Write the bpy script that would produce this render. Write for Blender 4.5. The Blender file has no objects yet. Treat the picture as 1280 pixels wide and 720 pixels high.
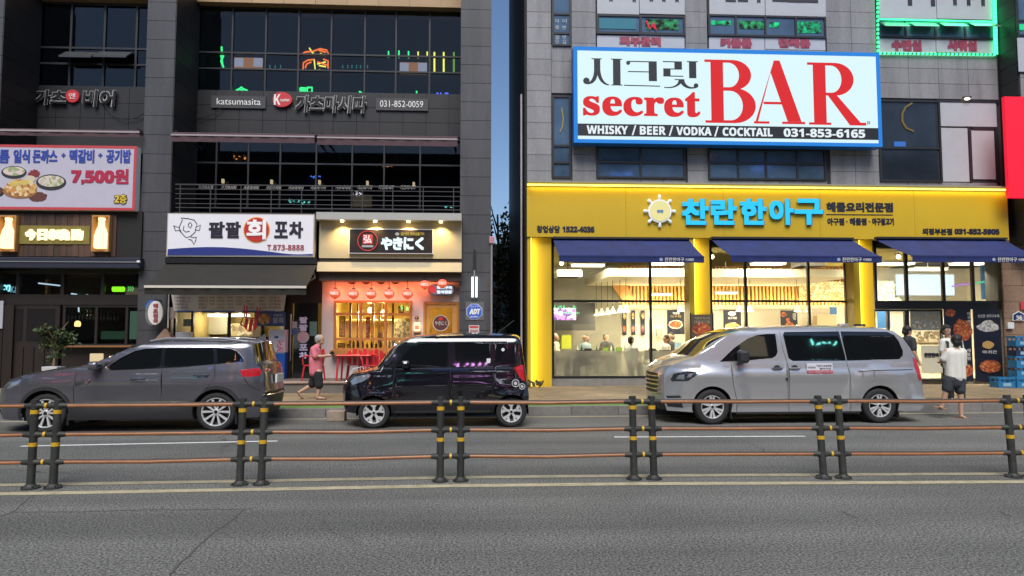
import bpy, bmesh, math, random
from math import radians, sin, cos, pi, atan, tan, sqrt
from mathutils import Vector, Matrix
from mathutils.geometry import delaunay_2d_cdt
random.seed(7)
SC = bpy.context.scene
COL = SC.collection

# ---------------------------------------------------------------- camera
CAM_H, F, YAW, HOR = 1.66, 888.0, radians(3.0), 418.0
PITCH = atan((HOR - 360) / F)
cam = bpy.data.cameras.new('camera'); cam_o = bpy.data.objects.new('camera', cam); COL.objects.link(cam_o)
cam.sensor_width = 36; cam.lens = F / 1280 * 36; cam.clip_start = .1; cam.clip_end = 2000
cam_o.location = (0, 0, CAM_H); cam_o.rotation_euler = (pi / 2 + PITCH, 0, -YAW)
SC.camera = cam_o
# ---------------------------------------------------------------- dim sky and a high soft sun, added to brighten road and facades
SUN_EL, SUN_ROT = radians(54), radians(185)
EXPO = 1.5; K = 2 ** -EXPO      # the photo is exposed long for dusk: lamps and signs are given for exposure 0 and scaled by K
world = bpy.data.worlds.new('World'); SC.world = world; world.use_nodes = True
wn = world.node_tree.nodes; wl = world.node_tree.links
sky = wn.new('ShaderNodeTexSky'); sky.sky_type = 'NISHITA'; sky.sun_disc = False
sky.sun_elevation = SUN_EL; sky.sun_rotation = SUN_ROT; sky.ozone_density = 5.0; sky.air_density = 1.0; sky.dust_density = 1.0
wl.new(sky.outputs[0], wn['Background'].inputs[0]); wn['Background'].inputs[1].default_value = .044
sun = bpy.data.lights.new('sun', 'SUN'); sun.energy = 1.4; sun.angle = radians(36); sun.color = (1, .975, .92)
sun_o = bpy.data.objects.new('sun', sun); COL.objects.link(sun_o); sun_o.location = (0, -30, 40)
sun_o.rotation_euler = (pi / 2 - SUN_EL, 0, pi - SUN_ROT)
vs = SC.view_settings; vs.view_transform = 'Standard'; vs.look = 'None'; vs.gamma = 1; vs.use_curve_mapping = False; vs.exposure = EXPO
try:
    SC.cycles.max_bounces = 8; SC.cycles.transparent_max_bounces = 12; SC.cycles.caustics_reflective = False; SC.cycles.caustics_refractive = False
    SC.cycles.sample_clamp_indirect = 6; SC.cycles.use_denoising = True
except Exception: pass

# ---------------------------------------------------------------- survey: photo measurements on a known plane -> metres
_f = Vector((sin(YAW) * cos(PITCH), cos(YAW) * cos(PITCH), sin(PITCH))); _r = Vector((cos(YAW), -sin(YAW), 0)); _u = _r.cross(_f)
def P(px, py, Y):
    d = _f * F + _r * (px - 640) + _u * (360 - py); t = Y / d.y
    return d.x * t, CAM_H + d.z * t
def G(px, py, z=0):
    d = _f * F + _r * (px - 640) + _u * (360 - py); t = (z - CAM_H) / d.z
    return d.x * t, d.y * t
def R(x0, y0, x1, y1, Y):
    xm, ym = (x0 + x1) / 2, (y0 + y1) / 2
    return P(x0, ym, Y)[0], P(x1, ym, Y)[0], P(xm, y1, Y)[1], P(xm, y0, Y)[1]      # X0, X1, z0, z1

# ---------------------------------------------------------------- materials
MATS = {}
def mat(name, col, rough=.6, metal=0., emit=0., ecol=None, coat=0., var=0., vscale=3., bump=0., bscale=40., rnd=0., spec=.5, streak=False, stain=0.):
    if name in MATS: return MATS[name]
    m = bpy.data.materials.new(name); m.use_nodes = True; nt = m.node_tree; N = nt.nodes; L = nt.links; b = N['Principled BSDF']
    c4 = (*col, 1) if len(col) == 3 else col
    b.inputs['Base Color'].default_value = c4; b.inputs['Roughness'].default_value = rough; b.inputs['Metallic'].default_value = metal
    b.inputs['Coat Weight'].default_value = coat; b.inputs['Coat Roughness'].default_value = .03; b.inputs['Specular IOR Level'].default_value = spec
    if emit: b.inputs['Emission Color'].default_value = (*(ecol or col), 1); b.inputs['Emission Strength'].default_value = emit * K
    src = None
    tc = None
    if var or bump:
        tc = N.new('ShaderNodeNewGeometry')      # world position: alike pieces do not repeat their grain
    if var:
        n = N.new('ShaderNodeTexNoise'); n.inputs['Scale'].default_value = vscale; n.inputs['Detail'].default_value = 6; n.inputs['Roughness'].default_value = .65
        if streak:
            mp = N.new('ShaderNodeMapping'); mp.inputs['Scale'].default_value = (1, 1, .15); L.new(tc.outputs['Position'], mp.inputs[0]); L.new(mp.outputs[0], n.inputs[0])
        else: L.new(tc.outputs['Position'], n.inputs[0])
        mr = N.new('ShaderNodeMapRange'); mr.inputs[1].default_value = .25; mr.inputs[2].default_value = .75; mr.inputs[3].default_value = 1 - var; mr.inputs[4].default_value = 1 + var
        L.new(n.outputs[0], mr.inputs[0]); src = mr.outputs[0]
        if stain:
            mp = N.new('ShaderNodeMapping'); mp.inputs['Scale'].default_value = (2.2, 2.2, .28); L.new(tc.outputs['Position'], mp.inputs[0]); n3 = N.new('ShaderNodeTexNoise'); n3.inputs['Scale'].default_value = 1.1; n3.inputs['Detail'].default_value = 7; n3.inputs['Roughness'].default_value = .7; L.new(mp.outputs[0], n3.inputs[0])
            m3 = N.new('ShaderNodeMapRange'); m3.inputs[1].default_value = .38; m3.inputs[2].default_value = .6; m3.inputs[3].default_value = 1 - stain; m3.inputs[4].default_value = 1.06; L.new(n3.outputs[0], m3.inputs[0]); q = N.new('ShaderNodeMath'); q.operation = 'MULTIPLY'; L.new(src, q.inputs[0]); L.new(m3.outputs[0], q.inputs[1]); src = q.outputs[0]
    if rnd:
        oi = N.new('ShaderNodeObjectInfo'); m2 = N.new('ShaderNodeMapRange'); m2.inputs[3].default_value = 1 - rnd; m2.inputs[4].default_value = 1 + rnd
        L.new(oi.outputs['Random'], m2.inputs[0])
        if src is not None:
            mu = N.new('ShaderNodeMath'); mu.operation = 'MULTIPLY'; L.new(src, mu.inputs[0]); L.new(m2.outputs[0], mu.inputs[1]); src = mu.outputs[0]
        else: src = m2.outputs[0]
    if src is not None:
        vm = N.new('ShaderNodeVectorMath'); vm.operation = 'SCALE'; vm.inputs[0].default_value = c4[:3]; L.new(src, vm.inputs['Scale']); L.new(vm.outputs[0], b.inputs['Base Color'])
    if bump:
        n2 = N.new('ShaderNodeTexNoise'); n2.inputs['Scale'].default_value = bscale; n2.inputs['Detail'].default_value = 4; L.new(tc.outputs['Position'], n2.inputs[0])
        bp = N.new('ShaderNodeBump'); bp.inputs['Strength'].default_value = bump; bp.inputs['Distance'].default_value = .02; L.new(n2.outputs[0], bp.inputs['Height']); L.new(bp.outputs[0], b.inputs['Normal'])
    MATS[name] = m; return m
def emi(name, col, s=1.):
    return mat(name, (.02, .02, .02), .5, emit=s, ecol=col, spec=.1)
def glass(name, tint=(.9, .93, .92), refl=.9, rough=.02, milk=0., milkcol=(.8, .8, .78)):
    if name in MATS: return MATS[name]
    m = bpy.data.materials.new(name); m.use_nodes = True; N = m.node_tree.nodes; L = m.node_tree.links; N.remove(N['Principled BSDF'])
    t = N.new('ShaderNodeBsdfTransparent'); t.inputs[0].default_value = (*tint, 1)
    g = N.new('ShaderNodeBsdfGlossy'); g.inputs['Roughness'].default_value = rough; g.inputs[0].default_value = (refl, refl, refl, 1)
    fr = N.new('ShaderNodeFresnel'); fr.inputs[0].default_value = 1.5
    mx = N.new('ShaderNodeMixShader'); L.new(fr.outputs[0], mx.inputs[0])
    src = t.outputs[0]
    if milk:
        d = N.new('ShaderNodeBsdfDiffuse'); d.inputs[0].default_value = (*milkcol, 1); tr = N.new('ShaderNodeBsdfTranslucent'); tr.inputs[0].default_value = (*milkcol, 1)
        m1 = N.new('ShaderNodeMixShader'); m1.inputs[0].default_value = .78; L.new(d.outputs[0], m1.inputs[1]); L.new(tr.outputs[0], m1.inputs[2])
        m2 = N.new('ShaderNodeMixShader'); m2.inputs[0].default_value = milk; L.new(t.outputs[0], m2.inputs[1]); L.new(m1.outputs[0], m2.inputs[2]); src = m2.outputs[0]
    L.new(src, mx.inputs[1]); L.new(g.outputs[0], mx.inputs[2]); L.new(mx.outputs[0], N['Material Output'].inputs[0])
    MATS[name] = m; return m
def speckle(name, cols, scale=30., rough=.6, pos=None, bump=.0):
    """voronoi cells coloured by a ramp: food, bottles on a shelf, prints"""
    if name in MATS: return MATS[name]
    m = bpy.data.materials.new(name); m.use_nodes = True; N = m.node_tree.nodes; L = m.node_tree.links; b = N['Principled BSDF']; b.inputs['Roughness'].default_value = rough
    tc = N.new('ShaderNodeTexCoord'); v = N.new('ShaderNodeTexVoronoi'); v.inputs['Scale'].default_value = scale; L.new(tc.outputs['Object'], v.inputs[0])
    sp = N.new('ShaderNodeSeparateColor'); L.new(v.outputs['Color'], sp.inputs[0])
    r = N.new('ShaderNodeValToRGB'); r.color_ramp.interpolation = 'CONSTANT'; e = r.color_ramp.elements
    while len(e) < len(cols): e.new(.5)
    for i, c in enumerate(cols): e[i].position = i / len(cols); e[i].color = (*c, 1)
    L.new(sp.outputs[0], r.inputs[0]); L.new(r.outputs[0], b.inputs['Base Color'])
    MATS[name] = m; return m

# ---------------------------------------------------------------- object helpers
LOCAL = set()
def tag(o, label=None, cat=None, group=None, kind=None):
    if label: o['label'] = label
    if cat: o['category'] = cat
    if group: o['group'] = group
    if kind: o['kind'] = kind
    return o
def thing(name, label, cat, loc=(0, 0, 0), group=None, local=False, rz=0):
    o = bpy.data.objects.new(name, None); COL.objects.link(o); o.location = loc; o.empty_display_size = .2
    if local: LOCAL.add(o.name); o.rotation_euler = (0, 0, rz)
    return tag(o, label, cat, group)
def put(o, parent):
    if parent is None: return o
    o.parent = parent
    if parent.type == 'EMPTY' and parent.name not in LOCAL: o.matrix_parent_inverse = Matrix.Translation(-Vector(parent.location))
    return o
class MB:
    def __init__(s): s.v = []; s.f = []
    def add(s, vs, fs):
        n = len(s.v); s.v += [tuple(a) for a in vs]; s.f += [tuple(i + n for i in f) for f in fs]; return s
    def box(s, x0, x1, y0, y1, z0, z1):
        return s.add([(x0, y0, z0), (x1, y0, z0), (x1, y1, z0), (x0, y1, z0), (x0, y0, z1), (x1, y0, z1), (x1, y1, z1), (x0, y1, z1)],
                     [(0, 3, 2, 1), (4, 5, 6, 7), (0, 1, 5, 4), (1, 2, 6, 5), (2, 3, 7, 6), (3, 0, 4, 7)])
    def prism(s, poly, y0, y1):
        n = len(poly); a = sum(poly[i][0] * poly[(i + 1) % n][1] - poly[(i + 1) % n][0] * poly[i][1] for i in range(n))
        if a < 0: poly = poly[::-1]
        return s.add([(x, y0, z) for x, z in poly] + [(x, y1, z) for x, z in poly],
                     [tuple(range(n)), tuple(range(2 * n - 1, n - 1, -1))] + [(i, i + n, (i + 1) % n + n, (i + 1) % n) for i in range(n)])
    def cyl(s, p0, p1, r0, r1=None, n=12, cap=True):
        r1 = r0 if r1 is None else r1; p0 = Vector(p0); p1 = Vector(p1); d = (p1 - p0).normalized(); a = d.orthogonal().normalized(); b = d.cross(a)
        vs = [p0 + (a * cos(2 * pi * i / n) + b * sin(2 * pi * i / n)) * r0 for i in range(n)] + [p1 + (a * cos(2 * pi * i / n) + b * sin(2 * pi * i / n)) * r1 for i in range(n)]
        fs = [(i, (i + 1) % n, (i + 1) % n + n, i + n) for i in range(n)]
        if cap: fs += [tuple(range(n - 1, -1, -1)), tuple(range(n, 2 * n))]
        return s.add(vs, fs)
    def tube(s, pts, r, n=8):
        pts = [Vector(p) for p in pts]; vs = []; m = len(pts); a = None
        for k, p in enumerate(pts):
            d = (pts[min(k + 1, m - 1)] - pts[max(k - 1, 0)]).normalized()
            a = d.orthogonal().normalized() if a is None else (a - d * a.dot(d)).normalized()
            b = d.cross(a); rr = r[k] if isinstance(r, (list, tuple)) else r
            vs += [p + (a * cos(2 * pi * i / n) + b * sin(2 * pi * i / n)) * rr for i in range(n)]
        fs = [(k * n + i, k * n + (i + 1) % n, (k + 1) * n + (i + 1) % n, (k + 1) * n + i) for k in range(m - 1) for i in range(n)]
        fs += [tuple(range(n - 1, -1, -1)), tuple(range((m - 1) * n, m * n))]
        return s.add(vs, fs)
    def lathe(s, prof, c, n=16, axis='z'):
        vs = []; m = len(prof)
        for r, h in prof:
            for i in range(n):
                t = 2 * pi * i / n
                if axis == 'z': vs.append((c[0] + r * cos(t), c[1] + r * sin(t), c[2] + h))
                else: vs.append((c[0] + r * cos(t), c[1] - h, c[2] + r * sin(t)))
        fs = [(k * n + i, k * n + (i + 1) % n, (k + 1) * n + (i + 1) % n, (k + 1) * n + i) for k in range(m - 1) for i in range(n)]
        return s.add(vs, fs)
    def ell(s, c, rx, ry, rz, n=12, m=8):
        vs = [(c[0], c[1], c[2] - rz)]
        for k in range(1, m):
            ph = -pi / 2 + pi * k / m
            vs += [(c[0] + rx * cos(ph) * cos(2 * pi * i / n), c[1] + ry * cos(ph) * sin(2 * pi * i / n), c[2] + rz * sin(ph)) for i in range(n)]
        vs.append((c[0], c[1], c[2] + rz)); e = len(vs) - 1
        fs = [(0, 1 + (i + 1) % n, 1 + i) for i in range(n)] + [(1 + k * n + i, 1 + k * n + (i + 1) % n, 1 + (k + 1) * n + (i + 1) % n, 1 + (k + 1) * n + i) for k in range(m - 2) for i in range(n)]
        fs += [(e, 1 + (m - 2) * n + i, 1 + (m - 2) * n + (i + 1) % n) for i in range(n)]
        return s.add(vs, fs)
    def build(s, name, m, parent=None, smooth=0, bevel=0, label=None):
        me = bpy.data.meshes.new(name); me.from_pydata(s.v, [], s.f); me.update()
        if isinstance(m, (list, tuple)): [me.materials.append(x) for x in m]
        else: me.materials.append(m)
        o = bpy.data.objects.new(name, me); COL.objects.link(o)
        if smooth:
            bm = bmesh.new(); bm.from_mesh(me); bmesh.ops.recalc_face_normals(bm, faces=bm.faces)
            ang = radians(smooth if smooth > 1 else 40)
            for f in bm.faces: f.smooth = True
            for e in bm.edges: e.smooth = len(e.link_faces) == 2 and e.calc_face_angle(0) < ang
            bm.to_mesh(me); bm.free()
        if bevel:
            md = o.modifiers.new('bevel', 'BEVEL'); md.width = bevel; md.segments = 2; md.limit_method = 'ANGLE'
        if label: o['label'] = label
        return put(o, parent)
UNIT = None
def tile(name, x0, x1, y0, y1, z0, z1, m, parent):
    """one box piece; alike pieces share a unit mesh per material"""
    key = 'unit_' + m.name
    me = bpy.data.meshes.get(key)
    if me is None:
        b = MB().box(-.5, .5, -.5, .5, -.5, .5); me = bpy.data.meshes.new(key); me.from_pydata(b.v, [], b.f); me.materials.append(m); me.update()
    o = bpy.data.objects.new(name, me); COL.objects.link(o); o.location = ((x0 + x1) / 2, (y0 + y1) / 2, (z0 + z1) / 2); o.scale = (abs(x1 - x0), abs(y1 - y0), abs(z1 - z0))
    return put(o, parent)
def tiles(parent, rect, Y, m, nx, nz, th=.03, gap=.012, name='granite_tile', skip=()):
    X0, X1, z0, z1 = rect; w = (X1 - X0) / nx; h = (z1 - z0) / nz
    for i in range(nx):
        for k in range(nz):
            if (i, k) in skip: continue
            d = random.uniform(0, .004)
            tile(name, X0 + i * w + gap / 2, X0 + (i + 1) * w - gap / 2, Y - th - d, Y - .001, z0 + k * h + gap / 2, z0 + (k + 1) * h - gap / 2, m, parent)
def pbox(name, x0, y0, x1, y1, Y, dep, m, parent=None, bevel=0, label=None):
    X0, X1, z0, z1 = R(x0, y0, x1, y1, Y); return MB().box(X0, X1, Y, Y + dep, z0, z1).build(name, m, parent, bevel=bevel, label=label)
def pbase(x0, y0, x1, y1, Y):
    X0, X1, z0, z1 = R(x0, y0, x1, y1, Y); return ((X0 + X1) / 2, Y, z0)
def copy_tree(o, parent=None, name=None):
    c = o.copy(); COL.objects.link(c)
    if o.name in LOCAL: LOCAL.add(c.name)
    if parent is not None: c.parent = parent; c.matrix_parent_inverse = o.matrix_parent_inverse.copy()
    for ch in o.children: copy_tree(ch, c)
    return c
# ---------------------------------------------------------------- lettering
def boldmap(t, serif=False):
    o = ''
    for ch in t:
        if 'A' <= ch <= 'Z': o += chr((0x1D400 if serif else 0x1D5D4) + ord(ch) - 65)
        elif 'a' <= ch <= 'z': o += chr((0x1D41A if serif else 0x1D5EE) + ord(ch) - 97)
        elif '0' <= ch <= '9': o += chr((0x1D7CE if serif else 0x1D7EC) + ord(ch) - 48)
        else: o += ch
    return o
TXT = {}
def text_mesh(body, off):
    if (body, off) in TXT: return TXT[(body, off)]
    c = bpy.data.curves.new('txt', 'FONT'); c.body = body; c.offset = off; c.resolution_u = 3; c.extrude = .5; c.space_line = .85
    o = bpy.data.objects.new('txt', c); COL.objects.link(o)
    me = bpy.data.meshes.new_from_object(o); vs = [tuple(v.co) for v in me.vertices]; fs = [tuple(p.vertices) for p in me.polygons]
    bpy.data.objects.remove(o); bpy.data.meshes.remove(me)
    TXT[(body, off)] = (vs, fs); return vs, fs
def text(body, m, parent, x0, x1, z0, z1, Y, dep=.012, bold=0., off=.008, name='lettering', ab=True, serif=False, rot=0, shear=0):
    """lettering fitted into a rectangle of the plane Y (metres), standing dep proud of it"""
    if ab: body = boldmap(body, serif)
    vs, fs = text_mesh(body, off)
    ax = min(v[0] for v in vs); bx = max(v[0] for v in vs); ay = min(v[1] for v in vs); by = max(v[1] for v in vs)
    sx = (x1 - x0 - 2 * bold) / (bx - ax); sz = (z1 - z0 - 2 * bold) / (by - ay); b = MB()
    sh = [(0, 0)] if not bold else [(-bold, -bold), (bold, -bold), (-bold, bold), (bold, bold), (0, 0)]
    cx, cz = (x0 + x1) / 2, (z0 + z1) / 2
    for k, (dx, dz) in enumerate(sh):
        out = []
        for v in vs:
            x = x0 + bold + (v[0] - ax) * sx + dx; z = z0 + bold + (v[1] - ay) * sz + dz; x += (z - z0) * shear
            if rot: x, z = cx + (x - cx) * cos(rot) - (z - cz) * sin(rot), cz + (x - cx) * sin(rot) + (z - cz) * cos(rot)
            out.append((x, Y - .001 - (dep + k * .0008 if v[2] > 0 else 0), z))
        b.add(out, fs)
    return b.build(name, m, parent)
def ptext(body, m, parent, x0, y0, x1, y1, Y, **k):
    X0, X1, z0, z1 = R(x0, y0, x1, y1, Y); return text(body, m, parent, X0, X1, z0, z1, Y, **k)
# ================================================================ the setting: road, kerb, pavement
def asphalt():
    m = bpy.data.materials.new('asphalt'); m.use_nodes = True; N = m.node_tree.nodes; L = m.node_tree.links; b = N['Principled BSDF']
    tc = N.new('ShaderNodeTexCoord')
    def noise(s, d=5, r=.6):
        n = N.new('ShaderNodeTexNoise'); n.inputs['Scale'].default_value = s; n.inputs['Detail'].default_value = d; n.inputs['Roughness'].default_value = r; L.new(tc.outputs['Object'], n.inputs[0]); return n
    def rng(src, a, b_, c, d):
        r = N.new('ShaderNodeMapRange'); r.inputs[1].default_value = a; r.inputs[2].default_value = b_; r.inputs[3].default_value = c; r.inputs[4].default_value = d; L.new(src, r.inputs[0]); return r.outputs[0]
    def mul(a, c):
        q = N.new('ShaderNodeMath'); q.operation = 'MULTIPLY'; L.new(a, q.inputs[0]); L.new(c, q.inputs[1]); return q.outputs[0]
    g = mul(rng(noise(48, 2, .8).outputs[0], .38, .62, .25, 1.75), rng(noise(120, 2, .8).outputs[0], .36, .64, .5, 1.5))
    p = rng(noise(.45, 7, .65).outputs[0], .3, .7, .78, 1.2)
    st = N.new('ShaderNodeMapping'); st.inputs['Scale'].default_value = (.05, 1.1, 1); L.new(tc.outputs['Object'], st.inputs[0])
    n3 = N.new('ShaderNodeTexNoise'); n3.inputs['Scale'].default_value = 1.2; n3.inputs['Detail'].default_value = 5; L.new(st.outputs[0], n3.inputs[0])
    tr = rng(n3.outputs[0], .35, .65, .76, 1.16)
    wob = noise(1.3, 6, .7); vm = N.new('ShaderNodeVectorMath'); vm.operation = 'MULTIPLY_ADD'; vm.inputs[1].default_value = (.7, .7, 0); L.new(wob.outputs['Color'], vm.inputs[0]); L.new(tc.outputs['Object'], vm.inputs[2])
    vo = N.new('ShaderNodeTexVoronoi'); vo.feature = 'DISTANCE_TO_EDGE'; vo.inputs['Scale'].default_value = .17; L.new(vm.outputs[0], vo.inputs[0])
    ck = rng(vo.outputs[0], .0, .0035, .35, 1)
    gate = rng(noise(.22, 2, .5).outputs[0], .46, .54, 0, 1)
    inv = N.new('ShaderNodeMix'); inv.inputs[2].default_value = 1; L.new(gate, inv.inputs[0]); L.new(ck, inv.inputs[3])
    oil = rng(noise(.9, 8, .75).outputs[0], .56, .72, 1, .68)
    f = mul(mul(mul(g, p), mul(tr, inv.outputs[0])), oil)
    sc = N.new('ShaderNodeVectorMath'); sc.operation = 'SCALE'; sc.inputs[0].default_value = (.156, .154, .142); L.new(f, sc.inputs['Scale']); L.new(sc.outputs[0], b.inputs['Base Color'])
    b.inputs['Roughness'].default_value = .8; b.inputs['Specular IOR Level'].default_value = .35
    bp = N.new('ShaderNodeBump'); bp.inputs['Strength'].default_value = .5; bp.inputs['Distance'].default_value = .012; L.new(f, bp.inputs['Height']); L.new(bp.outputs[0], b.inputs['Normal'])
    MATS['asphalt'] = m; return m
M_ASPH = asphalt()
def pavers():
    m = bpy.data.materials.new('pavers'); m.use_nodes = True; N = m.node_tree.nodes; L = m.node_tree.links; b = N['Principled BSDF']
    tc = N.new('ShaderNodeTexCoord'); br = N.new('ShaderNodeTexBrick'); br.inputs['Scale'].default_value = 1; br.inputs['Brick Width'].default_value = .22; br.inputs['Row Height'].default_value = .11
    br.inputs['Mortar Size'].default_value = .006; br.inputs['Color1'].default_value = (.34, .255, .14, 1); br.inputs['Color2'].default_value = (.24, .18, .11, 1); br.inputs['Mortar'].default_value = (.06, .05, .045, 1)  # warm brick tone carries the shop light spilling onto the pavement
    L.new(tc.outputs['Object'], br.inputs[0]); n = N.new('ShaderNodeTexNoise'); n.inputs['Scale'].default_value = .8; n.inputs['Detail'].default_value = 6; L.new(tc.outputs['Object'], n.inputs[0])
    mr = N.new('ShaderNodeMapRange'); mr.inputs[1].default_value = .3; mr.inputs[2].default_value = .7; mr.inputs[3].default_value = .65; mr.inputs[4].default_value = 1.2; L.new(n.outputs[0], mr.inputs[0])
    vm = N.new('ShaderNodeVectorMath'); vm.operation = 'SCALE'; L.new(br.outputs[0], vm.inputs[0]); L.new(mr.outputs[0], vm.inputs['Scale']); L.new(vm.outputs[0], b.inputs['Base Color']); b.inputs['Roughness'].default_value = .75
    MATS['pavers'] = m; return m
M_PAVE = pavers()
M_KERB = mat('kerb granite', (.17, .16, .15), .8, var=.25, vscale=9, rnd=.12)
M_YPAINT = mat('worn yellow road paint', (.40, .35, .23), .7, var=.35, vscale=6)
M_WPAINT = mat('worn white road paint', (.62, .62, .6), .7, var=.25, vscale=8)
M_GREEN = mat('green path coating', (.11, .22, .05), .85, var=.35, vscale=3)
M_CONC = mat('concrete', (.22, .21, .19), .85, var=.2, vscale=4)
M_DGROUND = mat('dark ground', (.06, .06, .055), .9, var=.2)

def sheet(name, pts, z, m, kind='structure', parent=None):
    o = MB().add([(x, y, z) for x, y in pts], [tuple(range(len(pts)))]).build(name, m, parent)
    if kind and parent is None: tag(o, kind=kind)
    return o
KA, KB = 14.72, .025
def ky(x): return KA + KB * x
sheet('ground', [(-400, -400), (400, -400), (400, 400), (-400, 400)], -.03, M_DGROUND)
road = sheet('road', [(-80, -11), (80, -11), (80, ky(80)), (-80, ky(-80))], 0, M_ASPH)
PH = .15
pav = sheet('pavement', [(-80, ky(-80) + .2), (80, ky(80) + .2), (80, 60), (-80, 60)], PH, M_PAVE)
MB().box(-80, 80, -14, -11, -.02, PH).build('pavement', M_PAVE)['kind'] = 'structure'
sheet('green_path', [(-80, ky(-80) + .22), (80, ky(80) + .22), (80, ky(80) + 1.2), (-80, ky(-80) + 1.2)], PH + .004, M_GREEN)
ka = math.atan(KB)
for i in range(30):
    x = -15 + i * 1.0 + .5
    o = tile('kerb_stone', x - .495, x + .495, ky(x), ky(x) + .2, -.02, PH + .012 + random.uniform(-.004, .006), M_KERB, pav); o.rotation_euler = (0, 0, ka)
sheet('kerb_run', [(-80, ky(-80)), (-15, ky(-15)), (-15, ky(-15) + .2), (-80, ky(-80) + .2)], PH + .01, M_KERB, parent=pav)
sheet('kerb_run', [(15, ky(15)), (80, ky(80)), (80, ky(80) + .2), (15, ky(15) + .2)], PH + .01, M_KERB, parent=pav)
# painted markings
posts_px = [(-205, 614.5), (52, 610.5), (313, 606), (563, 601.5), (805, 599), (1042, 598), (1279, 596.5), (1494, 595.5)]
FP = [Vector((*G(*p), 0)) for p in posts_px]
def ribbon(pts, w, off):
    l = []; r = []
    for k, p in enumerate(pts):
        d = (pts[min(k + 1, len(pts) - 1)] - pts[max(k - 1, 0)]).normalized(); n = Vector((-d.y, d.x, 0)); c = p + n * off; l.append(c - n * w / 2); r.append(c + n * w / 2)
    return [(v.x, v.y) for v in l] + [(v.x, v.y) for v in r[::-1]]
ext = [FP[0] + (FP[0] - FP[1]) * 8] + FP + [FP[-1] + (FP[-1] - FP[-2]) * 8]
for off in (-.26, .2): sheet('yellow_line', ribbon(ext, .15, off), .004, M_YPAINT, parent=road)
for a, b_ in (((26, 558), (347, 551.5)), ((768, 546.5), (1006, 545.5)), ((1440, 545), (1640, 545))):
    p, q = Vector((*G(*a), 0)), Vector((*G(*b_), 0)); sheet('lane_dash', ribbon([p, q], .1, 0), .004, M_WPAINT, parent=road)
sheet('kerb_line', [(-60, ky(-60) - .42), (60, ky(60) - .42), (60, ky(60) - .3), (-60, ky(-60) - .3)], .004, M_YPAINT, parent=road)
# a sealed trench seam and cracks as thin tar ribbons on the near lane
M_TAR = mat('tar seal', (.08, .078, .072), .6)
def tar(pts, w=.012):
    P3 = []
    for k in range(len(pts) - 1):
        a = Vector((*G(*pts[k]), 0)); b_ = Vector((*G(*pts[k + 1]), 0))
        for j in range(6):
            t = j / 6; P3.append(a.lerp(b_, t) + Vector((random.uniform(-.012, .012), random.uniform(-.02, .02), 0)))
    P3.append(Vector((*G(*pts[-1]), 0))); sheet('tar_seam', ribbon(P3, w, 0), .003, M_TAR, parent=road)
tar([(213, 718), (255, 676), (306, 637), (322, 634)], .016); tar([(14, 641), (90, 640), (180, 638), (306, 636.5)], .012); tar([(0, 646), (14, 641), (32, 628), (50, 614)], .012)
tar([(75, 602), (95, 592), (110, 586)], .008); tar([(272, 588), (285, 580)], .008)
tar([(1052, 639), (1070, 648)], .02); tar([(1250, 640), (1263, 646)], .02)

# ================================================================ shared facade materials
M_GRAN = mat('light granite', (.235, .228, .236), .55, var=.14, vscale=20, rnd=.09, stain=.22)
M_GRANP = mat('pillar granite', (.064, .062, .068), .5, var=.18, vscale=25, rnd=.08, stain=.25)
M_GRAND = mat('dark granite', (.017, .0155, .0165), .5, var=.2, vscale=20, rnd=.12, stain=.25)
M_JOINT = mat('dark joint', (.035, .035, .037), .9)
M_CORE = mat('dark render', (.022, .021, .023), .8, var=.15)
M_FRAME = mat('dark window frame', (.018, .019, .022), .45)
M_PANE = mat('upper pane', (.065, .11, .175), .06, var=.5, vscale=.7, spec=.6)  # blue base colour stands in for the sky mirrored in the panes
M_TAN = mat('tan cladding', (.42, .27, .14), .6, var=.08, rnd=.06)
M_WPANEL = mat('white panel', (.42, .43, .46), .5, var=.05)
M_BLACKIN = mat('unlit interior', (.016, .016, .019), .8)
G_TINT = glass('tinted glass', (.42, .46, .5), .8)
G_CLEAR = glass('clear glass', (.93, .95, .94), .9)
M_MAUVE = mat('mauve awning cloth', (.085, .045, .052), .8, var=.2, vscale=5)
M_ALU = mat('pale metal', (.45, .45, .46), .35, .8)
M_DMET = mat('dark metal', (.03, .03, .032), .4, .6)
M_WHITE = mat('white plastic', (.72, .72, .72), .4)
M_BLACK = mat('black', (.012, .012, .012), .5)

def window(parent, x0, y0, x1, y1, Y, vx, hy, fm, gm, fw=.05, dep=.08, back=None, name='window'):
    """frame with real bars; each pane is a piece of its own.  vx / hy = bar positions in photo measure"""
    X0, X1, z0, z1 = R(x0, y0, x1, y1, Y); b = MB(); ym = (y0 + y1) / 2; xm = (x0 + x1) / 2
    xs = [X0] + [P(v, ym, Y)[0] for v in vx] + [X1]; zs = [z1] + [P(xm, h, Y)[1] for h in hy] + [z0]; h = fw / 2
    for k, x in enumerate(xs):
        a = x if k == 0 else x - h; c = x + h if k < len(xs) - 1 else x
        if k == 0: c = x + fw
        if k == len(xs) - 1: a = x - fw
        b.box(a, c, Y, Y + dep, z0, z1)
    for k, z in enumerate(zs):
        a, c = (z - fw, z) if k == 0 else ((z, z + fw) if k == len(zs) - 1 else (z - h, z + h))
        for i in range(len(xs) - 1):
            b.box(xs[i] + (fw if i == 0 else h), xs[i + 1] - (fw if i == len(xs) - 2 else h), Y + .003, Y + dep - .003, a, c)
    w = b.build(name, fm, parent)
    for i in range(len(xs) - 1):
        for k in range(len(zs) - 1):
            tile('pane', xs[i] + .01, xs[i + 1] - .01, Y + dep * .5, Y + dep * .5 + .008, zs[k + 1] + .01, zs[k] - .01, gm, w)
    if back: MB().box(X0, X1, Y + dep + back, Y + dep + back + .05, z0, z1).build('back_wall', M_BLACKIN, w)
    return w

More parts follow.
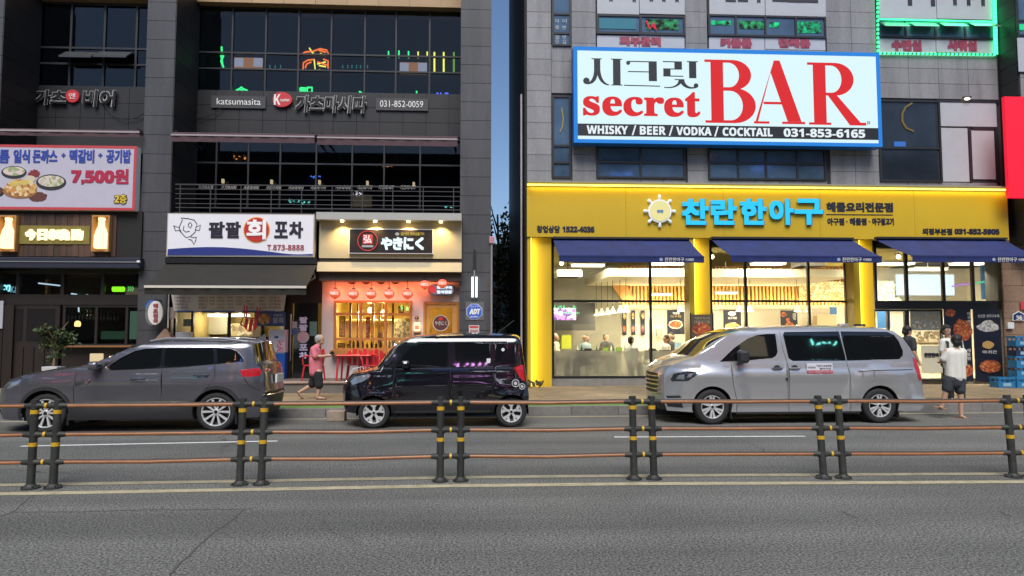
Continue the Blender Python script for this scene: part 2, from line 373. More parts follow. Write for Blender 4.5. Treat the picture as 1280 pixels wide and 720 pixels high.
# ================================================================ left building
YL, YB = 20.6, 22.3
TOP = 19.0
bl = thing('building', 'dark granite building with deep window bays above the left row of small restaurants', 'building', (P(300, 400, YL)[0], 26, 0))
xA = P(614, 200, YL)[0]
core = MB().box(-34, xA - .02, YB + .75, 34, 3.6, TOP).build('wall', M_CORE, bl)
MB().box(-34, xA - .02, 27.6, 34, 0, 3.6).build('rear_wall', M_CORE, bl)
MB().box(P(615, 400, YL)[0] - .3, xA - .021, YL + .9, 27.6, 0, 3.598).build('side_wall', M_CORE, bl)
def pillar(x0, x1, ztop=TOP, ret=True):
    X0, X1 = P(x0, 150, YL)[0], P(x1, 150, YL)[0]
    p = MB().box(X0, X1, YL, YB + .8, 0, ztop).build('pillar', M_JOINT, bl)
    h = .56; k = 0
    while k * h < 12.2:
        z0, z1 = k * h + .1, (k + 1) * h + .1
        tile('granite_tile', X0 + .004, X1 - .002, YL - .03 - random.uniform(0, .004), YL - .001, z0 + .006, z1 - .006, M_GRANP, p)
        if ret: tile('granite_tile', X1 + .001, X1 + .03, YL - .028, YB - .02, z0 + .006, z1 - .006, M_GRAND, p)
        k += 1
    return p
pillar(-45, -1); pillar(180.5, 216); pillar(575.5, 614, ret=False)
# left bay: windows, spandrel
window(bl, 47, 4, 192, 110, YB, [88, 130, 170], [60, 80], M_FRAME, G_TINT, .06, .1, .5)
for x0, x1 in ((83, 123), (125, 166)):      # two hopper sashes standing open
    X0, X1, z0, z1 = R(x0, 65, x1, 76, YB); b = MB().add([(X0, YB - .02, z1), (X1, YB - .02, z1), (X1, YB - .42, z0), (X0, YB - .42, z0), (X0, YB - .02, z1 - .05), (X1, YB - .02, z1 - .05), (X1, YB - .42, z0 - .05), (X0, YB - .42, z0 - .05)],
        [(0, 1, 2, 3), (7, 6, 5, 4), (3, 2, 6, 7), (0, 4, 5, 1), (0, 3, 7, 4), (1, 5, 6, 2)]); b.build('open_sash', mat('grey sash', (.05, .052, .055), .35), bl)
r0 = R(40, 110, 192, 167, YB); MB().box(r0[0], r0[1], YB, YB + .75, r0[2] - .6, r0[3]).build('spandrel', M_JOINT, bl); sp1 = bl.children[-1]
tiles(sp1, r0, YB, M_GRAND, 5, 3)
r1 = R(40, -45, 192, 3, YB); band = MB().box(r1[0], r1[1], YB - .25, YB + .74, r1[2], r1[3]).build('lintel', M_TAN, bl); tiles(band, r1, YB - .25, M_TAN, 6, 2)
# second bay
window(bl, 244, 11, 582, 117, YB, [290, 332, 373, 414, 456, 495, 537], [68, 88], M_FRAME, G_TINT, .05, .1, .55)
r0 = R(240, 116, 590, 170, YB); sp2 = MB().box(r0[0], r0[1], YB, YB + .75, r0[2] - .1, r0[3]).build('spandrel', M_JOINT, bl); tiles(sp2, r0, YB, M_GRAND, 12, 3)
r1 = R(240, -40, 590, 11, YB); band = MB().box(r1[0], r1[1], YB - .25, YB + .74, r1[2], r1[3]).build('lintel', M_TAN, bl); tiles(band, r1, YB - .25, M_TAN, 9, 2)
# balcony floor and its dark glazing
zb = P(395, 266, YL)[1]
MB().box(P(216, 260, YL)[0] + .03, P(575, 260, YL)[0], YL + .05, YB + .75, zb - .25, zb).build('balcony_slab', M_CORE, bl)
bw = window(bl, 240, 172, 586, 262, YB + .1, [270, 310, 350, 395, 440, 480, 525], [205], M_FRAME, G_TINT, .05, .08, .4)
MB().box(-34, P(181, 200, YL)[0], YL + .4, YB + .75, zb - .25, zb).build('floor_slab', M_CORE, bl)
M_STENC = mat('pale lettering', (.55, .52, .5), .6)
for i, px in enumerate([247, 276, 304, 332, 360, 388, 419, 446, 473, 500]):
    ptext('가츠마시따', M_STENC, bw, px, 231.5, px + 19, 237, YB + .09, off=0, dep=.004, shear=.2)
# thin rail along the balcony
b = MB(); yr = YL + .1
for yy in (232.5, 238, 244, 250, 256, 261): 
    z = P(395, yy, yr)[1]; b.cyl((P(217, yy, yr)[0] + .05, yr, z), (P(575, yy, yr)[0], yr, z), .012 if yy > 235 else .02, n=6)
for px in range(225, 575, 38): X = P(px, 250, yr)[0]; b.cyl((X, yr, zb), (X, yr, P(395, 232, yr)[1]), .015, n=6)
tag(b.build('balcony_railing', mat('railing paint', (.06, .055, .06), .5)), 'thin horizontal bar railing along the dark balcony under the mauve awnings', 'railing')
for k, (px, py) in enumerate(((278, 226), (339, 227), (399, 227.5), (459, 228.5), (517, 230))):
    X0, X1, z0, z1 = R(px - 1.3, py - 2.5, px + 1.3, py + 2.5, YB - .1); b = MB().box(X0, X1, YB - .1, YB, z0, z1)
    tag(b.build('lantern', emi('balcony lantern glow', (1, .8, .5), .45)), 'tiny glowing lantern above the balcony lettering, number %s from the left' % ['one', 'two', 'three', 'four', 'five'][k], 'lantern', 'balcony lanterns')
# neon shapes and lit things behind the second-floor glass
yn = YB + .35
def neon(label, col, strokes, r=.018, s=6., cat='neon sign'):
    b = MB()
    for st in strokes: b.tube([(P(x / 3 + 200, y / 3, yn)[0], yn, P(x / 3 + 200, y / 3, yn)[1]) for x, y in st], r, 6)
    return tag(b.build('neon_sign', emi('neon %s' % (col,), col, s)), label, cat)
GR, YE, OR, BLU = (.05, 1, .22), (1, .85, .1), (1, .16, .02), (.12, .16, 1)
neon('tall green neon bottle stroke at the left end of the dark upper window', GR, [[(231, 175), (232, 195)], [(229, 208), (236, 250)], [(238, 208), (229, 230), (238, 252)]], .03)
neon('green hanger shaped neon low in the dark upper window', GR, [[(285, 340), (297, 334), (305, 327), (313, 334), (328, 340)], [(300, 338), (312, 338)]], .03)
neon('green neon letter cluster low in the middle of the upper window', GR, [[(526, 330), (526, 345), (545, 345), (545, 330), (526, 330)], [(552, 328), (570, 328), (570, 346), (552, 346), (552, 328)], [(526, 338), (545, 338)]], .03)
neon('small green neon tick under the middle panes of the upper window', GR, [[(748, 342), (752, 350), (756, 345)]], .03)
neon('small green neon block under the right lit office window', GR, [[(960, 345), (965, 345)], [(960, 355), (966, 355)]], .035)
neon('small blue neon lettering at the right end of the upper window', BLU, [[(1038, 348), (1048, 358)], [(1053, 348), (1053, 358), (1062, 358)], [(1068, 350), (1080, 350), (1080, 358), (1068, 358)]], .025)
neon('orange neon dish arch glowing in the middle of the upper window', OR, [[(530, 205), (545, 195), (575, 192), (600, 183), (625, 188), (632, 202), (620, 208), (590, 206)], [(536, 262), (538, 235), (555, 225), (580, 223)], [(612, 222), (630, 228), (630, 256)], [(595, 188), (622, 196)], [(590, 232), (626, 244)], [(545, 255), (550, 240), (568, 232)]], .026)
neon('yellow neon strokes of the glowing dish emblem', YE, [[(560, 180), (570, 196), (580, 204)], [(578, 222), (582, 262), (600, 262)], [(590, 240), (622, 232)], [(596, 246), (622, 250)], [(600, 200), (618, 206)]], .022)
for k, (x, y0, y1, c) in enumerate(((857, 192, 216, GR), (896, 190, 217, GR), (932, 192, 218, GR), (968, 194, 218, YE), (1002, 194, 218, YE), (1029, 196, 276, YE), (1064, 196, 277, YE), (1102, 196, 278, (.5, 1, .1)))):
    neon('%s upright neon tube number %s in the right half of the upper window' % ('long yellow' if k > 4 else ('short yellow' if k > 2 else 'short green'), ['one', 'two', 'three', 'four', 'five', 'six', 'seven', 'eight'][k]), c, [[(x, y0), (x, y1)]], .03 if k > 4 else .024, 1.6)
for k, x in enumerate((412, 432, 452, 685, 704, 720, 737, 752, 778)):
    neon('faint teal neon dash number %s in a row across the upper window' % ['one', 'two', 'three', 'four', 'five', 'six', 'seven', 'eight', 'nine'][k], (.15, .8, .6), [[(x, 244), (x, 256)]], .018, .9)
for k, (x0, x1) in enumerate(((279, 384), (899, 1001))):
    t = thing('lit_display', 'small orange lit display with two white cards in the %s of the upper window' % ('left part' if k == 0 else 'right part'), 'display', pbase(x0 / 3 + 200, 72, x1 / 3 + 200, 87, yn))
    pbox('backboard', x0 / 3 + 200, 72 + k * 6, x1 / 3 + 200, 86 + k * 6, yn, .05, emi('orange glow board', (.75, .3, .12), 1.9), t)
    for q in (0, 1):
        a = (x0 if q == 0 else x1 - 33) / 3 + 200; pbox('card', a, 72.5 + k * 6, a + 11, 83 + k * 6, yn - .03, .02, emi('white card glow', (.8, .75, .85), 1.7), t)
# ----------------------------------------------------------------- signs on the left building
def wallsign(chars, m, Y, label, glow):
    t = thing('wall_lettering', label, 'sign', (P(chars[0][1], 200, Y)[0], Y, P(chars[0][1], chars[0][4], Y)[1]))
    for body, x0, y0, x1, y1 in chars:
        ptext(body, glow, t, x0 - .6, y0 - .6, x1 + .6, y1 + .6, Y - .05, dep=.02, bold=.03, off=.0, name='glow_edge', shear=.08)  # plain pale edge behind each letter
        ptext(body, m, t, x0, y0, x1, y1, Y - .075, dep=.03, bold=.008, off=0, shear=.08)
    return t
M_EDGE = mat('pale letter edge', (.42, .4, .38), .5); M_LBLK = mat('black letter face', (.01, .01, .01), .4); M_REDB = mat('red badge', (.45, .025, .03), .45, emit=.12, ecol=(.8, .05, .06)); M_LWHITE = mat('white lettering', (.75, .73, .7), .5, emit=.05)
w1 = wallsign([('가츠', 43, 113, 82, 131), ('비어', 103, 113, 143, 133)], M_LBLK, YB - .06, 'black brush lettering with pale edges and red round badge on the left spandrel', M_EDGE)
cx, cz = P(93, 121.5, YB); MB().lathe([(0, 0), (.2, 0), (.2, .06), (0, .06)], (cx, YB - .06, cz), 24, 'y').build('red_badge', M_REDB, w1); text('앤', M_LWHITE, w1, cx - .1, cx + .1, cz - .09, cz + .09, YB - .125, off=0, dep=.01)
w2 = wallsign([('가츠마시따', 369, 120, 457, 141)], M_LBLK, YB - .06, 'black brush lettering with pale edges and red dish badge under the neon window', M_EDGE)
cx, cz = P(353, 126, YB); MB().prism([(cx + .3 * cos(a) * (1 + .12 * cos(a)), cz + .24 * sin(a)) for a in [2 * pi * i / 24 for i in range(24)]], YB - .14, YB - .08).build('red_badge', M_REDB, w2)
text('K', M_LWHITE, w2, cx - .22, cx - .02, cz - .18, cz + .16, YB - .142, off=0, ab=True, dep=.01); text('cutlet', M_LWHITE, w2, cx - .02, cx + .26, cz - .07, cz + .03, YB - .142, off=0, dep=.01)
for body, x0, x1, lab in (('katsumasita', 264, 332, 'grey name plate reading katsumasita left of the red dish badge'), ('031-852-0059', 470, 535, 'grey phone number plate right of the black brush lettering')):
    t = thing('name_plate', lab, 'sign', pbase(x0, 119, x1, 135, YB - .1)); dy = 3 if x0 > 400 else 0
    pbox('plate', x0, 120 + dy, x1, 135 + dy, YB - .09, .08, mat('grey plate', (.05, .048, .05), .5), t); ptext(body, M_LWHITE, t, x0 + (7 if x0 < 400 else 5), 123 + dy, x1 - 6, 131 + dy, YB - .092, off=.0, ab=False, dep=.01)
# drooping cables
for k, pts in enumerate(([(231, 120), (236, 138), (250, 148), (265, 144), (278, 134)], [(130, 130), (140, 143), (155, 150), (172, 147), (180, 142)])):
    b = MB(); b.tube([(P(x, y, YB - .12)[0], YB - .12 - (.0 if x > 235 or k else .1), P(x, y, YB - .12)[1]) for x, y in pts], .012, 6)
    tag(b.build('cable', M_BLACK), ['black cable drooping left of the katsumasita plate', 'black cable drooping right of the left brush lettering'][k], 'cable')
# retracted awnings
def cassette(x0, x1, y0, y1, ya, label):
    t = thing('retracted_awning', label, 'awning', pbase(x0, y0, x1, y1, YL)); X0, X1, z0, z1 = R(x0, y0, x1, y1, YL - .1); zz = z1 - (z1 - z0) * .3
    MB().box(X0, X1, YL - .25, YL + .05, zz, z1).build('housing', M_MAUVE, t, bevel=.02)
    MB().box(X0, X1, YL - .3, YL - .25, zz - .03, zz + .015).build('front_bar', mat('pale bar', (.35, .3, .3), .4), t)
    b = MB(); n = 24
    for i in range(n + 1):
        x = X0 + (X1 - X0) * i / n; y = YL - .28 + .012 * sin(i * 2.1)
        b.v += [(x, y, zz - .03), (x, y + .01, z0)]
    b.f += [(2 * i, 2 * i + 1, 2 * i + 3, 2 * i + 2) for i in range(n)]
    b.build('valance', M_MAUVE, t, smooth=1)
    for x in (X0 + .1, X1 - .1): MB().box(x - .03, x + .03, YL - .2, YB, z1 + .001, z1 + .06).build('bracket', M_DMET, t)
cassette(217, 395, 168, 180, 0, 'left one of two mauve retracted awnings over the dark balcony')
cassette(398, 572, 171, 184, 0, 'right one of two mauve retracted awnings over the dark balcony')
cassette(-40, 178, 163, 172, 0, 'mauve retracted awning over the rice cutlet banner')
# ================================================================ big priced banner box
YS = YL - .3
t = thing('sign_box', 'white banner box with red border, blue menu words and 7,500 price', 'sign', pbase(-110, 180, 176, 264, YS))
X0, X1, z0, z1 = R(-110, 181, 170, 262, YS)
M_BAN = mat('banner vinyl', (.44, .41, .49), .5, var=.05, emit=.04, ecol=(.8, .75, .95)); M_RED = mat('red print', (.48, .05, .06), .5, emit=.05); M_BLUEP = mat('blue print', (.03, .06, .33), .5, emit=.03)
MB().box(X0, X1, YS, YS + .25, z0, z1).build('case', M_WHITE, t); e = .075
b = MB().box(X0, X1, YS - .012, YS - .002, z1 - e, z1); b.box(X0, X1, YS - .012, YS - .002, z0, z0 + e); b.box(X1 - e, X1, YS - .0118, YS - .0022, z0 + e, z1 - e); b.build('red_border', M_RED, t)
MB().box(X0, X1 - e, YS - .008, YS - .002, z0 + e, z1 - e).build('panel', M_BAN, t)
for body, a, b_ in (('두툼', -14, 12), ('일식', 17, 37.5), ('돈까스', 41, 72), ('+', 77, 82), ('떡갈비', 87, 118), ('+', 123, 128), ('공기밥', 133, 164)):
    ptext(body, M_BLUEP, t, a, 187 if body != '+' else 191.5, b_, 204 if body != '+' else 197, YS - .008, bold=.012, off=.0)
ptext('7,500원', mat('crimson print', (.36, .015, .05), .5, emit=.06, ecol=(.7, .02, .08)), t, 89, 211, 161, 231, YS - .008, bold=.018, off=0)
ptext('2층', M_BLACK, t, 142.6, 242.5, 159.4, 255, YS - .008, bold=.018, off=0, name='outline'); ptext('2층', mat('yellow print', (.65, .45, .04), .5, emit=.08), t, 143.5, 243, 158.5, 254.5, YS - .03, bold=.006, off=0)
# printed dishes
M_FOOD = speckle('fried food print', [(.55, .25, .06), (.62, .38, .12), (.35, .12, .04), (.7, .55, .3)], 14); M_BOWL = mat('bowl print', (.03, .028, .03), .5); M_NOOD = speckle('noodle print', [(.62, .55, .42), (.5, .46, .34), (.3, .35, .16), (.66, .5, .5)], 12); M_SAUCE = mat('sauce print', (.12, .04, .03), .5)
def disc(nm, cx, cy, rx, ry, Y, m, par, n=24, dep=.004, wob=0):
    X, z = P(cx, cy, Y); k = Y / F; return MB().prism([(X + rx * k * cos(a) * (1 + wob * random.uniform(-1, 1)), z + ry * k * sin(a) * (1 + wob * random.uniform(-1, 1))) for a in [2 * pi * i / n for i in range(n)]], Y - dep, Y).build(nm, m, par)
y1 = YS - .009
for cx, cy, rx, ry, m in ((17.5, 215.5, 15, 8, M_NOOD), (64, 228, 18, 10, M_NOOD), (-2, 240, 7, 6, M_SAUCE)):
    disc('bowl_print', cx, cy, rx, ry, y1, M_BOWL, t); disc('bowl_print', cx, cy - 1.5, rx * .86, ry * .7, y1 - .005, m, t)
disc('plate_print', 25, 239, 20, 9, y1 - .006, mat('wood plate print', (.3, .14, .05), .5), t); disc('cutlet_print', 26, 235, 19, 11, y1 - .011, M_FOOD, t, wob=.12); disc('sauce_print', 47, 246, 11, 6, y1 - .002, M_SAUCE, t, wob=.1)
disc('slice_print', 18, 229, 6, 3.6, y1 - .016, mat('pale fry print', (.62, .45, .12), .5), t); disc('slice_print', 30, 228, 6, 3.6, y1 - .0155, mat('pale fry print', (.62, .45, .12), .5), t)
disc('cherry_print', 43, 217, 7, 5, y1 - .003, mat('red fruit print', (.22, .03, .03), .5), t, wob=.25); disc('egg_print', 38, 224, 6, 4.5, y1 - .008, mat('egg print', (.6, .5, .35), .5), t)

# ================================================================ wooden izakaya fascia
YW = YL - .12
t = thing('wooden_sign', 'dark plank fascia with two glowing bottles and lit Japanese lettering', 'sign', pbase(-80, 262, 178, 320, YW))
X0, X1, z0, z1 = R(-110, 263, 177, 322, YW); MB().box(X0, X1, YW, YW + .12, z0, z1).build('backboard', mat('fascia back', (.010, .008, .007), .7), t)
M_PLANK = mat('stained plank', (.085, .042, .025), .6, var=.35, vscale=4, rnd=.4, streak=True)
xa, xb, za, zb2 = R(-40, 268, 146, 321, YW); n = 24
for i in range(n):
    w = (xb - xa) / n; tile('plank', xa + i * w + .004, xa + (i + 1) * w - .004, YW - .03 - random.uniform(0, .02), YW - .001, za + random.uniform(0, .015), zb2, M_PLANK, t)
M_NICHE = mat('lit wood niche', (.42, .22, .07), .6, var=.2, vscale=6)
for x0 in (1.5, 117.5):
    a, b_, c, d = R(x0, 270, x0 + 22, 315, YW - .06); fr = MB()
    fr.box(a, b_, YW - .062, YW - .05, c, d); fr.box(a, a + .04, YW - .2, YW - .063, c, d); fr.box(b_ - .04, b_, YW - .2, YW - .063, c, d); fr.box(a + .041, b_ - .041, YW - .2, YW - .063, d - .04, d); fr.box(a + .041, b_ - .041, YW - .2, YW - .063, c, c + .04)
    ni = fr.build('niche', M_NICHE, t); cx = (a + b_) / 2; h = d - c
    MB().lathe([(0, .09 * h), (.165, .09 * h), (.18, .16 * h), (.175, .42 * h), (.13, .6 * h), (.085, .7 * h), (.075, .86 * h), (.09, .88 * h), (.09, .93 * h), (0, .93 * h)], (cx, YW - .14, c), 20).build('glowing_bottle', emi('bottle glow', (1, .70, .33), 2.4), ni, smooth=50)
pbox('name_board', 24, 282, 112, 305, YW - .07, .035, mat('olive board', (.16, .13, .025), .6, var=.2, emit=.10, ecol=(.45, .32, .04)), t)
for ch, a, b_ in (('今', 32, 46), ('日', 47.5, 59.5), ('の', 61, 70.5), ('晩', 71.5, 88), ('酌', 89.5, 104.5)):
    ptext(ch, emi('letter glow', (1, .82, .45), 1.9), t, a, 286.5, b_, 300.5, YW - .07, bold=.022, off=0, dep=.04)
# its rolled awning bar
t = thing('rolled_awning', 'narrow navy awning roll with a pale bar above the dark bar windows', 'awning', pbase(-60, 322, 176, 336, YL - .2)); X0, X1, z0, z1 = R(-110, 324, 175, 335, YL - .3)
MB().box(X0, X1, YL - .3, YL - .05, z0, z1 + .06).build('roll_case', mat('navy cloth', (.012, .014, .03), .7), t, bevel=.02); zt = z1 - .08; MB().box(X0, X1, YL - .32, YL - .302, zt, zt + .03).build('bar', M_ALU, t); MB().cyl((X1 - .06, YL - .34, zt + .02), (X1 + .02, YL - .34, zt + .02), .035).build('end_cap', M_WHITE, t)

# ================================================================ dark bar shopfront
YF1 = YL + .25
t = thing('shopfront', 'dark timber bar front with transom, door and dim glass behind the potted tree', 'shopfront', pbase(0, 335, 180, 480, YF1))
M_DWOOD = mat('dark wood', (.017, .010, .008), .5, var=.3, vscale=5, streak=True)
window(t, -60, 338, 177, 372, YF1, [22, 78, 128], [], M_DWOOD, G_CLEAR, .09, .12)
MB().box(*R(-60, 372, 177, 381, YF1)[:2], YF1 - .02, YF1 + .14, *R(-60, 372, 177, 381, YF1)[2:]).build('beam', M_DWOOD, t)
window(t, 78, 381, 177, 433, YF1, [120, 158], [], M_DWOOD, G_CLEAR, .07, .12)
zg = .4
def zpx(x, y, Y): return P(x, y, Y)[1]
X0, X1, _, z1 = R(78, 433, 177, 440, YF1); MB().box(X0, X1, YF1 - .02, YF1 + .12, PH, z1).build('lower_panel', M_DWOOD, t); MB().box(X0, X1, YF1 - .25, YF1 - .021, z1 - .02, z1 + .03).build('ledge', mat('ledge wood', (.24, .11, .045), .5), t)
X0, X1, _, z1 = R(12, 381, 74, 440, YF1); dr = MB().box(X0, X1, YF1, YF1 + .08, PH + .1, z1).build('door', M_DWOOD, t)
for a, b_ in ((17, 28), (33, 68)):
    pbox('door_pane', a, 386, b_, 426, YF1 - .012, .01, mat('dim pane', (.02, .018, .018), .08), dr)
for i in range(5): X = X0 + .1 + i * (X1 - X0 - .2) / 4; MB().box(X - .02, X + .02, YF1 - .03, YF1 - .001, PH + .15, z1 - 1.2).build('batten', M_DWOOD, dr)
X0, X1, _, z1 = R(-60, 381, 11, 440, YF1); MB().box(X0, X1, YF1 - .05, YF1 + .1, PH, z1).build('side_panel', M_DWOOD, t)
for i in range(6): X = X0 + .05 + i * .28; tile('plank', X, X + .26, YF1 - .08, YF1 - .051, PH, z1, M_DWOOD, t)
room = MB(); Xr0, Xr1 = -20, P(181, 400, YL)[0]
room.box(Xr0, Xr1, 25.5, 25.6, 0, 3.6); room.box(Xr0, Xr1, YF1 + .15, 25.5, PH - .05, PH + .12); room.box(Xr0, Xr1, YF1 + .15, 25.5, 3.55, 3.6)
room.build('bar_room', mat('bar room', (.05, .035, .025), .8), t)
def lamp_light(name, loc, energy, col, parent, r=.06):
    l = bpy.data.lights.new(name, 'POINT'); l.energy = K * energy; l.color = col; l.shadow_soft_size = r; o = bpy.data.objects.new(name, l); COL.objects.link(o); o.location = loc; return put(o, parent)
# dim things seen inside the bar
pb = pbox('lit_wall', 23, 340, 60, 367, 25.2, .2, mat('warm plaster', (.55, .38, .16), .7, var=.15, vscale=1.5), t)
X, z = P(40, 345, 24.3); lamp_light('bulb_light', (X, 24.3, z), 22, (1, .72, .35), t)
def small(name, label, cat, x0, y0, x1, y1, Y, m, dep=.1): return tag(pbox(name, x0, y0, x1, y1, Y, dep, m, bevel=.01), label, cat)
lp = thing('table_lantern', 'small glowing lantern on the bar counter behind the dark glass', 'lantern', pbase(95, 400, 100, 408, 22.5)); X, z = P(97, 405, 22.5)
MB().lathe([(0, 0), (.07, 0), (.09, .05), (.08, .14), (.03, .18), (0, .18)], (X, 22.5, z - .08), 12).build('shade', emi('lantern glow', (1, .65, .25), 2.), lp, smooth=1); MB().lathe([(0, 0), (.05, 0), (.05, .03), (0, .03)], (X, 22.5, z + .1), 10).build('cap', M_DMET, lp)
MB().box(*R(80, 419, 176, 430, 22.4)[:2], 22.3, 22.9, PH, P(120, 424, 22.4)[1]).build('counter', M_DWOOD, t)
ns = thing('neon_sign', 'green neon capsule and script glowing behind the bar transom', 'neon sign', pbase(138, 356, 168, 366, 21.2))
X0, X1, z0, z1 = R(139, 358.5, 157, 364.5, 21.2); MB().tube([(X0 + .05, 21.2, (z0 + z1) / 2), (X1 - .05, 21.2, (z0 + z1) / 2)], .075, 10).build('capsule', emi('neon lime', (.25, 1, .02), 1.6), ns)
for i in range(3): xx = 160 + i * 2.6; MB().tube([(P(xx, 358, 21.2)[0], 21.2, P(xx, 358, 21.2)[1]), (P(xx + 1.5, 361, 21.2)[0], 21.2, P(xx + 1.5, 361, 21.2)[1]), (P(xx, 364, 21.2)[0], 21.2, P(xx, 364, 21.2)[1])], .015, 6).build('script_stroke', emi('neon green dim', (.1, .8, .15), .7), ns)
ns = thing('neon_sign', 'cyan glowing Latin letters at the far left behind the bar transom', 'neon sign', pbase(0, 356, 24, 366, 21.2)); ptext('ZYJ', emi('cyan glow', (.3, .85, 1), 1.5), ns, 0, 356, 13, 364.5, 21.1, bold=.01, off=0, ab=False); ptext('K&', emi('cyan dim', (.3, .7, .9), .6), ns, 13.5, 358, 23, 366, 21.1, off=0, ab=False)
for k, pts in enumerate(([(48, 354), (75, 357)], [(89, 367), (96, 368)], [(108, 368.5), (116, 370)], [(98, 380), (98.5, 390)], [(121, 410), (119, 428)], [(117, 382), (122, 385)])):
    b = MB(); b.tube([(P(x, y, 21.6)[0], 21.6, P(x, y, 21.6)[1]) for x, y in pts], .02, 6); tag(b.build('light_tube', emi('cold tube', (.6, .8, 1), 1.0)), 'thin cold white light tube inside the dark bar, %s' % ['longest, up in the transom', 'short one low in the transom', 'second short one low in the transom', 'upright one below the beam', 'upright one over the counter', 'slanted one below the beam'][k], 'light')
sb = small('menu_board', 'dim white board hung at the left edge of the dark bar', 'board', -6, 376, 3.5, 411, YF1 - .12, mat('board white', (.4, .4, .45), .5), .04)
small('glass_cabinet', 'pale green lit glass cabinet at the right end of the bar window', 'cabinet', 160, 389, 171, 424, 22.6, mat('green cabinet', (.12, .2, .16), .4, emit=.18, ecol=(.3, .55, .4)), .3)
small('glass_shelf', 'low green glass shelf standing on the bar counter', 'shelf', 126, 414, 153, 427, 22.7, mat('green shelf', (.06, .12, .09), .4, emit=.08, ecol=(.2, .45, .3)), .2)
small('light_box', 'small cream light box standing below the bar ledge behind the grey car', 'light box', 112, 442, 126, 452, YF1 - .3, emi('cream box glow', (1, .78, .45), .75), .15)
# shelf of bottles
sh = thing('bottle_shelf', 'dark shelf with small bottles at the back of the bar', 'shelf', pbase(80, 395, 150, 400, 25)); X0, X1, z0, z1 = R(80, 399, 150, 401, 24.6); MB().box(X0, X1, 24.5, 24.8, z0, z1).build('board', M_DWOOD, sh)
M_BOT = mat('bottle glass', (.05, .04, .03), .15, rnd=.6)
for i in range(16): x = X0 + .05 + i * (X1 - X0 - .1) / 15; MB().lathe([(0, 0), (.04, 0), (.04, .17), (.015, .22), (.015, .29), (0, .29)], (x, 24.62, z1), 8).build('bottle', M_BOT, sh, smooth=1)
X, z = P(110, 385, 24.2); lamp_light('shelf_light', (X, 24.0, z), 3, (1, .7, .4), sh)

# ----------------------------------------------------------------- potted tree
X, Yt = P(67, 458, 19.4)[0], 19.4; zp = PH
pt = thing('potted_tree', 'small leafy tree in a square pale pot before the dark bar', 'plant', (X, Yt, zp))
ztop = P(67, 458, Yt)[1]; MB().add([(X - .16, Yt - .16, zp), (X + .16, Yt - .16, zp), (X + .16, Yt + .16, zp), (X - .16, Yt + .16, zp), (X - .2, Yt - .2, ztop), (X + .2, Yt - .2, ztop), (X + .2, Yt + .2, ztop), (X - .2, Yt + .2, ztop)], [(3, 2, 1, 0), (4, 5, 6, 7), (0, 1, 5, 4), (1, 2, 6, 5), (2, 3, 7, 6), (3, 0, 4, 7)]).build('pot', mat('pale pot', (.5, .5, .5), .6, var=.1), pt, bevel=.015)
zc = P(67, 420, Yt)[1]; trk = MB().tube([(X, Yt, ztop - .02), (X + .02, Yt, ztop + .3), (X + .01, Yt + .02, zc)], [.035, .03, .022], 8)
for i in range(9):
    a = i * 2.4; trk.tube([(X + .015, Yt, ztop + .3 + .05 * i), (X + .16 * cos(a), Yt + .16 * sin(a), ztop + .5 + .06 * i), (X + .3 * cos(a), Yt + .3 * sin(a), ztop + .55 + .08 * i)], [.016, .011, .005], 5)
trk.build('trunk', mat('bark', (.24, .16, .1), .8, var=.2), pt, smooth=1)
def leaves(name, m, parent, n, sample, size, flat=.35):
    b = MB()
    for _ in range(n):
        c = Vector(sample()); s = size * random.uniform(.6, 1.25); d = Vector((random.gauss(0, 1), random.gauss(0, 1), random.gauss(-.3, .7))).normalized(); a = d.orthogonal().normalized()
        q = Matrix.Rotation(random.uniform(0, 6.28), 3, d) @ a; nn = d.cross(q)
        b.add([c, c + d * s * .5 + q * s * flat + nn * s * .08, c + d * s, c + d * s * .5 - q * s * flat + nn * s * .08, c + d * s * .5 - nn * s * .05], [(0, 4, 1), (1, 4, 2), (2, 4, 3), (3, 4, 0)])
    return b.build(name, m, parent)
def crown(c, rx, ry, rz, clumps):
    cs = [(Vector((random.uniform(-1, 1), random.uniform(-1, 1), random.uniform(-1, 1))), random.uniform(.25, .5)) for _ in range(clumps)]
    def f():
        k, r = random.choice(cs); v = k + Vector((random.gauss(0, r), random.gauss(0, r), random.gauss(0, r))) * .6
        return (c[0] + v.x * rx, c[1] + v.y * ry, c[2] + v.z * rz)
    return f
cr = leaves('crown', mat('leaf', (.04, .062, .016), .5, var=.4, vscale=9), pt, 900, crown((X, Yt, P(67, 424, Yt)[1]), .31, .28, .25, 12), .115)
cr2 = leaves('low_leaves', MATS['leaf'], pt, 60, crown((X, Yt, P(67, 447, Yt)[1]), .2, .2, .12, 4), .12)

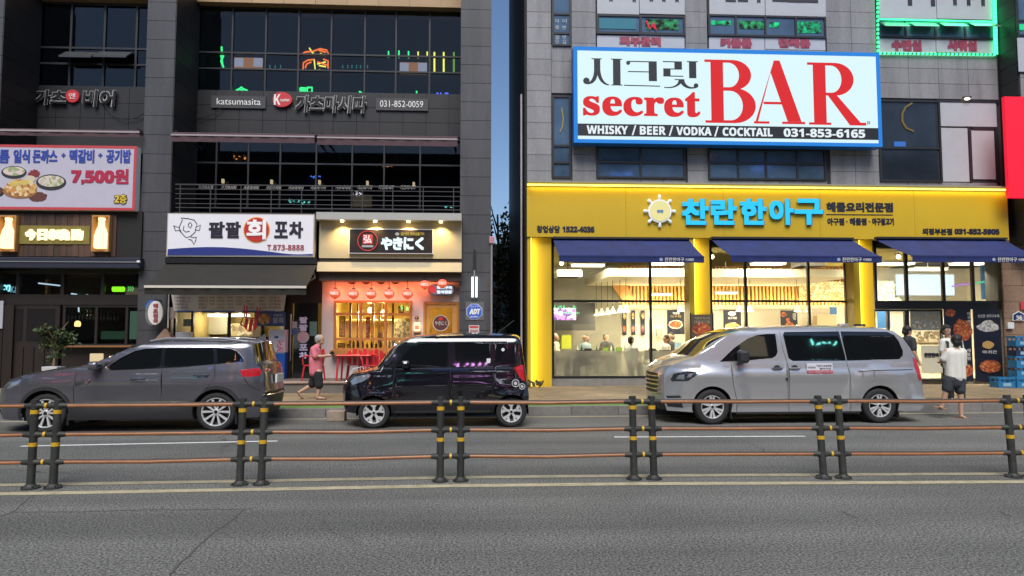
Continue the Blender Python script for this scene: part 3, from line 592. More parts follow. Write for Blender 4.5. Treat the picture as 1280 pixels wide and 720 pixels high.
# ================================================================ seafood pocha: sign box, awning, front
YP = YL - .3
t = thing('sign_box', 'white seafood pub box sign with fish drawing, navy wave and red disc', 'sign', pbase(208, 267, 395, 321, YP)); X0, X1, z0, z1 = R(208.5, 267, 393, 321, YP)
MB().box(X0, X1, YP, YP + .28, z0, z1).build('case', mat('sign case', (.4, .36, .3), .5), t); M_PW = mat('lit white vinyl', (.62, .6, .64), .5, emit=.16, ecol=(1, .96, 1)); e = .03
MB().box(X0 + e, X1 - e, YP - .01, YP - .001, z0 + e, z1 - e).build('panel', M_PW, t)
wave = [(208.5 + 1, 320), (392, 320), (392, 317.5)] + [(x, 314.5 + 2.2 * sin(x * .055) + (x - 300) * .018) for x in range(388, 330, -6)] + [(x, 311.5 - 4 * sin((x - 210) * .025) + 3 * (x - 210) / 130) for x in range(330, 209, -6)]
pp = [P(x, min(y, 319.6), YP) for x, y in wave]; MB().prism([(max(X0 + e, min(X1 - e, a)), max(z0 + e + .002, b_)) for a, b_ in pp], YP - .016, YP - .0105).build('navy_wave', mat('navy print', (.015, .025, .16), .5, emit=.04, ecol=(.05, .1, .8)), t)
M_INK = mat('ink print', (.018, .012, .03), .5)
for ch, a, b_ in (('팔', 261, 281), ('팔', 282, 301), ('포', 343, 360), ('차', 361.5, 379)): ptext(ch, M_INK, t, a, 277, b_, 298, YP - .01, bold=.02, off=0)
cx, cz = P(321, 287.5, YP); MB().lathe([(0, 0), (.37, 0), (.37, .012), (0, .012)], (cx, YP - .0105, cz), 32, 'y').build('orange_disc', mat('orange print', (.75, .3, .05), .5, emit=.1), t); MB().lathe([(0, 0), (.34, 0), (.34, .012), (0, .012)], (cx, YP - .0235, cz), 32, 'y').build('red_disc', mat('deep red print', (.45, .02, .02), .5, emit=.08), t)
text('회', mat('white print', (.8, .78, .78), .5, emit=.12), t, cx - .27, cx + .27, cz - .27, cz + .29, YP - .036, bold=.02, off=0)
ptext('T.873-8888', mat('maroon print', (.3, .03, .05), .5), t, 334, 306, 380, 313, YP - .017, off=.0, dep=.01)
def line(pts, Y, r, m, nm, par): return MB().tube([(P(x, y, Y)[0], Y, P(x, y, Y)[1]) for x, y in pts], r, 5).build(nm, m, par)
fz = lambda L: [(170 + x / 4, 240 + y / 4) for x, y in L]
for s in ([(188, 168), (215, 178), (232, 140), (225, 130), (262, 133), (290, 140), (305, 160), (300, 175), (322, 165), (318, 192), (300, 190)], [(188, 168), (198, 195), (215, 190), (228, 205), (250, 228), (272, 222), (284, 228), (302, 225), (298, 245), (290, 262), (278, 240), (262, 236)], [(262, 160), (272, 152), (280, 165), (272, 180), (262, 172), (262, 160)], [(240, 170), (236, 190), (250, 200), (268, 196)], [(215, 178), (228, 205)], [(300, 175), (296, 200), (272, 222)]): line(fz(s), YP - .012, .012, M_INK, 'fish_outline', t)
# awning stretched out
ta = thing('awning', 'black cloth awning stretched out below the fish sign', 'awning', pbase(180, 328, 395, 365, YL - .3))
M_BCLOTH = mat('black awning cloth', (.02, .017, .013), .85, var=.25, vscale=3)
Xa, Xb, _, zt = R(208, 329, 397, 331, YL - .2); Yo = YL - 1.45; Xc, Xd, _, zo = R(181, 358, 383, 360, Yo); n = 16; b = MB()
for i in range(n + 1):
    u = i / n
    for k in range(5):
        v = k / 4; x = (Xa + (Xb - Xa) * u) * (1 - v) + (Xc + (Xd - Xc) * u) * v; y = (YL - .2) * (1 - v) + Yo * v; b.v.append((x, y, zt * (1 - v) + zo * v - .03 * sin(pi * v)))
b.f += [(i * 5 + k, i * 5 + k + 1, i * 5 + k + 6, i * 5 + k + 5) for i in range(n) for k in range(4)]; b.build('cloth', M_BCLOTH, ta, smooth=1)
MB().box(Xc, Xd, Yo - .05, Yo, zo - .045, zo + .02).build('front_bar', mat('pale front bar', (.6, .55, .48), .4), ta)
b = MB()
for i in range(29): x = Xc + (Xd - Xc) * i / 28; b.v += [(x, Yo - .02 + .01 * sin(i * 1.9), zo - .046), (x, Yo - .01 + .02 * sin(i * 1.9), zo - .22)]
b.f += [(2 * i, 2 * i + 1, 2 * i + 3, 2 * i + 2) for i in range(28)]; b.build('valance', M_BCLOTH, ta, smooth=1)
MB().box(Xa, Xb, YL - .3, YL - .02, zt - .02, zt + .14).build('roller_case', M_DMET, ta)
for x0, x1 in ((Xa + .15, Xc + .3), (Xb - .15, Xd - .3)): MB().tube([(x0, YL - .2, zt - .1), ((x0 + x1) / 2 + .3, (YL - .2 + Yo) / 2, (zt + zo) / 2 - .1), (x1, Yo, zo - .02)], .025, 6).build('arm', M_DMET, ta)
# front wall
YF2 = YL + .3
t = thing('shopfront', 'seafood pub front with kitchen window, glass door and brown tiled base', 'shopfront', pbase(217, 366, 400, 478, YF2))
M_BRICK = mat('brown base tile', (.16, .085, .06), .6, var=.2, rnd=.15, vscale=8); X0, X1, z0, z1 = R(217, 424, 358, 478, YF2)
bs = MB().box(X0, X1, YF2 + .03, YF2 + .2, PH, z1).build('base_wall', M_JOINT, t)
nr = 6; nc = 12
for k in range(nr):
    for i in range(nc + (k % 2)):
        w = (X1 - X0) / nc; a = max(X0, X0 + (i - .5 * (k % 2)) * w); c = min(X1, X0 + (i + 1 - .5 * (k % 2)) * w); h = (z1 - PH) / nr; tile('brick', a + .006, c - .006, YF2, YF2 + .029, PH + k * h + .006, PH + (k + 1) * h - .006, M_BRICK, bs)
window(t, 217, 388, 358, 424, YF2, [240, 286, 328], [], mat('black frame', (.012, .012, .013), .4), G_CLEAR, .06, .1)
X0, X1, z0, z1 = R(217, 362, 358, 388, YF2); MB().box(X0, X1, YF2 + .02, YF2 + .2, z0, 3.7).build('upper_panel', M_CORE, t)
X0, X1, z0, z1 = R(358, 366, 401, 478, YF2); MB().box(X0, X0 + .14, YF2 - .03, YF2 + .15, PH, 3.7).build('door_post', M_DWOOD, t); MB().box(X0 + .14, X1, YF2, YF2 + .15, z1 - .3, 3.7).build('door_head', M_DWOOD, t)
dr = MB().box(X0 + .2, X1 - .1, YF2 + .02, YF2 + .05, .4, z1 - .3).build('door', mat('door glass', (.015, .02, .02), .06), t); X, z = P(363.5, 425, YF2); MB().tube([(X, YF2 - .04, z - .6), (X, YF2 - .04, z + .75)], .02, 6).build('handle', M_ALU, dr)
pbox('notice', 365, 402, 371, 410, YF2 - .0, .015, M_WHITE, dr); pbox('notice', 365, 411, 370, 418, YF2 - .0, .015, mat('blue notice', (.1, .2, .5), .5), dr); pbox('pane_patch', 387, 402, 396, 420, YF2 + .001, .015, mat('green patch', (.06, .1, .09), .3, emit=.08, ecol=(.4, .6, .5)), dr)
for k, (ch, y) in enumerate((('팔', 396), ('팔', 405.5), ('포', 430), ('차', 440))): ptext(ch, mat('lilac print', (.62, .55, .75), .5, emit=.15), dr, 374, y, 384.5, y + 8.2, YF2 - .0, bold=.012, off=0)
cx, cz = P(379, 421.5, YF2); MB().lathe([(0, 0), (.17, 0), (.17, .01), (0, .01)], (cx, YF2 + .001, cz), 20, 'y').build('pink_disc', mat('pink disc', (.6, .4, .42), .5, emit=.12), dr)
# lit kitchen behind the window
rm = MB(); Xr0, Xr1 = P(217, 400, YF2)[0], P(400, 400, YF2)[0]; rm.box(Xr0, Xr1, 24.2, 24.3, 0, 3.4); rm.box(Xr0 - .1, Xr0, YF2 + .25, 24.3, 0, 3.4); rm.box(Xr1, Xr1 + .1, YF2 + .25, 24.3, 0, 3.4); rm.box(Xr0, Xr1, YF2 + .25, 24.2, 3.3, 3.4); rm.box(Xr0, Xr1, YF2 + .25, 24.2, 0, PH + .1)
rm.build('kitchen_room', mat('yellow kitchen wall', (.55, .42, .16), .7, var=.1), t)
for i, px in enumerate((272, 300)):
    X, z = P(px, 396, 23); lt = thing('strip_lamp', 'white strip lamp in the seafood pub kitchen, %s of two' % ('left' if i == 0 else 'right'), 'lamp', (X, 23, z)); MB().box(X - .3, X + .3, 22.95, 23.05, z, z + .08).build('tube', emi('strip glow', (1, .95, .85), 3.), lt); MB().box(X - .32, X + .32, 22.94, 23.06, z + .081, z + .12).build('housing', M_WHITE, lt); lamp_light('strip_light', (X, 22.9, z - .1), 24, (1, .85, .55), lt)
small('fridge', 'dark grey fridge at the left of the pub kitchen window', 'fridge', 218, 392, 234, 440, 22, mat('fridge grey', (.12, .12, .12), .4), .6); small('notice_sheet', 'pale paper sheet stuck inside the pub kitchen window', 'paper', 229, 399, 243, 408, YF2 + .12, M_WHITE, .005)
small('white_cabinet', 'white kitchen cabinet in the middle of the pub window', 'cabinet', 258, 392, 284, 418, 23.6, mat('cabinet white', (.6, .58, .5), .5), .3)
small('shelf_unit', 'kitchen shelf of pale jars at the right of the pub window', 'shelf', 287, 404, 316, 420, 23.5, speckle('jar shelf', [(.5, .4, .2), (.3, .2, .1), (.6, .55, .45), (.2, .14, .08)], 9), .3)
small('styrofoam_box', 'white foam box on the pub window ledge at the left', 'box', 219, 415, 237, 424, YF2 - .35, M_WHITE, .3)
# menu banner, posters, oval sign
mb = thing('menu_banner', 'long cloth menu banner with rows of small print over the pub window', 'banner', pbase(213, 368, 358, 390, YF2 - .25)); Yb = YF2 - .25; n = 28; b = MB()
for i in range(n + 1):
    u = i / n; px = 214 + 144 * u; sag = 2.0 * sin(pi * u)
    for v in (0, .5, 1): x, z = P(px + (u - .5) * -6 * v, 368.5 + 20.5 * v + (0 if v == 0 else sag * .6), Yb); b.v.append((x, Yb + .025 * sin(u * 17 + v), z))
b.f += [(i * 3 + k, i * 3 + k + 1, i * 3 + k + 4, i * 3 + k + 3) for i in range(n) for k in range(2)]; b.build('cloth', mat('banner cloth', (.8, .72, .66), .8, var=.1), mb, smooth=1)
M_MENU = mat('menu print', (.16, .09, .08), .7)
for c, (a, w) in enumerate(((219, 20), (248, 12), (262, 6), (271, 10), (284, 8), (295, 8), (308, 10), (324, 10), (336, 16))):
    for r_ in range(4 if c not in (2, 5) else 3):
        ptext(random.choice(('해물탕 소', '회무침 대', '오징어', '낙지볶음', '조개찜', '우럭회', '매운탕 특')), M_MENU, mb, a, 371 + r_ * 4.1, a + w * random.uniform(.75, 1), 373.4 + r_ * 4.1, Yb - .04, off=0, dep=.003)
pbox('blue_hem', 221, 388.5, 351, 390, Yb - .02, .01, mat('blue hem', (.05, .15, .4), .6), mb)
for x in (214, 357.5): X, z = P(x, 366, Yb); MB().cyl((X, Yb, z - .02), (X, Yb, z + .2), .012, n=6).build('cord', M_WHITE, mb)
ps = thing('poster', 'blue poster with a round food photo right of the pub kitchen window', 'poster', pbase(322, 391, 357, 407, YF2 - .1)); pbox('sheet', 318, 390.5, 357, 407.5, YF2 - .08, .02, mat('blue poster', (.07, .14, .35), .5), ps); disc('dish_photo', 330, 399, 8, 7.5, YF2 - .085, mat('gold ring', (.3, .2, .08), .5), ps); disc('dish_photo', 330, 399, 6.8, 6.4, YF2 - .09, M_FOOD, ps); ptext('물회', M_WHITE, ps, 341, 397, 354, 404, YF2 - .082, off=0); ptext('시원한', M_WHITE, ps, 342, 392.5, 353, 395.5, YF2 - .082, off=0)
ob = thing('oval_sign', 'double sided white oval sign on a bracket by the granite pillar', 'sign', pbase(181, 375, 203, 406, YL - .4)); X, z = P(193.5, 391, YL - .45); k = (YL - .45) / F
for nm, dx, dy, rx, rz, m, yo in (('blue_octagon', -4, -6, 9, 10, mat('blue plate', (.04, .14, .5), .5), .06), ('rear_case', -3, 1, 9, 14.5, mat('chrome', (.5, .5, .5), .25, .8), .03), ('face', 1, 0, 8.7, 14.5, mat('oval white', (.62, .58, .57), .5, emit=.12), -.03)):
    MB().prism([(X + dx * k + rx * k * cos(a), z - dy * k + rz * k * sin(a)) for a in [2 * pi * i / (8 if 'oct' in nm else 28) + (pi / 8 if 'oct' in nm else 0) for i in range(8 if 'oct' in nm else 28)]], YL - .45 + yo, YL - .45 + yo + .05).build(nm, m, ob)
for i, ch in enumerate('해초천국'): ptext(ch, mat('oval print', (.35, .05, .06) if i < 2 else (.03, .03, .03), .5), ob, 191.5, 379.5 + i * 6.3, 197.5, 385 + i * 6.3, YL - .482, off=0, bold=.006)
MB().cyl((X - .02, YL - .45, z + .36), (X - .02, YL, z + .36), .015).build('bracket', M_DMET, ob)
b = MB(); X, z = P(211, 372, YL - .3); b.tube([(X, YL - .3, z + .1), (X, YL - .3, P(211, 410, YL - .3)[1])], .018, 6); tag(b.build('drain_pipe', M_WHITE), 'thin white pipe running down beside the oval sign', 'pipe')
small('meter_box', 'small pale meter box on the wall by the white pipe', 'box', 207, 384, 218, 398, YL + .1, mat('meter pink', (.4, .33, .31), .5), .15)
# white and blue drinks cooler
ck = thing('drinks_cooler', 'white and blue drinks cooler with a pink sticker beside the pub door', 'cooler', pbase(334, 412, 356, 474, YL - .1)); X0, X1, z0, z1 = R(335, 412, 356, 476, YL - .1); zm = P(345, 441, YL - .1)[1]
MB().box(X0, X1, YL - .1, YL + .25, zm, z1).build('upper_body', mat('cooler white', (.6, .6, .62), .4), ck, bevel=.02); MB().box(X0, X1, YL - .101, YL + .25, .4, zm - .005).build('lower_body', mat('cooler blue', (.01, .09, .4), .4), ck, bevel=.02); pbox('sticker', 346, 425, 355, 440, YL - .104, .004, speckle('pink sticker', [(.6, .3, .35), (.7, .65, .7), (.5, .1, .2)], 40), ck); pbox('logo_patch', 343, 420, 348, 423, YL - .104, .004, mat('blue patch', (.05, .1, .4), .5), ck)
MB().box(X0 - .2, X0 - .02, YL - .05, YL + .2, .4, z1 - .5).build('side_shelf', mat('shelf wood', (.25, .13, .06), .6), ck)
# platform in front of the shops
plat = MB().box(P(205, 480, 18.7)[0], P(612, 480, 18.7)[0], 18.7, YL + 7, PH - .02, .4).build('platform', mat('platform concrete', (.13, .115, .1), .8, var=.25, vscale=2)); tag(plat, kind='structure')
Xp0, Xp1 = P(205, 480, 18.7)[0], P(612, 480, 18.7)[0]; nn = 14
for i in range(nn): tile('edge_slab', Xp0 + (Xp1 - Xp0) * i / nn + .005, Xp0 + (Xp1 - Xp0) * (i + 1) / nn - .005, 18.66, 19.05, .401, .43, mat('platform edge', (.32, .24, .2), .7, var=.15, rnd=.1), plat)
# ================================================================ yakiniku house
YY = YL - .2; YF3 = YL + .3
M_CREAM = mat('cream fascia', (.42, .35, .22), .65, var=.06); M_PLAST = mat('pale plaster', (.56, .47, .44), .75, var=.06, vscale=2)
t = thing('fascia', 'cream spotlit fascia box over the red lantern restaurant', 'fascia', pbase(399, 268, 577, 323, YY)); X0, X1, z0, z1 = R(399, 277, 577, 323, YY)
MB().box(X0, X1, YY, YY + .35, z0, z1).build('board', M_CREAM, t)
zc1 = P(488, 268, YY)[1]; MB().box(X0 - .03, X1, YY - .3, YY + .35, z1 + .002, zc1).build('cap', mat('grey cap', (.4, .39, .36), .6), t)
Xa, Xb, za, zb_ = R(397, 328, 577, 340, YY); MB().add([(Xa, YY - .02, zb_), (Xb, YY - .02, zb_), (Xb, YY - .12, za), (Xa, YY - .12, za), (Xa, YY + .3, zb_), (Xb, YY + .3, zb_), (Xb, YY + .3, za), (Xa, YY + .3, za)], [(3, 2, 1, 0), (0, 1, 5, 4), (7, 6, 2, 3), (1, 2, 6, 5), (0, 4, 7, 3), (4, 5, 6, 7)]).build('lower_panel', M_CREAM, t)
MB().box(X0, X1, YY + .05, YF3 + .1, za - .25, z0 - .001).build('soffit', mat('brown soffit', (.06, .04, .03), .7), t)
for i, px in enumerate((427.5, 469, 510.5, 551)):
    X, z = P(px, 279, YY - .2); s_ = MB().lathe([(0, .0), (.05, .0), (.05, .05), (.0, .05)], (X, YY - .2, z1 - .055), 12).build('downlight', emi('downlight glow', (1, .78, .38), 6.), t)
    l = bpy.data.lights.new('downlight_lamp', 'SPOT'); l.energy = K * 95; l.color = (1, .70, .28); l.spot_size = radians(125); l.spot_blend = .8; l.shadow_soft_size = .03; o = bpy.data.objects.new('downlight_lamp', l); COL.objects.link(o); o.location = (X, YY - .2, z1 - .065); o.rotation_euler = (radians(8), 0, 0); put(o, t)
t = thing('lit_sign', 'black rectangular sign with red crest and white Japanese lettering on the cream fascia', 'sign', pbase(436, 286, 541, 317, YY - .12)); pbox('case', 436, 286, 541.5, 317, YY - .11, .11, M_WHITE, t); pbox('face', 437, 287, 540.5, 316, YY - .117, .006, mat('sign black', (.016, .01, .01), .4), t)
cx, cz = P(459.5, 301, YY - .12); b = MB()
for i in range(28): a = 2 * pi * i / 28; c = 2 * pi * (i + 1) / 28; b.cyl((cx + .28 * cos(a), YY - .125, cz + .28 * sin(a)), (cx + .28 * cos(c), YY - .125, cz + .28 * sin(c)), .012, n=5)
M_REDG = emi('red glow', (.9, .06, .06), .8); M_CYW = emi('cool white glow', (.75, .95, 1), 1.25); b.build('ring', M_REDG, t); k = YY / F; MB().box(cx - 6 * k, cx + 6 * k, YY - .125, YY - .118, cz - 4 * k, cz + 8 * k).build('crest', M_REDG, t); text('弘', emi('pink white glow', (1, .8, .8), 1.), t, cx - 5 * k, cx + 5 * k, cz - 3 * k, cz + 7 * k, YY - .126, bold=.006, off=0)
MB().box(cx - 7 * k, cx + 7 * k, YY - .13, YY - .118, cz - 8 * k, cz - 5.5 * k).build('crest_strip', emi('dim white glow', (.8, .8, .8), .5), t)
for ch, a, b_ in (('や', 476, 490.5), ('き', 491, 503.5), ('に', 504.5, 517), ('く', 519, 530)): ptext(ch, M_CYW, t, a, 296.5, b_, 312.5, YY - .118, bold=.018, off=0)
M_YGL = emi('yellow glow', (1, .75, .1), .8); ptext('일본가정식', M_YGL, t, 501, 290.5, 511, 294.5, YY - .118, off=0); ptext('화로숯불구이', M_YGL, t, 513, 290.5, 530, 294.5, YY - .118, off=0); disc('bowl_mark', 496.5, 292.5, 2.6, 2, YY - .119, emi('dim white glow', (.8, .8, .8), .5), t)
# front
t = thing('shopfront', 'pale plaster restaurant front with wooden window and wooden door', 'shopfront', pbase(402, 345, 576, 478, YF3))
X0, X1, z0, z1 = R(402, 345, 576, 479, YF3); w0, w1, wz0, wz1 = R(419, 377, 513, 438, YF3); d0, d1, _, dz1 = R(529, 377.5, 575, 470, YF3)
for nm, a, b_, c, d in (('plaster', X0, X1, max(wz1, dz1) + .0, z1), ('plaster', X0, w0, .4, wz1 - .001), ('plaster', w0 + .001, w1 - .001, .4, wz0), ('plaster', w1, d0, .4, wz1 - .002), ('plaster', d1, X1, .4, dz1 - .001)):
    MB().box(a, b_, YF3, YF3 + .15, c, d).build(nm, M_PLAST, t)
M_OWOOD = mat('orange wood', (.40, .17, .045), .45, var=.25, vscale=6, streak=True)
win = window(t, 417, 375.5, 515, 438, YF3 - .04, [451, 481.5], [392.5, 424], M_OWOOD, G_CLEAR, .07, .12); a, b_, c, d = R(415, 437.5, 517, 443, YF3); MB().box(a, b_, YF3 - .3, YF3 - .001, c, d).build('sill', M_OWOOD, win)
fr = MB(); fr.box(d0, d0 + .07, YF3 - .03, YF3 + .12, .4, dz1); fr.box(d1 - .07, d1, YF3 - .03, YF3 + .12, .4, dz1); fr.box(d0 + .071, d1 - .071, YF3 - .03, YF3 + .12, dz1 - .07, dz1); df = fr.build('door_frame', M_OWOOD, t)
a, b_, c, d = R(537, 385, 565, 440, YF3); lf = MB(); lf.box(d0 + .08, a, YF3, YF3 + .05, .42, dz1 - .08); lf.box(b_, d1 - .08, YF3, YF3 + .05, .42, dz1 - .08); lf.box(a + .001, b_ - .001, YF3, YF3 + .05, d, dz1 - .08); lf.box(a + .001, b_ - .001, YF3, YF3 + .05, .42, c)
dr = lf.build('door', mat('honey wood', (.52, .26, .07), .45, var=.2, vscale=6, streak=True), t); tile('pane', a - .01, b_ + .01, YF3 + .02, YF3 + .03, c, d, G_CLEAR, dr); MB().tube([(d0 + .16, YF3 - .05, 1.0), (d0 + .16, YF3 - .05, 1.35)], .02, 6).build('handle', M_DMET, dr)
cx, cz = P(551, 404, YF3); MB().lathe([(0, 0), (.235, 0), (.235, .03), (0, .03)], (cx, YF3 - .001, cz), 28, 'y').build('round_plaque', mat('brown plaque', (.10, .03, .025), .5), dr); text('やきにく', M_LWHITE, dr, cx - .17, cx + .17, cz - .06, cz + .06, YF3 - .032, off=0); MB().lathe([(0, 0), (.06, 0), (.06, .01), (0, .01)], (cx, YF3 - .031, cz + .13), 14, 'y').build('plaque_crest', M_REDB, dr)
b = MB()
for i in range(28): p = 2 * pi * i / 28; q = 2 * pi * (i + 1) / 28; b.cyl((cx + .225 * cos(p), YF3 - .034, cz + .225 * sin(p)), (cx + .225 * cos(q), YF3 - .034, cz + .225 * sin(q)), .008, n=5)
b.build('plaque_ring', M_LWHITE, dr)
# room
rm = MB(); ra, rb = X0 + .05, X1 - .05; rm.box(ra, rb, 24.6, 24.7, .3, 3.5); rm.box(ra - .1, ra, YF3 + .2, 24.7, .3, 3.5); rm.box(rb, rb + .1, YF3 + .2, 24.7, .3, 3.5); rm.box(ra, rb, YF3 + .2, 24.6, 3.4, 3.5); rm.box(ra, rb, YF3 + .2, 24.6, .3, .41)
rm.build('dining_room', mat('ochre wall', (.5, .33, .08), .7, var=.2, vscale=1.5), t)
for i, (px, py) in enumerate(((463, 388), (479.5, 391))):
    X, z = P(px, py, 22.6); lt = thing('pendant_lamp', 'glowing pendant lamp inside the wooden window, %s' % ('upper left one' if i == 0 else 'lower right one'), 'lamp', (X, 22.6, z)); MB().ell((X, 22.6, z), .09, .09, .1).build('bulb', emi('warm bulb', (1, .85, .5), 5.), lt, smooth=1); MB().cyl((X, 22.6, z + .1), (X, 22.6, 3.4), .008, n=6).build('cord', M_BLACK, lt); lamp_light('bulb_light', (X, 22.5, z - .12), 120, (1, .78, .36), lt)
for k, (x0, y0, x1, y1) in enumerate(((424, 395, 431, 421), (422, 429, 431, 436), (498, 383, 505, 391), (434, 430, 438, 436))):
    pf = thing('framed_picture', ['tall framed drawing inside the wooden window at the left', 'small framed picture standing on the left window ledge', 'dark framed picture high at the right inside the wooden window', 'tiny black framed card on the window ledge'][k], 'picture', pbase(x0, y0, x1, y1, 21.4)); pbox('frame', x0, y0, x1, y1, 21.3 if k in (1, 3) else 22.0, .03, mat('picture frame', (.05, .025, .015), .5), pf); pbox('print', x0 + 1, y0 + 1, x1 - 1, y1 - 1, 21.29 if k in (1, 3) else 21.99, .008, speckle('drawing', [(.5, .35, .1), (.3, .2, .07), (.55, .42, .2)], 25), pf)
for k, (px, w, m) in enumerate(((438, 2.2, 'dark'), (466, 3.2, 'white'), (447, 1.5, 'dark'), (474, 2.6, 'white'), (491, 2, 'dark'))):
    X, z = P(px, 410, 21.8); tag(MB().box(X - w * .012, X + w * .012, 21.75, 21.85, .41, 3.39).build('curtain_pole', mat('pole %s' % m, (.6, .5, .38) if m == 'white' else (.1, .05, .02), .5)), '%s upright post inside the wooden window, %s' % ('pale' if m == 'white' else 'dark', ['near the left mullion', 'in the centre', 'just right of the left panes', 'right of the centre', 'in the right panes'][k]), 'post')
nb = thing('hanging_banner', 'narrow red vertical banner hanging in the middle of the wooden window', 'banner', pbase(458, 398, 463, 425, 21.5)); pbox('cloth', 457.5, 396, 462.5, 425, 21.5, .01, mat('banner red', (.5, .1, .04), .6), nb); [ptext(ch, M_LWHITE, nb, 458.5, 399 + i * 6, 461.8, 403.5 + i * 6, 21.5, off=0) for i, ch in enumerate('やきにく')]
nb = thing('hanging_banner', 'short white banner with red print low in the wooden window', 'banner', pbase(472, 415, 478, 430, 21.5)); pbox('cloth', 472, 415, 478, 431, 21.45, .01, mat('banner white', (.6, .5, .42), .6), nb); [ptext(ch, mat('red print', (.48, .05, .06), .5), nb, 473.2, 416.5 + i * 4.5, 476.8, 420 + i * 4.5, 21.45, off=0) for i, ch in enumerate('弘家味')]
for i in range(12):
    px = 442 + i * 5.6; X, z = P(px, 436.5, 21.2); h = random.uniform(.16, .3); tag(MB().lathe([(0, 0), (.035, 0), (.035, h * .6), (.014, h * .78), (.014, h), (0, h)], (X, 21.2, wz0 + .05), 8).build('bottle', mat('ledge bottle', (.08, .045, .025), .2, rnd=.8), smooth=1), 'small bottle on the ledge of the wooden window, one of a row', 'bottle', 'bottles on the wooden window ledge')
small('drinks_shelf', 'tall shelf of cups and glasses at the right of the wooden window', 'shelf', 493, 398, 512, 432, 22.6, speckle('cup shelf', [(.16, .14, .08), (.4, .36, .26), (.07, .06, .04), (.28, .3, .26)], 12), .3)
small('dining_table', 'long pale dining table top seen through the wooden window', 'table', 432, 399, 490, 400.5, 23.2, mat('table pale', (.6, .5, .3), .5), .6)
# red lanterns
M_LANT = mat('red lantern paper', (.62, .10, .07), .7, emit=.6, ecol=(1, .15, .06)); M_LTXT = emi('lantern lettering', (1, .72, .6), 1.0)
for i, (px, py, r_) in enumerate(((419, 367, .155), (442, 367.5, .155), (464, 367.5, .155), (486.5, 367, .155), (509.5, 367.5, .155), (531, 356, .14), (553, 354.5, .14))):
    yl = YF3 - .45; X, z = P(px, py, yl); lt = thing('paper_lantern', 'round red paper lantern, %s' % ['first from the left over the wooden window', 'second from the left over the wooden window', 'third and middle one over the wooden window', 'fourth from the left over the wooden window', 'fifth, at the right end of the wooden window', 'left one of two above the wooden door', 'right one of two above the wooden door'][i], 'lantern', (X, yl, z), 'red paper lanterns')
    pr = [(0, -r_ * .95)] + [(r_ * cos(a) * (1 + .02 * (j % 2)), r_ * .92 * sin(a)) for j, a in enumerate([-1.25 + 2.5 * j / 14 for j in range(15)])] + [(0, r_ * .95)]
    MB().lathe(pr, (X, yl, z), 20).build('globe', M_LANT, lt, smooth=60); MB().lathe([(0, 0), (.05, 0), (.05, .03), (0, .03)], (X, yl, z + r_ * .9), 12).build('top_ring', M_BLACK, lt); MB().lathe([(0, 0), (.045, 0), (.045, .03), (0, .03)], (X, yl, z - r_ * .98), 12).build('bottom_ring', M_BLACK, lt)
    MB().cyl((X, yl, z + r_ * .95), (X, yl, z1 + .02 if i < 5 else z1), .008, n=5).build('cord', M_BLACK, lt); text('やきにく', M_LTXT, lt, X - .115, X + .115, z - .045, z + .05, yl - r_ * .9, off=0, bold=.006, dep=.035); lamp_light('lantern_light', (X, yl + .24, z + .05), 8.5, (1, .24, .10), lt, .1)
for i, px in enumerate((440, 457.5, 476, 494)):
    X, z = P(px, 350, YF3 - .05); lt = thing('crest_disc', 'dark round crest disc on the wall above the lanterns, %s from the left' % ['first', 'second', 'third', 'fourth'][i], 'plaque', (X, YF3 - .05, z)); MB().lathe([(0, 0), (.125, 0), (.125, .03), (0, .03)], (X, YF3 - .01, z), 20, 'y').build('disc', mat('dark disc', (.06, .025, .018), .5), lt); text('弘', mat('tan mark', (.4, .22, .12), .5), lt, X - .07, X + .07, z - .08, z + .06, YF3 - .041, off=0)
lt = thing('lit_sign', 'small oval light sign with red crest above the wooden door', 'sign', pbase(534, 355, 569, 369, YF3 - .2)); xa, xb, za, zb_ = R(535, 355.5, 568, 369, YF3 - .2); rr = (zb_ - za) / 2; o_ = [(xa + rr + rr * cos(a), za + rr + rr * sin(a)) for a in [pi / 2 + pi * i / 10 for i in range(11)]] + [(xb - rr + rr * cos(a), za + rr + rr * sin(a)) for a in [-pi / 2 + pi * i / 10 for i in range(11)]]
MB().prism(o_, YF3 - .2, YF3 - .05).build('case', mat('grey case', (.12, .12, .15), .4), lt); cx, cz = (xa + xb) / 2, za + rr; MB().prism([(cx + (x - cx) * .93, cz + (z - cz) * .85) for x, z in o_], YF3 - .207, YF3 - .2015).build('face', mat('face navy', (.06, .05, .1), .5, emit=.3, ecol=(.5, .4, .6)), lt); disc('crest', 540.5, 362, 4.5, 4.5, YF3 - .21, M_REDG, lt); ptext('화로구이', M_CYW, lt, 546, 357.5, 565, 361.5, YF3 - .208, off=0, bold=.006); ptext('일식전문', M_CYW, lt, 546, 363, 565, 367, YF3 - .208, off=0, bold=.006)
lt = thing('wall_lamp', 'cream wall lamp glowing between the wooden window and the door', 'lamp', pbase(517, 402, 525, 416, YF3 - .1)); xa, xb, za, zb_ = R(517.5, 403, 525, 414, YF3 - .12); MB().box(xa, xb, YF3 - .14, YF3 - .02, za, zb_).build('shade', emi('cream lamp', (1, .72, .35), 2.2), lt, bevel=.02); MB().box(xa - .01, xb + .01, YF3 - .15, YF3 - .001, za - .05, za - .002).build('base', mat('lamp wood', (.2, .09, .04), .5), lt); MB().box(xa + .03, xb - .03, YF3 - .145, YF3 - .1405, za + .05, za + .17).build('mark', M_RED, lt); lamp_light('wall_lamp_light', ((xa + xb) / 2, YF3 - .25, (za + zb_) / 2), 2.2, (1, .7, .3), lt)
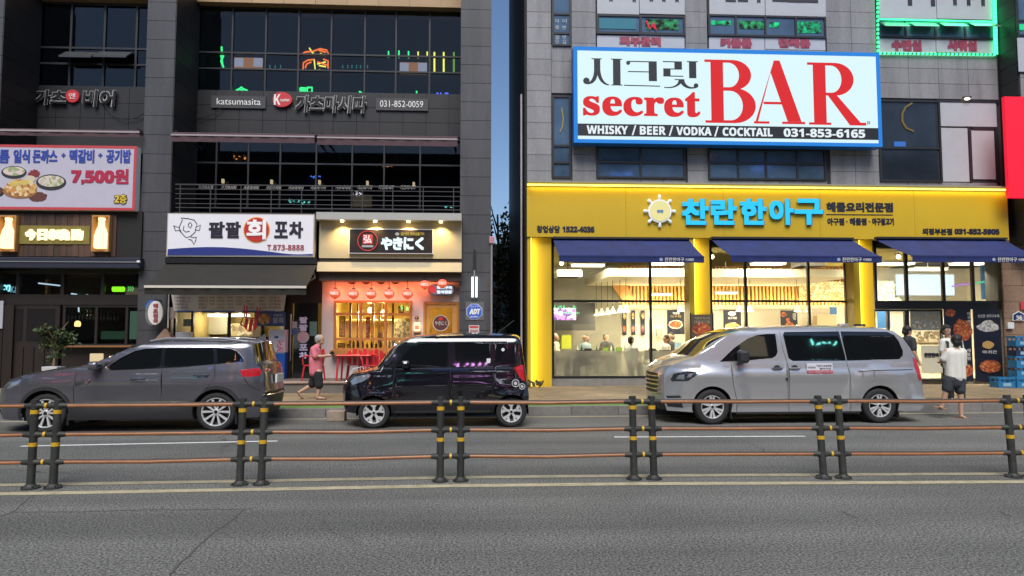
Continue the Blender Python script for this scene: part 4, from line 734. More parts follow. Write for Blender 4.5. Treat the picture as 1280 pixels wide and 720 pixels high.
X, z = P(521, 397, YF3 - .08); tag(MB().lathe([(0, .06), (.02, .06), (.05, .02), (.065, -.04), (.06, -.05), (0, -.05)], (X, YF3 - .08, z), 14).build('door_bell', mat('bronze', (.2, .11, .06), .4, .6), smooth=1), 'small bronze bell hanging above the cream wall lamp', 'bell')
# on the second pillar: light bar, alarm shield, notice
lt = thing('light_bar', 'upright twin tube light on a bracket on the granite pillar', 'lamp', pbase(589, 312, 598, 372, YL - .15)); 
for px in (590.7, 595.4):
    xa, xb, za, zb_ = R(px - 1.3, 346, px + 1.3, 371.5, YL - .15); MB().box(xa, xb, YL - .16, YL - .1, za, zb_).build('tube', emi('tube glow', (.85, 1, .95), 2.2), lt)
pbox('bracket', 591.6, 312, 594.6, 337, YL - .1, .065, M_BLACK, lt); pbox('clip', 592, 337.5, 594, 345.5, YL - .12, .08, M_ALU, lt)
lt = thing('alarm_shield', 'blue octagonal ADT security sign on the granite pillar', 'sign', pbase(582, 379, 604, 401, YL - .07)); cx, cz = P(593, 389.5, YL - .06); k = YL / F; pbox('plate', 582, 377, 605, 400, YL - .045, .012, mat('grey plate2', (.12, .12, .12), .5), lt)
for nm, r_, y_, m in (('rim', 10.6, .052, mat('shield white', (.6, .62, .7), .5)), ('shield', 9.8, .06, mat('shield blue', (.03, .1, .5), .45, emit=.08, ecol=(.1, .25, 1)))): MB().prism([(cx + r_ * k * cos(a), cz + r_ * k * sin(a)) for a in [pi / 8 + i * pi / 4 for i in range(8)]], YL - y_, YL - y_ + .012).build(nm, m, lt)
text('ADT', M_LWHITE, lt, cx - 6.5 * k, cx + 6.5 * k, cz - 3.5 * k, cz + 3.5 * k, YL - .06, off=0, bold=.008, shear=.15); text('경비구역', M_LWHITE, lt, cx - 5 * k, cx + 5 * k, cz + 5 * k, cz + 7.5 * k, YL - .06, off=0); text('SECURITY', M_LWHITE, lt, cx - 5 * k, cx + 5 * k, cz - 7.5 * k, cz - 5.5 * k, YL - .06, off=0)
lt = thing('notice', 'pink and white paper notice under the octagonal security sign', 'notice', pbase(586, 406, 599, 420, YL - .05)); pbox('sheet', 586, 406.5, 599, 419, YL - .045, .012, mat('notice paper', (.55, .5, .47), .6), lt); pbox('red_strip', 587, 407.5, 598, 410, YL - .049, .003, M_RED, lt); ptext('주차금지', M_RED, lt, 587.5, 412, 597.5, 416.5, YL - .0455, off=0)
for i, (y0, y1) in enumerate(((235, 305), (310, 470))): pass
b = MB(); X = P(614.5, 300, YL - .05)[0]; b.tube([(X, YL - .06, P(614, 300, YL)[1]), (X, YL - .06, .2)], .03, 8); tag(b.build('drain_pipe', mat('grey pipe', (.25, .23, .25), .5)), 'grey drain pipe on the corner of the granite pillar by the gap', 'pipe'); small('pipe_box', 'small pink box at the top of the grey drain pipe', 'box', 611.5, 295.5, 618, 304, YL - .12, mat('pink box', (.5, .22, .26), .5), .1)
# ---------------------------------------------------------------- red plastic furniture on the platform
M_RPL = mat('red plastic', (.55, .025, .035), .35)
def chair(name, label, loc, rz, s=1., flip=False, group='red plastic chairs'):
    t = thing(name, label, 'chair', loc, group, True, rz); S = lambda *a: [v * s for v in a]
    b = MB(); b.box(*S(-.2, .2, -.2, .2, .40, .43)); b.build('seat', M_RPL, t, bevel=.015)
    b = MB()
    for i in range(9):
        u = -1 + i / 4; h = .86 - .1 * u * u * u * u - .05 * u * u
        b.v += [((.2 * u) * s, (.19 + .05 * (1 - u * u)) * s, .44 * s), ((.21 * u) * s, (.22 + .06 * (1 - u * u)) * s, h * s)]
    b.f += [(2 * i, 2 * i + 1, 2 * i + 3, 2 * i + 2) for i in range(8) if i not in (2, 5)]; bk = b.build('backrest', M_RPL, t, smooth=1); md = bk.modifiers.new('thick', 'SOLIDIFY'); md.thickness = .018 * s
    for sx in (-1, 1):
        MB().tube([Vector((sx * .2, .2, .72)) * s, Vector((sx * .27, .05, .68)) * s, Vector((sx * .27, -.14, .67)) * s, Vector((sx * .25, -.19, .6)) * s, Vector((sx * .22, -.19, .43)) * s], .022 * s, 6).build('armrest', M_RPL, t, smooth=1)
        for sy in (-1, 1): MB().cyl(Vector((sx * .18, sy * .18, .41)) * s, Vector((sx * .23, sy * .22, .0)) * s, .026 * s, .02 * s, 8).build('leg', M_RPL, t, smooth=1)
    return t
for (px, Y, rz, lab) in ((392, 19.75, -1.9, 'red plastic armchair in front of the man with the phone'), (444, 20.25, pi + .1, 'red plastic chair behind the red table under the wooden window'), (474, 20.2, pi - .2, 'red plastic chair right of the red table, half behind the black car'), (460, 19.6, .5, 'red plastic chair at the table corner partly hidden by the black car hood')):
    chair('plastic_chair', lab, (P(px, 470, Y)[0], Y, .401 if Y > 19.1 else .43), rz + pi * 0)
X, Yt = P(443, 470, 19.7)[0], 19.7; tb = thing('plastic_table', 'red plastic table between the chairs under the wooden window', 'table', (X, Yt, .401)); MB().box(X - .46, X + .46, Yt - .4, Yt + .4, 1.07, 1.11).build('tabletop', M_RPL, tb, bevel=.02)
for sx in (-1, 1):
    for sy in (-1, 1): MB().cyl((X + sx * .38, Yt + sy * .32, 1.07), (X + sx * .42, Yt + sy * .36, .401), .03, .025, 8).build('leg', M_RPL, tb)
b = MB(); b.tube([(X - .1, Yt - .5, .41), (X + .05, Yt - .5, .75), (X + .3, Yt - .5, .8), (X + .42, Yt - .5, .41)], .014, 6); tag(b.build('stool', mat('white tube', (.6, .6, .62), .4)), 'white bent tube stool frame in front of the red table', 'stool')
# upturned chair on the pub counter
uc = chair('plastic_chair', 'red plastic chair turned upside down outside the pub kitchen window', (P(318, 430, YL - .1)[0], YL - .35, P(318, 402, YL - .1)[1] + .42), .4); uc.rotation_euler = (pi + .1, .12, .5); uc.scale = (.8, .8, .8)
small('wood_stand', 'wooden stand under the upturned red chair beside the cooler', 'stand', 308, 426, 333, 478, YL - .55, mat('stand wood', (.2, .11, .06), .6, var=.2), .4)
sb = thing('a_board', 'folded wooden board leaning below the white pipe', 'board', pbase(197, 410, 216, 425, YL - .4)); xa, xb, za, zb_ = R(196, 411, 217, 424, YL - .4); MB().add([(xa, YL - .5, za), (xb, YL - .5, za), ((xa + xb) / 2 + .03, YL - .4, zb_), ((xa + xb) / 2 - .03, YL - .4, zb_), (xa, YL - .1, za), (xb, YL - .1, za)], [(0, 1, 2, 3), (5, 4, 3, 2), (1, 5, 2), (4, 0, 3), (0, 4, 5, 1)]).build('roof_boards', mat('board wood', (.22, .12, .07), .6, var=.2), sb); MB().box(xa + .06, xb - .06, YL - .45, YL - .15, .18, za - .001).build('stand_box', mat('stand dark', (.08, .06, .05), .6), sb)
# ================================================================ right building
YR = 21.0
br_ = thing('building', 'light grey granite building carrying the big bar sign and yellow restaurant', 'building', (P(950, 300, YR)[0], 26, 0))
XL, XR = P(657.5, 200, YR)[0], P(1247, 100, YR)[0]
zF = P(950, 298, YR)[1]
core2 = MB().box(XL, XR + 3, YR, 31, zF - .2, TOP).build('wall', M_JOINT, br_)
MB().box(XL, XL + .25, YR + .05, 31, 0, zF - .201).build('side_wall', M_CORE, br_)
MB().box(XL, XR + 8, 30.8, 31.2, 0, zF - .201).build('rear_wall', M_CORE, br_)
MB().box(XL - .03, XL - .001, YR + .1, 31, 0, TOP).build('side_sheet', mat('black side sheet', (.018, .018, .02), .45), br_)  # black sheet over the whole side wall
def T(x0, y0, x1, y1, nx, nz): tiles(core2, R(x0, y0, x1, y1, YR), YR, M_GRAN, nx, nz)
CH = 20.0   # course height in photo measure
T(658.5, -43, 689, 234, 1, 14); T(689, 57, 714.5, 117, 1, 3); T(714.5, -43, 745, 234, 1, 14)
T(689, 223, 714.5, 234, 1, 1); T(857, -43, 884.5, 234, 1, 14); T(745, 224, 857, 234, 4, 1); T(884.5, 226, 1033.5, 235, 5, 1)
T(1034, -43, 1096, 235, 2, 14); T(745, 60, 857, 180, 3, 6); T(884.5, 62, 1033.5, 182, 4, 6)
T(1098, 67.5, 1246, 124, 4, 3); T(1098, 228, 1246, 236, 4, 1)
def op(x0, y0, x1, y1, vx, hy, gm=M_PANE, fw=.06): return window(br_, x0, y0, x1, y1, YR - .085, vx, hy, M_FRAME, gm, fw, .08)
for (x0, y0, x1, y1, vx, hy) in ((690, -43, 714, 57, [], [17, 41]), (690, 119, 714, 222.5, [], [182, 203])): op(x0, y0, x1, y1, vx, hy)
op(745.5, 183, 857, 223, [801], [203]); op(885.5, 186, 1033, 225, [923, 958, 997], [204]); op(1099, 125, 1177, 227, [], [185], mat('dark pane', (.02, .026, .036), .08, var=.4, vscale=1.)); op(745.5, 18, 857, 43, [801], [], fw=.07); op(885.5, 19, 1033, 46, [920, 957, 995], []); op(1098, 24, 1246, 48, [1133, 1170, 1207], [])
def panel(x0, y0, x1, y1, vx, name='panel'):
    xs = [x0] + vx + [x1]; o_ = []
    for i in range(len(xs) - 1): o_.append(pbox(name, xs[i] + .4, y0, xs[i + 1] - .4, y1, YR - .035, .034, M_WPANEL, br_))
    return o_
M_PRED = mat('rose lettering', (.33, .05, .09), .5); M_PBLK = mat('dark lettering', (.03, .03, .035), .5)
for (x0, x1, v, words, y0, y1) in ((746, 856, [799], [('피부관리', 774, 826)], 44.5, 60), (886, 1032, [956], [('커플룸', 900, 940), ('단체룸', 973, 1013)], 46.5, 62), (1098, 1244, [1170], [('수면실', 1114, 1152), ('샤워실', 1184, 1221)], 48.5, 66)):
    panel(x0, y0, x1, y1, v)
    for w_, a, b_ in words: ptext(w_, M_PRED, br_, a, y0 + 1.2, b_, y1 - 1.8, YR - .036, bold=.03, off=0)
for (x0, x1, v, y1, words) in ((746, 856, [799], 17.5, [('아로마', 752, 797), ('마사지', 802, 848)]), (886, 1032, [956], 20.5, [('발관리', 905, 950), ('스포츠', 965, 1022)]), (1098, 1244, [1170], 24, [('타이', 1117, 1168), ('마사지', 1180, 1230)])):
    panel(x0, -43, x1, y1, v)
    for w_, a, b_ in words: ptext(w_, M_PBLK, br_, a, -34, b_, 2 if x0 < 800 else (3 if x0 < 1000 else 7), YR - .036, bold=.035, off=0)
# white shutters right of the bar sign
panel(1174, 128, 1246, 158, []); panel(1174, 160, 1211, 227, []); panel(1215, 163, 1244, 224, [])
for x0, y0, x1, y1 in ((1171, 125, 1249, 128), (1211.5, 159, 1215, 228), (1244.5, 159, 1249, 228), (1171, 128, 1173.6, 227), (1215.4, 158.5, 1244, 162.6)): pbox('shutter_frame', x0, y0, x1, y1, YR - .05, .05, M_FRAME, br_)
# things behind / in the upper windows
def blind_glow(k, col):
    m = emi('green window light %d' % k, col, .5); N = m.node_tree.nodes; L = m.node_tree.links; n = N.new('ShaderNodeTexNoise'); n.inputs['Scale'].default_value = 7; n.inputs['Detail'].default_value = 5; tc = N.new('ShaderNodeTexCoord'); L.new(tc.outputs['Object'], n.inputs[0])
    r = N.new('ShaderNodeMapRange'); r.inputs[1].default_value = .4; r.inputs[2].default_value = .68; r.inputs[4].default_value = 1.1 * K; L.new(n.outputs[0], r.inputs[0]); L.new(r.outputs[0], N['Principled BSDF'].inputs['Emission Strength']); return m
for x0, y0, x1, y1, col, lab in ((807, 24, 848, 37, (.02, .35, .12), 'second window from the left, beside a red lamp'), (889, 26, 914, 31, (.0, .8, .3), 'left pane of the couple room window'), (924, 26, 955, 36, (.02, .45, .16), 'second pane of the couple room window'), (962, 28, 974, 34, (.0, .9, .35), 'third pane of the group room window'), (997, 27, 1026, 41, (.0, .6, .25), 'right pane of the group room window')):
    tag(pbox('window_light', x0, y0, x1, y1, YR - .06, .012, blind_glow(x0, col)), 'green lit blind strip in the %s' % lab, 'window light', 'green lit blinds')
tag(pbox('window_light', 749, 23, 795, 36, YR - .06, .012, mat('teal film', (.06, .2, .25), .15)), 'teal film on the left window above the big sign', 'window film')
for i, (px, py) in enumerate(((809, 29), (813, 34), (818, 28), (816, 36), (821, 33))):
    pass
b = MB(); b.tube([(P(x, y, YR - .08)[0], YR - .08, P(x, y, YR - .08)[1]) for x, y in ((808, 26), (812, 36), (817, 28), (820, 37), (815, 31))], .03, 6); tag(b.build('neon_sign', emi('red neon', (1, .05, .12), .7)), 'red tangled neon lamp in the second window above the big sign', 'neon sign')
for i, (x0, x1) in enumerate(((1100, 1131), (1136, 1167), (1173, 1203), (1210, 1243))):   # open hopper sashes catching the green light
    X0, X1, z0, z1 = R(x0, 29, x1, 37, YR - .05); q = MB().add([(X0, YR - .09, z1), (X1, YR - .09, z1), (X1, YR - .34, z0), (X0, YR - .34, z0), (X0, YR - .09, z1 - .03), (X1, YR - .09, z1 - .03), (X1, YR - .34, z0 - .03), (X0, YR - .34, z0 - .03)], [(0, 1, 2, 3), (7, 6, 5, 4), (3, 2, 6, 7), (0, 4, 5, 1), (0, 3, 7, 4), (1, 5, 6, 2)]); q.build('open_sash', mat('sash pale', (.12, .15, .14), .3), br_)
# green chasing LED string round the sauna windows
ls = thing('led_string', 'green chasing LED string round the sauna room windows', 'light string', pbase(1097, 0, 1246, 67, YR - .1)); M_LED = emi('green LED', (.05, 1, .3), 3.2); M_LEDT = emi('green LED tube', (.02, .55, .2), .6)
path = [(1097, -30), (1097.5, 66.5), (1245, 68.5), (1242, -30)]
for (x0, y0), (x1, y1) in zip(path, path[1:]):
    n = int(max(abs(x1 - x0), abs(y1 - y0)) / 5.2); a = Vector((P(x0, y0, YR - .1)[0], YR - .1, P(x0, y0, YR - .1)[1])); c = Vector((P(x1, y1, YR - .1)[0], YR - .1, P(x1, y1, YR - .1)[1])); MB().cyl(a, c, .03, n=6).build('tube', M_LEDT, ls)
    thick = 1.7 if x0 > 1200 else 1.
    for i in range(n): p = a.lerp(c, (i + .5) / n); d = (c - a).normalized() * .035 * thick; MB().cyl(p - d, p + d, .034 * thick, n=6).build('diode', M_LED, ls)
zz = P(1170, 25.5, YR - .1)[1]; MB().cyl((P(1098, 26, YR - .1)[0], YR - .1, zz), (P(1243, 26, YR - .1)[0], YR - .1, zz), .025, n=6).build('tube', M_LED, ls)
l = bpy.data.lights.new('led_light', 'AREA'); l.shape = 'RECTANGLE'; l.size = 3.4; l.size_y = .1; l.energy = K * 26; l.color = (.05, 1, .3); o = bpy.data.objects.new('led_light', l); COL.objects.link(o); o.location = (P(1170, 26, YR)[0], YR - .2, zz - .05); o.rotation_euler = (radians(25), 0, 0); put(o, ls)
# golden arc and lamp behind the dark window right of the sign
b = MB(); b.tube([(P(x, y, YR - .07)[0], YR - .07, P(x, y, YR - .07)[1]) for x, y in ((1140, 129), (1132, 134), (1128, 142), (1128, 152), (1133, 160), (1142, 164))], .03, 6); tag(b.build('wall_emblem', emi('gold arc', (.5, .36, .1), .32)), 'faint golden arc emblem in the dark window right of the big sign', 'emblem')
tag(pbox('screen', 1118, 177, 1132, 183, YR - .06, .012, emi('blue screen', (.05, .25, .9), .6)), 'small blue glowing screen low in the dark window right of the big sign', 'screen')
X, z = P(1209, 123.5, YR - .1); wl_ = thing('wall_lamp', 'small warm wall lamp above the white shutters', 'lamp', (X, YR - .1, z)); MB().ell((X, YR - .1, z), .09, .06, .04).build('bulb', emi('warm lamp', (1, .85, .6), 3.), wl_); MB().box(X - .12, X + .12, YR - .16, YR - .04, z + .041, z + .06).build('hood', M_DMET, wl_)
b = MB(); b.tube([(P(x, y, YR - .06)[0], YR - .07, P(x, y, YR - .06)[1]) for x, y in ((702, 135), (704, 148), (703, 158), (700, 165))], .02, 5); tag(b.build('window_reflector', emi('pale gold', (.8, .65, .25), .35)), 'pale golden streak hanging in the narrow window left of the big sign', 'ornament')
for i, (ch, x, y) in enumerate((('아', 694, 24), ('이', 703, 24), ('롱', 694, 32), ('반', 703, 32), ('일', 694, 44), ('반', 703, 44), ('모', 694, 50), ('요', 703, 50))): ptext(ch, mat('window print', (.5, .52, .55), .5), br_, x, y, x + 5, y + 5, YR - .05, off=0, dep=.01)
# projecting bay at the right edge with red sign
YJ = 20.2; XJ = P(1272, 60, YJ)[0]
jb = thing('building', 'neighbouring grey bay projecting at the right edge behind the red sign', 'building', (XJ + 2, YJ, 0)); wj = MB().box(XJ, XJ + 9, YJ, 31, zF - .3, TOP).build('wall', M_JOINT, jb)
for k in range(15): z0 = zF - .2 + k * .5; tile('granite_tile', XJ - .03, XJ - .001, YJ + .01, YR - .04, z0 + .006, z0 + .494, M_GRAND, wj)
tiles(wj, (XJ + .01, XJ + 3, zF + 4.2, zF + 8), YJ, M_GRAN, 3, 6)
window(jb, 1271.5, -40, 1400, 92, YJ - .07, [1340], [27, 45], M_FRAME, M_PANE, .06, .06); pbox('panel', 1272.5, 48, 1339, 90, YJ - .085, .012, M_WPANEL, jb); pbox('green_strip', 1272, 31, 1339, 38, YJ - .06, .012, emi('green strip', (.0, .8, .3), .9), jb)
tag(pbox('sign_box', 1258.5, 122, 1420, 248, YJ - .3, .12, mat('red lightbox', (.3, .004, .015), .5, emit=.72, ecol=(1, .004, .035))), 'bright red lightbox sign at the right edge above the brown stone wall', 'sign')
# brown stone wall and house number
sw = thing('stone_wall', 'brown rough stone pier at the right edge beside the blue crates', 'wall', (P(1290, 480, 20.9)[0], 21, PH)); xa = P(1254, 400, 20.9)[0]; bk = MB().box(xa, xa + 9, 20.9, 21.6, 0, zF - .31).build('backing', M_JOINT, sw); M_STONE = mat('brown stone', (.24, .15, .10), .75, var=.3, vscale=14, rnd=.18, bump=.4, bscale=30)
for k in range(9):
    for i in range(5): w_ = .62; o_ = -.3 * (k % 2); a = max(xa, xa + i * w_ + o_); c = xa + (i + 1) * w_ + o_; tile('stone', a + .005, c - .005, 20.86 - random.uniform(0, .02), 20.899, PH + k * .5 + .005, PH + (k + 1) * .5 - .005, M_STONE, bk)
hn = thing('house_number', 'small navy house shaped number plate 36 on the stone pier', 'sign', pbase(1265, 388, 1281, 402, 20.8)); hp = [(1266, 401), (1266, 393), (1273.5, 389), (1281, 393), (1281, 401)]; MB().prism([P(x, y, 20.8) for x, y in hp], 20.8, 20.83).build('rim', M_LWHITE, hn); MB().prism([P(1273.5 + (x - 1273.5) * .86, 395.5 + (y - 395.5) * .84, 20.79) for x, y in hp], 20.79, 20.7995).build('plate', mat('navy plate', (.012, .03, .12), .4), hn); ptext('36', M_LWHITE, hn, 1270, 394.5, 1277.5, 400, 20.79, off=0)
tag(pbox('notice', 1276, 377, 1290, 387, 20.8, .02, M_RED), 'red notice plate at the right edge above the house number', 'notice'); tag(pbox('switch_box', 1260, 403, 1268, 411, 20.75, .1, M_WHITE, bevel=.01), 'small cream switch box below the house number', 'box')
# blue crates
M_CRB = mat('blue crate', (.02, .16, .34), .4, rnd=.15); M_CRN = mat('navy crate', (.015, .03, .08), .4)
def crate(loc, m, label, w=.5, d=.36, h=.29):
    t = thing('crate', label, 'crate', loc, 'blue plastic bottle crates'); x, y, z = loc; b = MB()
    for q in ((x - w / 2, x + w / 2, y - d / 2, y - d / 2 + .02), (x - w / 2, x + w / 2, y + d / 2 - .02, y + d / 2), (x - w / 2, x - w / 2 + .02, y - d / 2 + .021, y + d / 2 - .021), (x + w / 2 - .02, x + w / 2, y - d / 2 + .021, y + d / 2 - .021)): b.box(*q, z, z + h * .55)
    b.build('side_wall', m, t); r_ = MB(); r_.box(x - w / 2 - .012, x + w / 2 + .012, y - d / 2 - .012, y - d / 2 + .02, z + h * .8, z + h); r_.box(x - w / 2 - .012, x + w / 2 + .012, y + d / 2 - .02, y + d / 2 + .012, z + h * .8, z + h); r_.box(x - w / 2 - .012, x - w / 2 + .02, y - d / 2 + .021, y + d / 2 - .021, z + h * .8, z + h); r_.box(x + w / 2 - .02, x + w / 2 + .012, y - d / 2 + .021, y + d / 2 - .021, z + h * .8, z + h); r_.build('rim', m, t)
    p = MB(); 
    for sx in (-1, -.35, .35, 1):
        for sy in (-1, 1): p.box(x + sx * (w / 2 - .02) - .018, x + sx * (w / 2 - .02) + .018, y + sy * (d / 2 - .012) - .01, y + sy * (d / 2 - .012) + .01, z + h * .5, z + h * .85)
    p.build('posts', m, t); MB().box(x - w / 2 + .01, x + w / 2 - .01, y - d / 2 + .01, y + d / 2 - .01, z + .005, z + .03).build('base', m, t); pl = MB().box(x - .12, x + .12, y - d / 2 - .008, y - d / 2 - .001, z + .04, z + .13).build('label_plate', mat('crate print', (.25, .4, .5), .5), t)
Xs, Ys = P(1276, 470, 20.3)[0], 20.3
for k in range(5): crate((Xs, Ys, PH + .001 + k * .292), M_CRN if k == 3 else M_CRB, ['blue crate at the bottom of the stack by the stone pier', 'blue crate second from the bottom of the stack by the stone pier', 'blue crate in the middle of the stack by the stone pier', 'dark navy crate in the stack by the stone pier', 'blue crate on top of the stack by the stone pier'][k])
crate((P(1253, 478, 19.7)[0], 19.7, PH + .001), M_CRB, 'single blue crate on the paving at the foot of the dark posters, left one'); crate((P(1271, 478, 19.65)[0] + .12, 19.65, PH + .001), M_CRB, 'single blue crate on the paving in front of the crate stack, right one')

# ================================================================ the big bar sign
YG = YR - .55
t = thing('sign_box', 'huge glowing white secret BAR lightbox with blue frame', 'sign', pbase(717, 60, 1100, 183, YG)); X0, X1, z0, z1 = R(717, 62.5, 1100.5, 181, YG)
MB().box(X0, X1, YG, YG + .4, z0, z1).build('case', mat('blue case', (.01, .12, .45), .4), t); e = .115
M_BFR = emi('blue frame glow', (.01, .26, .86), .85); b = MB(); b.box(X0, X1, YG - .03, YG - .001, z1 - e, z1); b.box(X0, X1, YG - .03, YG - .001, z0, z0 + e * .9); b.box(X0, X0 + e, YG - .0298, YG - .0012, z0 + e * .9, z1 - e); b.box(X1 - e, X1, YG - .0298, YG - .0012, z0 + e * .9, z1 - e); b.build('frame', M_BFR, t)
MB().box(X0 + e, X1 - e, YG - .015, YG - .001, z0 + e * .9, z1 - e).build('panel', emi('sign white glow', (.74, .96, 1), .97), t)
for x in (X0 + 1.2, (X0 + X1) / 2, X1 - 1.2): MB().box(x - .05, x + .05, YG + .401, YR - .03, z0 + .5, z0 + .6).build('bracket', M_DMET, t)
M_SBLK = mat('sign black letter', (.012, .014, .018), .5); M_SRED = emi('sign red glow', (.86, .012, .018), .82); M_SWH = emi('band letter glow', (.85, .95, 1), .95)
yq = YG - .016
xa, xb, za, zb_ = R(723, 157.5, 1096, 172.5, YG); zsl = lambda px: P(px, 165, YG)[1]
MB().box(X0 + e, X1 - e, yq - .008, yq - .0005, za, zb_).build('band', M_SBLK, t)
ym = (za + zb_) / 2; kk = YG / F
def st(body, x0, x1, h, zc, m, y, **q): text(body, m, t, P(x0, 120, YG)[0], P(x1, 120, YG)[0], zc - h * kk / 2, zc + h * kk / 2, y, **q)
for w_, a, b_ in (('WHISKY', 733, 784), ('/', 789, 794.5), ('BEER', 799, 831), ('/', 835, 840.5), ('VODKA', 844.5, 888), ('/', 891.5, 897), ('COCKTAIL', 902, 964), ('031-853-6165', 978, 1079)): st(w_, a, b_, 11 if w_ != '/' else 13, ym, M_SWH, yq - .009, off=0, bold=.004)
# lines of the sign follow its own top edge, so letters sit on level metre heights
ztop = z1; H = z1 - z0; f = lambda y: z1 - (y - 60.5) / 119.5 * H      # photo height inside the sign -> metres (left edge measure)
def box_text(body, x0, x1, y0, y1, m, **q): text(body, m, t, P(x0, 120, YG)[0], P(x1, 120, YG)[0], f(y1), f(y0), yq, **q)
box_text('secret', 728.5, 875, 115, 146.5, M_SRED, serif=True, off=0, bold=.018)
def poly(pts, m, nm='lettering', yo=0): return MB().prism([(P(x, 120, YG)[0], f(y)) for x, y in pts], yq - .012 - yo, yq - .0005 - yo).build(nm, m, t)
def bez(p0, p1, p2, p3, n=8): return [tuple((1 - u) ** 3 * p0[i] + 3 * (1 - u) ** 2 * u * p1[i] + 3 * (1 - u) * u * u * p2[i] + u ** 3 * p3[i] for i in (0, 1)) for u in [k / n for k in range(n + 1)]]
# BAR in heavy high-contrast serif
def slab(x0, y0, x1, y1, yo=0): poly([(x0, y0), (x1, y0), (x1, y1), (x0, y1)], M_SRED, yo=yo)
def bowl(xs, y0, y1, xr, wt, ht, yo):
    """half-round bowl: outer curve and inner curve as one polygon strip"""
    ry = (y1 - y0) / 2; cy = (y0 + y1) / 2; o_ = [(xs, y0)] + [(xs + (xr - xs) * .35 + (xr - xs) * .65 * sin(a), cy - ry * cos(a)) for a in [pi * i / 16 for i in range(17)]] + [(xs, y1)]
    i_ = [(xs, y1 - ht)] + [(xs + (xr - wt - xs) * (.35 + .65 * sin(a)), cy + (ry - ht) * cos(a)) for a in [pi * i / 16 for i in range(17)]] + [(xs, y0 + ht)]
    poly(o_ + i_, M_SRED, yo=yo)
slab(881, 73.5, 904, 76.5); slab(888.5, 76.5, 904, 150); slab(881, 150, 904, 153); bowl(904, 73.5, 111.5, 939, 15, 3.4, .0); bowl(904, 109, 153, 944, 16, 3.4, .001)
poly([(968, 73), (975, 73), (1000.5, 150), (983.5, 150), (963.5, 88), (946.5, 150), (943.5, 150)], M_SRED); slab(941.5, 150.2, 960.5, 153); slab(976.5, 150.2, 1005, 153); slab(954, 125.5, 977, 128.5, .001)
slab(1009.5, 74.5, 1032, 77.5); slab(1016.5, 77.5, 1032, 150.5); slab(1010, 150.5, 1037.5, 153.3); bowl(1032, 74.5, 116, 1067, 15, 3.4, 0); poly([(1033, 114), (1044, 114), (1074, 150), (1081, 150), (1081, 153.5), (1061, 153.5)], M_SRED, yo=.0015)
st('D', 1082.5, 1086, 4, f(150), mat('small mark', (.1, .15, .25), .5), yq, off=0)
# hangul in the same high-contrast style
Z = lambda L: [(710 + x / 5.145, 50 + y / 5.145) for x, y in L]
zp2 = lambda L, yo=0: poly(Z(L), M_SBLK, yo=yo)
zp2([(152, 128), (218, 128), (218, 133), (208, 134), (208, 200)] + bez((208, 200), (212, 260), (235, 288), (266, 296)) + [(266, 300), (250, 300)] + bez((250, 300), (215, 290), (198, 265), (190, 235)) + bez((190, 235), (182, 275), (160, 298), (118, 296)) + [(118, 290)] + bez((118, 290), (150, 285), (168, 245), (168, 200)) + [(168, 134), (152, 133)])
def dot(cx, cy, r_): zp2([(cx + r_ * cos(a), cy + r_ * sin(a)) for a in [2 * pi * i / 16 for i in range(16)]], .0013)
dot(118, 274, 21)
zp2([(278, 128), (350, 128), (350, 133), (338, 134), (338, 294), (350, 295), (350, 300), (278, 300), (278, 295), (290, 294), (290, 134), (278, 133)])
zp2([(380, 146), (395, 140), (572, 140), (572, 268), (520, 268), (520, 146)]); dot(388, 153, 13); zp2([(386, 206), (520, 206), (520, 212), (386, 212)], .0007); zp2([(360, 295), (592, 297), (592, 303), (360, 301)])
zp2([(612, 137), (734, 137), (734, 190), (660, 190), (660, 230), (742, 230), (742, 236), (614, 236), (614, 184), (686, 184), (686, 143), (612, 143)])
zp2([(766, 134), (838, 134), (838, 139), (826, 140), (826, 244), (780, 244), (780, 140), (766, 139)])
zp2([(686, 252), (748, 252), (748, 258)] + bez((748, 258), (752, 295), (790, 308), (812, 300)) + [(822, 308)] + bez((822, 308), (770, 322), (740, 300), (726, 280)) + bez((726, 280), (700, 305), (670, 315), (618, 309)) + [(618, 304)] + bez((618, 304), (680, 308), (706, 290), (712, 258)) + [(686, 257)]); dot(823, 292, 15)

# ================================================================ yellow restaurant: fascia, columns, lettering
YQ = YR - .5
M_YEL = mat('yellow aluminium', (.54, .35, .012), .5, var=.05, vscale=.8)
t = thing('fascia', 'long yellow restaurant fascia lit along its top edge', 'fascia', pbase(658, 233, 1260, 298, YQ)); X0, X1, z0, z1 = R(658.5, 236, 1260, 298, YQ)
MB().box(X0, X1, YQ + .02, YR - .04, z0, z1).build('board', mat('fascia shadow gap', (.10, .07, .01), .6), t); [tile('panel', X0 + (X1 - X0) * i / 5 + .003, X0 + (X1 - X0) * (i + 1) / 5 - .003, YQ, YQ + .019, z0 + .001, z1 - .001, M_YEL, t) for i in range(5)]; MB().box(X0, X1, YQ - .28, YR - .04, z1 + .06, z1 + .10).build('cap', mat('cap grey', (.3, .28, .2), .5), t); MB().box(X0 + .01, X1 - .01, YQ - .06, YQ - .02, z1 + .012, z1 + .059).build('led_strip', emi('yellow LED', (1, .86, .13), 2.6), t)
def edge_light(parent, x, y, z, sx, sy, energy, rx, rz=0, col=(1, .82, .22)):
    l = bpy.data.lights.new('strip_light', 'AREA'); l.shape = 'RECTANGLE'; l.size = sx; l.size_y = sy; l.energy = K * energy; l.color = col; o = bpy.data.objects.new('strip_light', l); COL.objects.link(o); o.location = (x, y, z); o.rotation_euler = (rx, 0, rz); return put(o, parent)
edge_light(t, (X0 + X1) / 2, YQ - .11, z1 + .05, X1 - X0 - .1, .05, 64, radians(22))
M_NAVY = mat('navy lettering', (.012, .014, .03), .5)
